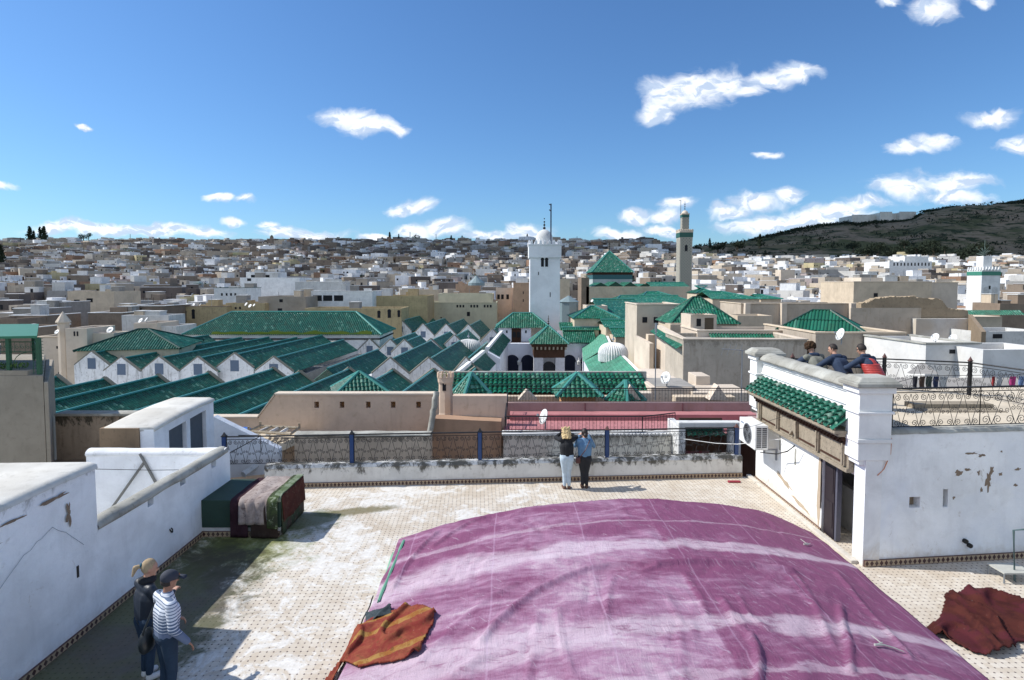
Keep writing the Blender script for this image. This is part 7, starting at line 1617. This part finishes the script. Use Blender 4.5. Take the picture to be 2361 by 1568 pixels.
# ------------------------------------------------------------------ people
def ell(m, c, r, M=None, n=12, k=8):
    c = Vector(c); rows = []
    for j in range(k+1):
        el = -math.pi/2 + math.pi*j/k
        rows.append([c + (M @ Vector((r[0]*math.cos(el)*math.cos(a), r[1]*math.cos(el)*math.sin(a), r[2]*math.sin(el))) if M else Vector((r[0]*math.cos(el)*math.cos(a), r[1]*math.cos(el)*math.sin(a), r[2]*math.sin(el)))) for a in [2*math.pi*i/n for i in range(n)]])
    m.grid(rows, close=True)
def cap_(m, a, b, ra, rb, n=10):
    a, b = Vector(a), Vector(b); d = (b-a); L = d.length; d.normalize(); q = d.to_track_quat('Z', 'Y').to_matrix(); rows = []
    for t in (-1, -.85, -.5, 0): rows.append((0 + t*ra, ra*math.sqrt(max(0, 1-t*t))))
    for t in (.25, .5, .75): rows.append((L*t, ra + (rb-ra)*t))
    for t in (0, .5, .85, 1): rows.append((L + t*rb, rb*math.sqrt(max(0, 1-t*t))))
    m.grid([[a + q @ Vector((r_*math.cos(x), r_*math.sin(x), z)) for x in [2*math.pi*i/n for i in range(n)]] for z, r_ in rows], close=True)
def fuse(m, name, mat, parent, vox=.012, sm=3):
    o = m.build(name, mat, parent, True); r_ = o.modifiers.new('fuse', 'REMESH'); r_.mode = 'VOXEL'; r_.voxel_size = vox; r_.use_smooth_shade = True
    s = o.modifiers.new('soft', 'SMOOTH'); s.iterations = sm; s.factor = .5; return o
skin = plain('skin', (.46, .25, .17), .55); skin2 = plain('tanned_skin', (.32, .16, .10), .55)
def hand(m, w, dirv, up, s=1., curl=.5):
    """palm, four bent fingers of unequal length and a thumb leaving the side of the palm"""
    d = Vector(dirv).normalized(); u = Vector(up).normalized(); sd = d.cross(u).normalized(); w = Vector(w)
    for q in (-.026, -.009, .009, .026): cap_(m, w + d*.01*s + sd*q*.7*s, w + d*.085*s + sd*q*s, .014*s, .011*s, 6)
    for q, L in ((-.030, .055), (-.010, .072), (.010, .078), (.030, .068)):
        a = w + d*.088*s + sd*q*s; b = a + (d*math.cos(curl) - u*math.sin(curl))*L*.55*s; c = b + (d*math.cos(curl*2.2) - u*math.sin(curl*2.2))*L*.5*s
        cap_(m, a, b, .0095*s, .0085*s, 6); cap_(m, b, c, .0085*s, .007*s, 6)
    a = w + d*.03*s - sd*.03*s; b = a + (d*.6 - sd*.8 - u*.2).normalized()*.035*s; cap_(m, a, b, .012*s, .010*s, 6); cap_(m, b, b + (d - sd*.2 - u*.3).normalized()*.03*s, .010*s, .008*s, 6)
def person(label, J, cols, hair, face=(0, 1, 0), female=False, sleeves=1., skinm=None, shoe=None, barefoot=False, s=1., grp=None, bulk=1., hipw=.0, hand_up=None, legs=True, curl=.6, ankle=False):
    """J: joints in world coordinates. one fused body, clothing and hair as parts"""
    skinm = skinm or skin; V = {k: Vector(v) for k, v in J.items()}
    o = thing('person', label, 'person', (V['pel'].x, V['pel'].y, min(V['aL'].z, V['aR'].z)-.08), grp)
    f = Vector(face).normalized(); hd = V['head']; upv = (hd - V['neck']).normalized(); rt = f.cross(upv).normalized(); f = upv.cross(rt).normalized()
    Mh = Matrix((rt, f, upv)).transposed()
    m = MB()
    ell(m, hd, (.072, .092, .108), Mh, 16, 12); ell(m, hd + Mh @ Vector((0, .028, -.055)), (.052, .060, .058), Mh)
    cap_(m, V['neck'], hd - upv*.05, .055, .052)
    ell(m, hd + Mh @ Vector((0, .098, -.018)), (.013, .020, .022), Mh, 8, 6); cap_(m, hd + Mh @ Vector((0, .082, .012)), hd + Mh @ Vector((0, .104, -.022)), .008, .012, 6)
    for sx in (-1, 1): ell(m, hd + Mh @ Vector((sx*.074, -.008, -.012)), (.010, .020, .032), Mh, 8, 6); ell(m, hd + Mh @ Vector((sx*.03, .076, .022)), (.026, .014, .008), Mh, 8, 6)
    ell(m, hd + Mh @ Vector((0, .084, -.058)), (.024, .010, .007), Mh, 8, 6); ell(m, hd + Mh @ Vector((0, .070, -.092)), (.024, .024, .018), Mh, 8, 6)
    ch = V['chest']; pe = V['pel']; sh = (V['sR'] - V['sL']); cap_(m, pe, ch, .115, .125); cap_(m, V['sL'], V['sR'], .052, .052); cap_(m, ch, V['neck'], .10, .055)
    for k in 'LR':
        cap_(m, V['s'+k], V['e'+k], .050, .040); cap_(m, V['e'+k], V['w'+k], .040, .026)
        cap_(m, V['h'+k], V['k'+k], .080, .052); cap_(m, V['k'+k], V['a'+k], .050, .034)
        if barefoot or ankle: cap_(m, V['a'+k] + Vector((0, 0, -.04)), V['t'+k], .034, .026)
        d = V['w'+k] - V['e'+k]; hand(m, V['w'+k], d, (hand_up or Vector((0, 0, 1))), 1., curl)
    fuse(m, 'body', skinm, o, .009, 2)
    # eyes and brows
    for sx in (-1, 1): ee = MB(); ell(ee, hd + Mh @ Vector((sx*.029, .083, .004)), (.012, .008, .007), Mh, 8, 6); ee.build('eye', plain('dark_eye', (.03, .02, .02), .3), o)
    top, bot, sho = cols
    b = bulk; m = MB(); half = sh.normalized()
    for q in (-1, 1):
        cap_(m, pe + half*q*(.055+hipw) + Vector((0, 0, .02)), ch + half*q*.07, .112*b, .125*b); cap_(m, ch + half*q*.06, V['neck'] + half*q*.03 - Vector((0, 0, .04)), .115*b, .07)
    cap_(m, V['sL'], V['sR'], .066*b, .066*b); cap_(m, pe, ch, .128, .138); cap_(m, ch, V['neck'] - Vector((0, 0, .03)), .128, .075)
    for k in 'LR':
        cap_(m, V['s'+k], V['e'+k], .066*b, .054*b)
        if sleeves > .5: cap_(m, V['e'+k], V['e'+k].lerp(V['w'+k], min(1, sleeves)), .054*b, .040*b)
    fuse(m, 'top', top, o, .013, 2)
    if legs:
        m = MB(); hh = V['hR'] - V['hL']
        cap_(m, V['hL'].lerp(pe, .3) + Vector((0, 0, .03)), V['hR'].lerp(pe, .3) + Vector((0, 0, .03)), .122 + hipw, .122 + hipw)
        for k in 'LR': cap_(m, V['h'+k] + (Vector((0, -.035, .0)) if female else Vector()), V['k'+k], .103 + hipw*.5, .066); cap_(m, V['k'+k], V['a'+k] + Vector((0, 0, .03)), .066, .048)
        fuse(m, 'trousers', bot, o, .013, 2)
        if sho:
            for k in 'LR': m = MB(); cap_(m, V['a'+k] + Vector((0, 0, -.02)), V['a'+k] + Vector((0, 0, -.045)), .046, .05); cap_(m, V['a'+k] + Vector((0, 0, -.05)), V['t'+k], .047, .04); fuse(m, 'shoe', sho, o, .01, 2)
    hair(o, hd, Mh, V); return o
def hair_short(mat, vol=.012, curly=False, ball=0.):
    def fn(o, hd, Mh, V):
        m = MB(); ell(m, hd + Mh @ Vector((0, -.016, .020)), (.080+vol, .092+vol, .102+vol), Mh, 16, 12)
        if curly:
            rnd = random.Random(3)
            for _ in range(90):
                d = Vector((rnd.uniform(-1, 1), rnd.uniform(-1, .55), rnd.uniform(-.6, 1))).normalized(); ell(m, hd + Mh @ (Vector((d.x*(.085+vol), d.y*(.095+vol) - .02, d.z*(.105+vol) + .02))), [rnd.uniform(.018, .032)]*3, None, 7, 5)
        # keep the face clear
        rem = MB()
        mv = [];
        for v in m.v:
            q = Mh.transposed() @ (Vector(v) - hd)
            if q.y > .035 and q.z < .055: q.y = .035 - (q.y-.035)*.2
            if q.z < -.045: q.z = -.045
            mv.append(tuple(hd + Mh @ q))
        m.v = mv; fuse(m, 'hair', mat, o, .010, 1)
    return fn
def legs_std(x, y, z, hip=.86, yaw=0., stance=.09, bend=0., fx=0., fy=1.):
    M = Matrix.Translation((x, y, z)) @ Matrix.Rotation(R(yaw), 4, 'Z'); d = {}
    for k, s in (('L', -1), ('R', 1)):
        d['h'+k] = M @ Vector((s*.085, 0, hip)); d['k'+k] = M @ Vector((s*(stance*.9), .02 + bend, hip*.53)); d['a'+k] = M @ Vector((s*stance, -.01, .085)); d['t'+k] = M @ Vector((s*(stance + .02), .13, .035))
    return d, M
denim = plaster('light_denim', (.48, .58, .66), (.36, .45, .55), .3, 8., streak=.1, bump=.2)
denimj = plaster('blue_denim_jacket', (.13, .24, .38), (.06, .12, .22), .4, 8., streak=.2, bump=.3)
blackc = plain('black_cotton', (.012, .013, .016), .9); darkj = plain('dark_jeans', (.014, .015, .02), .85)
# blond woman, arms raised to her face (back to the camera)
p = G(1306, 1127, 0); p.z = 0; J, M = legs_std(p.x, p.y, 0, .82, 4, .06)
J.update({'pel': M @ Vector((0, 0, .87)), 'chest': M @ Vector((0, .02, 1.15)), 'neck': M @ Vector((0, .05, 1.37)), 'head': M @ Vector((-.01, .11, 1.50)), 'sL': M @ Vector((-.165, .03, 1.31)), 'sR': M @ Vector((.165, .03, 1.31)), 'eL': M @ Vector((-.27, .22, 1.33)), 'eR': M @ Vector((.30, .20, 1.33)), 'wL': M @ Vector((-.11, .30, 1.43)), 'wR': M @ Vector((.10, .30, 1.43))})
def hair_blond(o, hd, Mh, V):
    m = MB(); mt = plaster('blond_hair', (.62, .47, .25), (.38, .26, .12), .6, 14., streak=.5, bump=.8); rnd = random.Random(4)
    ell(m, hd + Mh @ Vector((0, -.02, .02)), (.105, .105, .118), Mh, 16, 12); ell(m, hd + Mh @ Vector((0, -.045, -.08)), (.115, .075, .115), Mh, 14, 10)
    for _ in range(120):
        a = rnd.uniform(0, 6.28); z = rnd.uniform(-.2, .12); ell(m, hd + Mh @ Vector((.105*math.cos(a)*(1.1 - abs(z)*.6), -.03 - abs(.09*math.sin(a)), z)), [rnd.uniform(.014, .028)]*3, None, 6, 5)
    fuse(m, 'hair', mt, o, .010, 1)
w1 = person('woman with curly blond hair, black top and pale jeans at the terrace railing', J, (blackc, denim, plain('brown_sandal', (.12, .06, .04), .7)), hair_blond, face=(0, 1, -.1), female=True, sleeves=1., ankle=True, bulk=.96, hipw=.012)
# dark haired woman in a denim jacket
p = G(1347, 1125, 0); J, M = legs_std(p.x, p.y, 0, .80, -3, .055)
J.update({'pel': M @ Vector((0, 0, .85)), 'chest': M @ Vector((0, .02, 1.12)), 'neck': M @ Vector((0, .05, 1.33)), 'head': M @ Vector((.0, .10, 1.46)), 'sL': M @ Vector((-.16, .03, 1.26)), 'sR': M @ Vector((.16, .03, 1.26)), 'eL': M @ Vector((-.24, .15, 1.10)), 'eR': M @ Vector((.25, .14, 1.10)), 'wL': M @ Vector((-.12, .28, 1.33)), 'wR': M @ Vector((.12, .28, 1.34))})
def hair_bun(o, hd, Mh, V):
    m = MB(); ell(m, hd + Mh @ Vector((0, -.018, .018)), (.086, .098, .112), Mh, 16, 12); ell(m, hd + Mh @ Vector((.02, -.085, -.07)), (.06, .05, .06), Mh, 12, 8); fuse(m, 'hair', plain('black_brown_hair', (.018, .010, .008), .6), o, .010, 1)
w2 = person('dark haired woman in blue denim jacket and black trousers beside the blond woman', J, (denimj, darkj, plain('brown_boot', (.10, .05, .03), .7)), hair_bun, face=(0, 1, -.1), female=True, bulk=1.02, hipw=.008)
m = MB(); c0 = Vector(J['sR']) + Vector((-.03, -.06, .05)); c1 = Vector(J['pel']) + Vector((-.15, -.15, .02)); m.tube([c0, c0.lerp(c1, .5) + Vector((0, -.13, 0)), c1], .012, 5); hb_ = MB(); hb_.box(c1.x-.10, c1.x+.02, c1.y-.02, c1.y+.06, c1.z-.16, c1.z); bg_ = hb_.build('shoulder_bag', plain('dark_red_leather', (.07, .02, .02), .5), bevel=.02); tag(bg_, 'small dark red shoulder bag worn by the woman in the denim jacket', 'bag'); m.build('strap', plain('dark_red_leather', (0, 0, 0)), bg_)
# foreground pair at lower left: man with cap and striped pullover
k_ = G(385, 1640, 0); X0, Y0 = -4.50, 7.25
J, M = legs_std(X0, Y0, 0, .88, -38, .11)
J.update({'pel': M @ Vector((0, 0, .93)), 'chest': M @ Vector((0, .02, 1.24)), 'neck': M @ Vector((0, .03, 1.47)), 'head': M @ Vector((.0, .065, 1.625)), 'sL': M @ Vector((-.19, .0, 1.38)), 'sR': M @ Vector((.19, .0, 1.38)), 'eL': M @ Vector((-.26, .04, 1.10)), 'eR': M @ Vector((.27, -.02, 1.09)), 'wL': M @ Vector((-.20, .22, .98)), 'wR': M @ Vector((.28, .14, .87))})
strp = bpy.data.materials.new('striped_knit'); strp.use_nodes = True; T = NT(strp.node_tree); b_ = T.n['Principled BSDF']; gx, gy, gz = T.sep(T.node('ShaderNodeNewGeometry').outputs['Position'])
ph = T.m('FRACT', T.m('MULTIPLY', T.m('ADD', gz, T.m('MULTIPLY', T.noise(T.comb(gx, gy, 0), 5, 3, .5), .02)), 26)); lo = T.ss(gz, 1.02, 1.30, .16, .72); c = T.mix(T.m('LESS_THAN', ph, lo), (.09, .13, .21), (.62, .66, .72)); c = T.mix(T.m('LESS_THAN', gz, 1.01), c, (.12, .16, .25)); T.put(b_, 'Base Color', c); b_.inputs['Roughness'].default_value = .95
def cap_hat(o, hd, Mh, V):
    m = MB(); ell(m, hd + Mh @ Vector((0, -.012, .038)), (.092, .112, .092), Mh, 18, 12); mv = []
    for v in m.v:
        q = Mh.transposed() @ (Vector(v) - hd); q.z = max(q.z, .012 if q.y > -.02 else -.02); mv.append(tuple(hd + Mh @ q))
    m.v = mv; cp = m.build('cap', plain('charcoal_cap', (.035, .04, .055), .85), o, True)
    r_ = MB(); rows = []
    for i in range(9): a = -1.15 + 2.3*i/8; rows.append([hd + Mh @ Vector((.088*math.sin(a), .06 + .04*math.cos(a), .03)), hd + Mh @ Vector((.088*math.sin(a), .10 + .105*math.cos(a), .022 - .012*abs(a)))])
    r_.grid(rows); b = r_.build('peak', plain('charcoal_cap', (0, 0, 0)), cp, True); s_ = b.modifiers.new('s', 'SOLIDIFY'); s_.thickness = .008
    h = MB(); ell(h, hd + Mh @ Vector((0, -.025, -.02)), (.078, .085, .065), Mh, 14, 10); h.v = [v for v in h.v]; fuse(h, 'hair', plain('dark_short_hair', (.03, .022, .018), .8), o, .010, 1)
    e_ = MB(); ell(e_, hd + Mh @ Vector((.02, .098, .06)), (.018, .006, .010), Mh, 8, 6); e_.build('cap_badge', plain('orange_badge', (.35, .12, .05), .7), cp)
jeans = plaster('dark_blue_jeans', (.025, .045, .075), (.012, .02, .035), .4, 7., streak=.2, bump=.3)
mn = person('man in charcoal cap and blue white striped pullover at the lower left', J, (strp, jeans, plain('dark_shoe', (.03, .03, .03), .6)), cap_hat, face=(.62, .78, .12), skinm=skin2, bulk=1.10, curl=.9, hipw=.01)
sL = Vector(J['sL']); c1 = Vector(J['pel']) + Vector((-.26, .02, -.05)); 
m = MB(); ell(m, c1 + Vector((0, 0, -.06)), (.08, .15, .17), None, 12, 8); m.v = [(v[0], v[1], max(v[2], c1.z-.2)) for v in m.v]; lea = plain('black_leather', (.012, .016, .018), .35); bg2 = m.build('shoulder_bag', lea, None, True); tag(bg2, 'black leather shoulder bag hanging at the left side of the man with the cap', 'bag')
m = MB(); m.tube([c1 + Vector((0, -.1, .08)), sL + Vector((-.02, -.1, -.12)), sL + Vector((.03, -.02, .07)), sL + Vector((.02, .08, -.02)), c1 + Vector((0, .12, .08))], .014, 6); m.build('strap', lea, bg2)
# woman with pony tail beside him
J, M = legs_std(-5.06, 7.72, 0, .84, -35, .07)
J.update({'pel': M @ Vector((0, 0, .88)), 'chest': M @ Vector((0, .02, 1.17)), 'neck': M @ Vector((0, .03, 1.40)), 'head': M @ Vector((.0, .07, 1.54)), 'sL': M @ Vector((-.165, .0, 1.31)), 'sR': M @ Vector((.165, .0, 1.31)), 'eL': M @ Vector((-.22, .10, 1.06)), 'eR': M @ Vector((.25, .12, 1.06)), 'wL': M @ Vector((-.12, .28, 1.0)), 'wR': M @ Vector((.15, .29, 1.14))})
def hair_pony(o, hd, Mh, V):
    mt = plaster('ash_blond_hair', (.42, .32, .20), (.20, .14, .08), .5, 12., streak=.6, bump=.5); m = MB(); ell(m, hd + Mh @ Vector((0, -.022, .022)), (.082, .095, .106), Mh, 16, 12)
    mv = []
    for v in m.v:
        q = Mh.transposed() @ (Vector(v) - hd)
        if q.y > .03 and q.z < .06: q.y = .03
        mv.append(tuple(hd + Mh @ q))
    m.v = mv; cap_(m, hd + Mh @ Vector((0, -.11, .03)), hd + Mh @ Vector((0, -.175, .0)), .022, .036); cap_(m, hd + Mh @ Vector((0, -.175, .0)), hd + Mh @ Vector((0, -.185, -.11)), .036, .014); h_ = fuse(m, 'hair', mt, o, .009, 1)
    t = MB(); ell(t, hd + Mh @ Vector((0, -.118, .03)), (.032, .022, .032), Mh, 10, 8); t.build('scrunchie', plain('teal_scrunchie', (.02, .10, .14), .8), h_)
wp = person('woman with blond pony tail and dark jacket beside the man in the cap', J, (plain('dark_padded_nylon', (.018, .024, .035), .45), jeans, plain('white_sneaker', (.6, .6, .58), .6)), hair_pony, face=(.80, .58, .14), female=True, bulk=1.08)
m = MB(); hd = Vector(J['neck']); ell(m, hd + Vector((0, 0, -.01)), (.12, .11, .06), None, 14, 8); fuse(m, 'scarf', plain('black_cotton', (0, 0, 0)), wp, .012, 1)
# three men leaning on the far railing of the upper terrace
def leaner(u, v, D, label, topm, hairf, face, vest=None, lean=.20, sx=1., hip=None, twist=0., elb=.34):
    h = at(u, v, D); yaw = 12 + twist; z0 = ZR
    M = Matrix.Translation((h.x, D - lean, z0)) @ Matrix.Rotation(R(yaw), 4, 'Z'); J = {}
    for k, s in (('L', -1), ('R', 1)): J['h'+k] = M @ Vector((s*.085, -.30, h.z-z0-.62)); J['k'+k] = M @ Vector((s*.10, -.12, .42)); J['a'+k] = M @ Vector((s*.11, -.34, .085)); J['t'+k] = M @ Vector((s*.13, -.20, .035))
    zz = h.z - z0
    J.update({'pel': M @ Vector((0, -.28, zz-.60)), 'chest': M @ Vector((0, -.10, zz-.31)), 'neck': M @ Vector((0, .05, zz-.12)), 'head': M @ Vector((0, .12, zz+.015)), 'sL': M @ Vector((-.21, -.01, zz-.20)), 'sR': M @ Vector((.21, -.01, zz-.20)), 'eL': M @ Vector((-.34, .20, zz-.40)), 'eR': M @ Vector((.34, .20, zz-.40)), 'wL': M @ Vector((-.14, .42, .88)), 'wR': M @ Vector((.14, .42, .88))})
    o = person(label, J, (topm, darkj, plain('dark_shoe', (0, 0, 0))), hairf, face=face, bulk=1.12, hipw=.01)
    return o, J, M
dh = plain('dark_brown_hair', (.022, .014, .010), .7)
navy = plain('navy_hoodie', (.022, .038, .075), .9); grey = plaster('grey_sweat', (.20, .20, .17), (.15, .15, .13), .2, 4., bump=.2, streak=0)
o, J, M = leaner(1866, 802, 14.2, 'man with bushy curly hair and grey navy hoodie leaning on the upper railing', grey, hair_short(plaster('curly_brown_hair', (.05, .028, .015), (.015, .01, .008), .6, 12., bump=1.), .030, True), (.1, 1, -.15))
m = MB(); cap_(m, Vector(J['neck']) + Vector((-.07, -.08, -.03)), Vector(J['neck']) + Vector((.07, -.08, -.03)), .065, .065); fuse(m, 'hood', navy, o, .012, 1)
for k in 'LR': m = MB(); cap_(m, J['s'+k].lerp(J['e'+k], .25), J['e'+k], .080, .066); cap_(m, J['e'+k], J['w'+k], .066, .05); fuse(m, 'sleeve', navy, o, .013, 1)
o, J, M = leaner(1918, 805, 13.8, 'man with short dark hair and navy hoodie leaning on the railing between two others', navy, hair_short(dh, .008), (-.75, .65, -.05), twist=6)
m = MB(); cap_(m, Vector(J['neck']) + Vector((-.07, -.08, -.03)), Vector(J['neck']) + Vector((.07, -.08, -.03)), .065, .065); fuse(m, 'hood', navy, o, .012, 1)
o, J, M = leaner(1984, 806, 13.3, 'man in a red quilted vest over a navy pullover leaning on the upper railing', navy, hair_short(dh, .012), (-.55, .83, -.05), twist=10)
redv = plain('red_quilted_nylon', (.42, .045, .035), .5); m = MB(); ch, pe = Vector(J['chest']), Vector(J['pel']); half = (Vector(J['sR'])-Vector(J['sL'])).normalized(); nk = Vector(J['neck'])
for t in range(9):
    c = pe.lerp(ch, t/6.) if t <= 6 else ch.lerp(nk, (t-6)/3.6); w_ = .165 if t <= 6 else .165 - .045*(t-6); 
    rows_ = [c + Vector((math.cos(a)*w_*1.18, math.sin(a)*w_*.98, 0)) for a in [2*math.pi*i/20 for i in range(21)]]; m.tube([M.to_3x3() @ (q - c) + c for q in rows_], .032, 8)
cap_(m, pe, ch, .13, .15)
vst = fuse(m, 'vest', redv, o, .011, 1); m = MB(); cap_(m, nk + Vector((-.07, -.06, -.0)), nk + Vector((.07, -.06, -.0)), .05, .05); fuse(m, 'collar', navy, o, .012, 1)
gl = MB(); hd = Vector(J['head']); gl.tube([hd + Vector((-.10, .045, .005)), hd + Vector((-.07, -.03, .008))], .006, 5); gl.build('sunglasses', iron, o)
# ------------------------------------------------------------------ air
for o in COL.objects:
    if o.get('label') and o.get('group') is None and False: pass
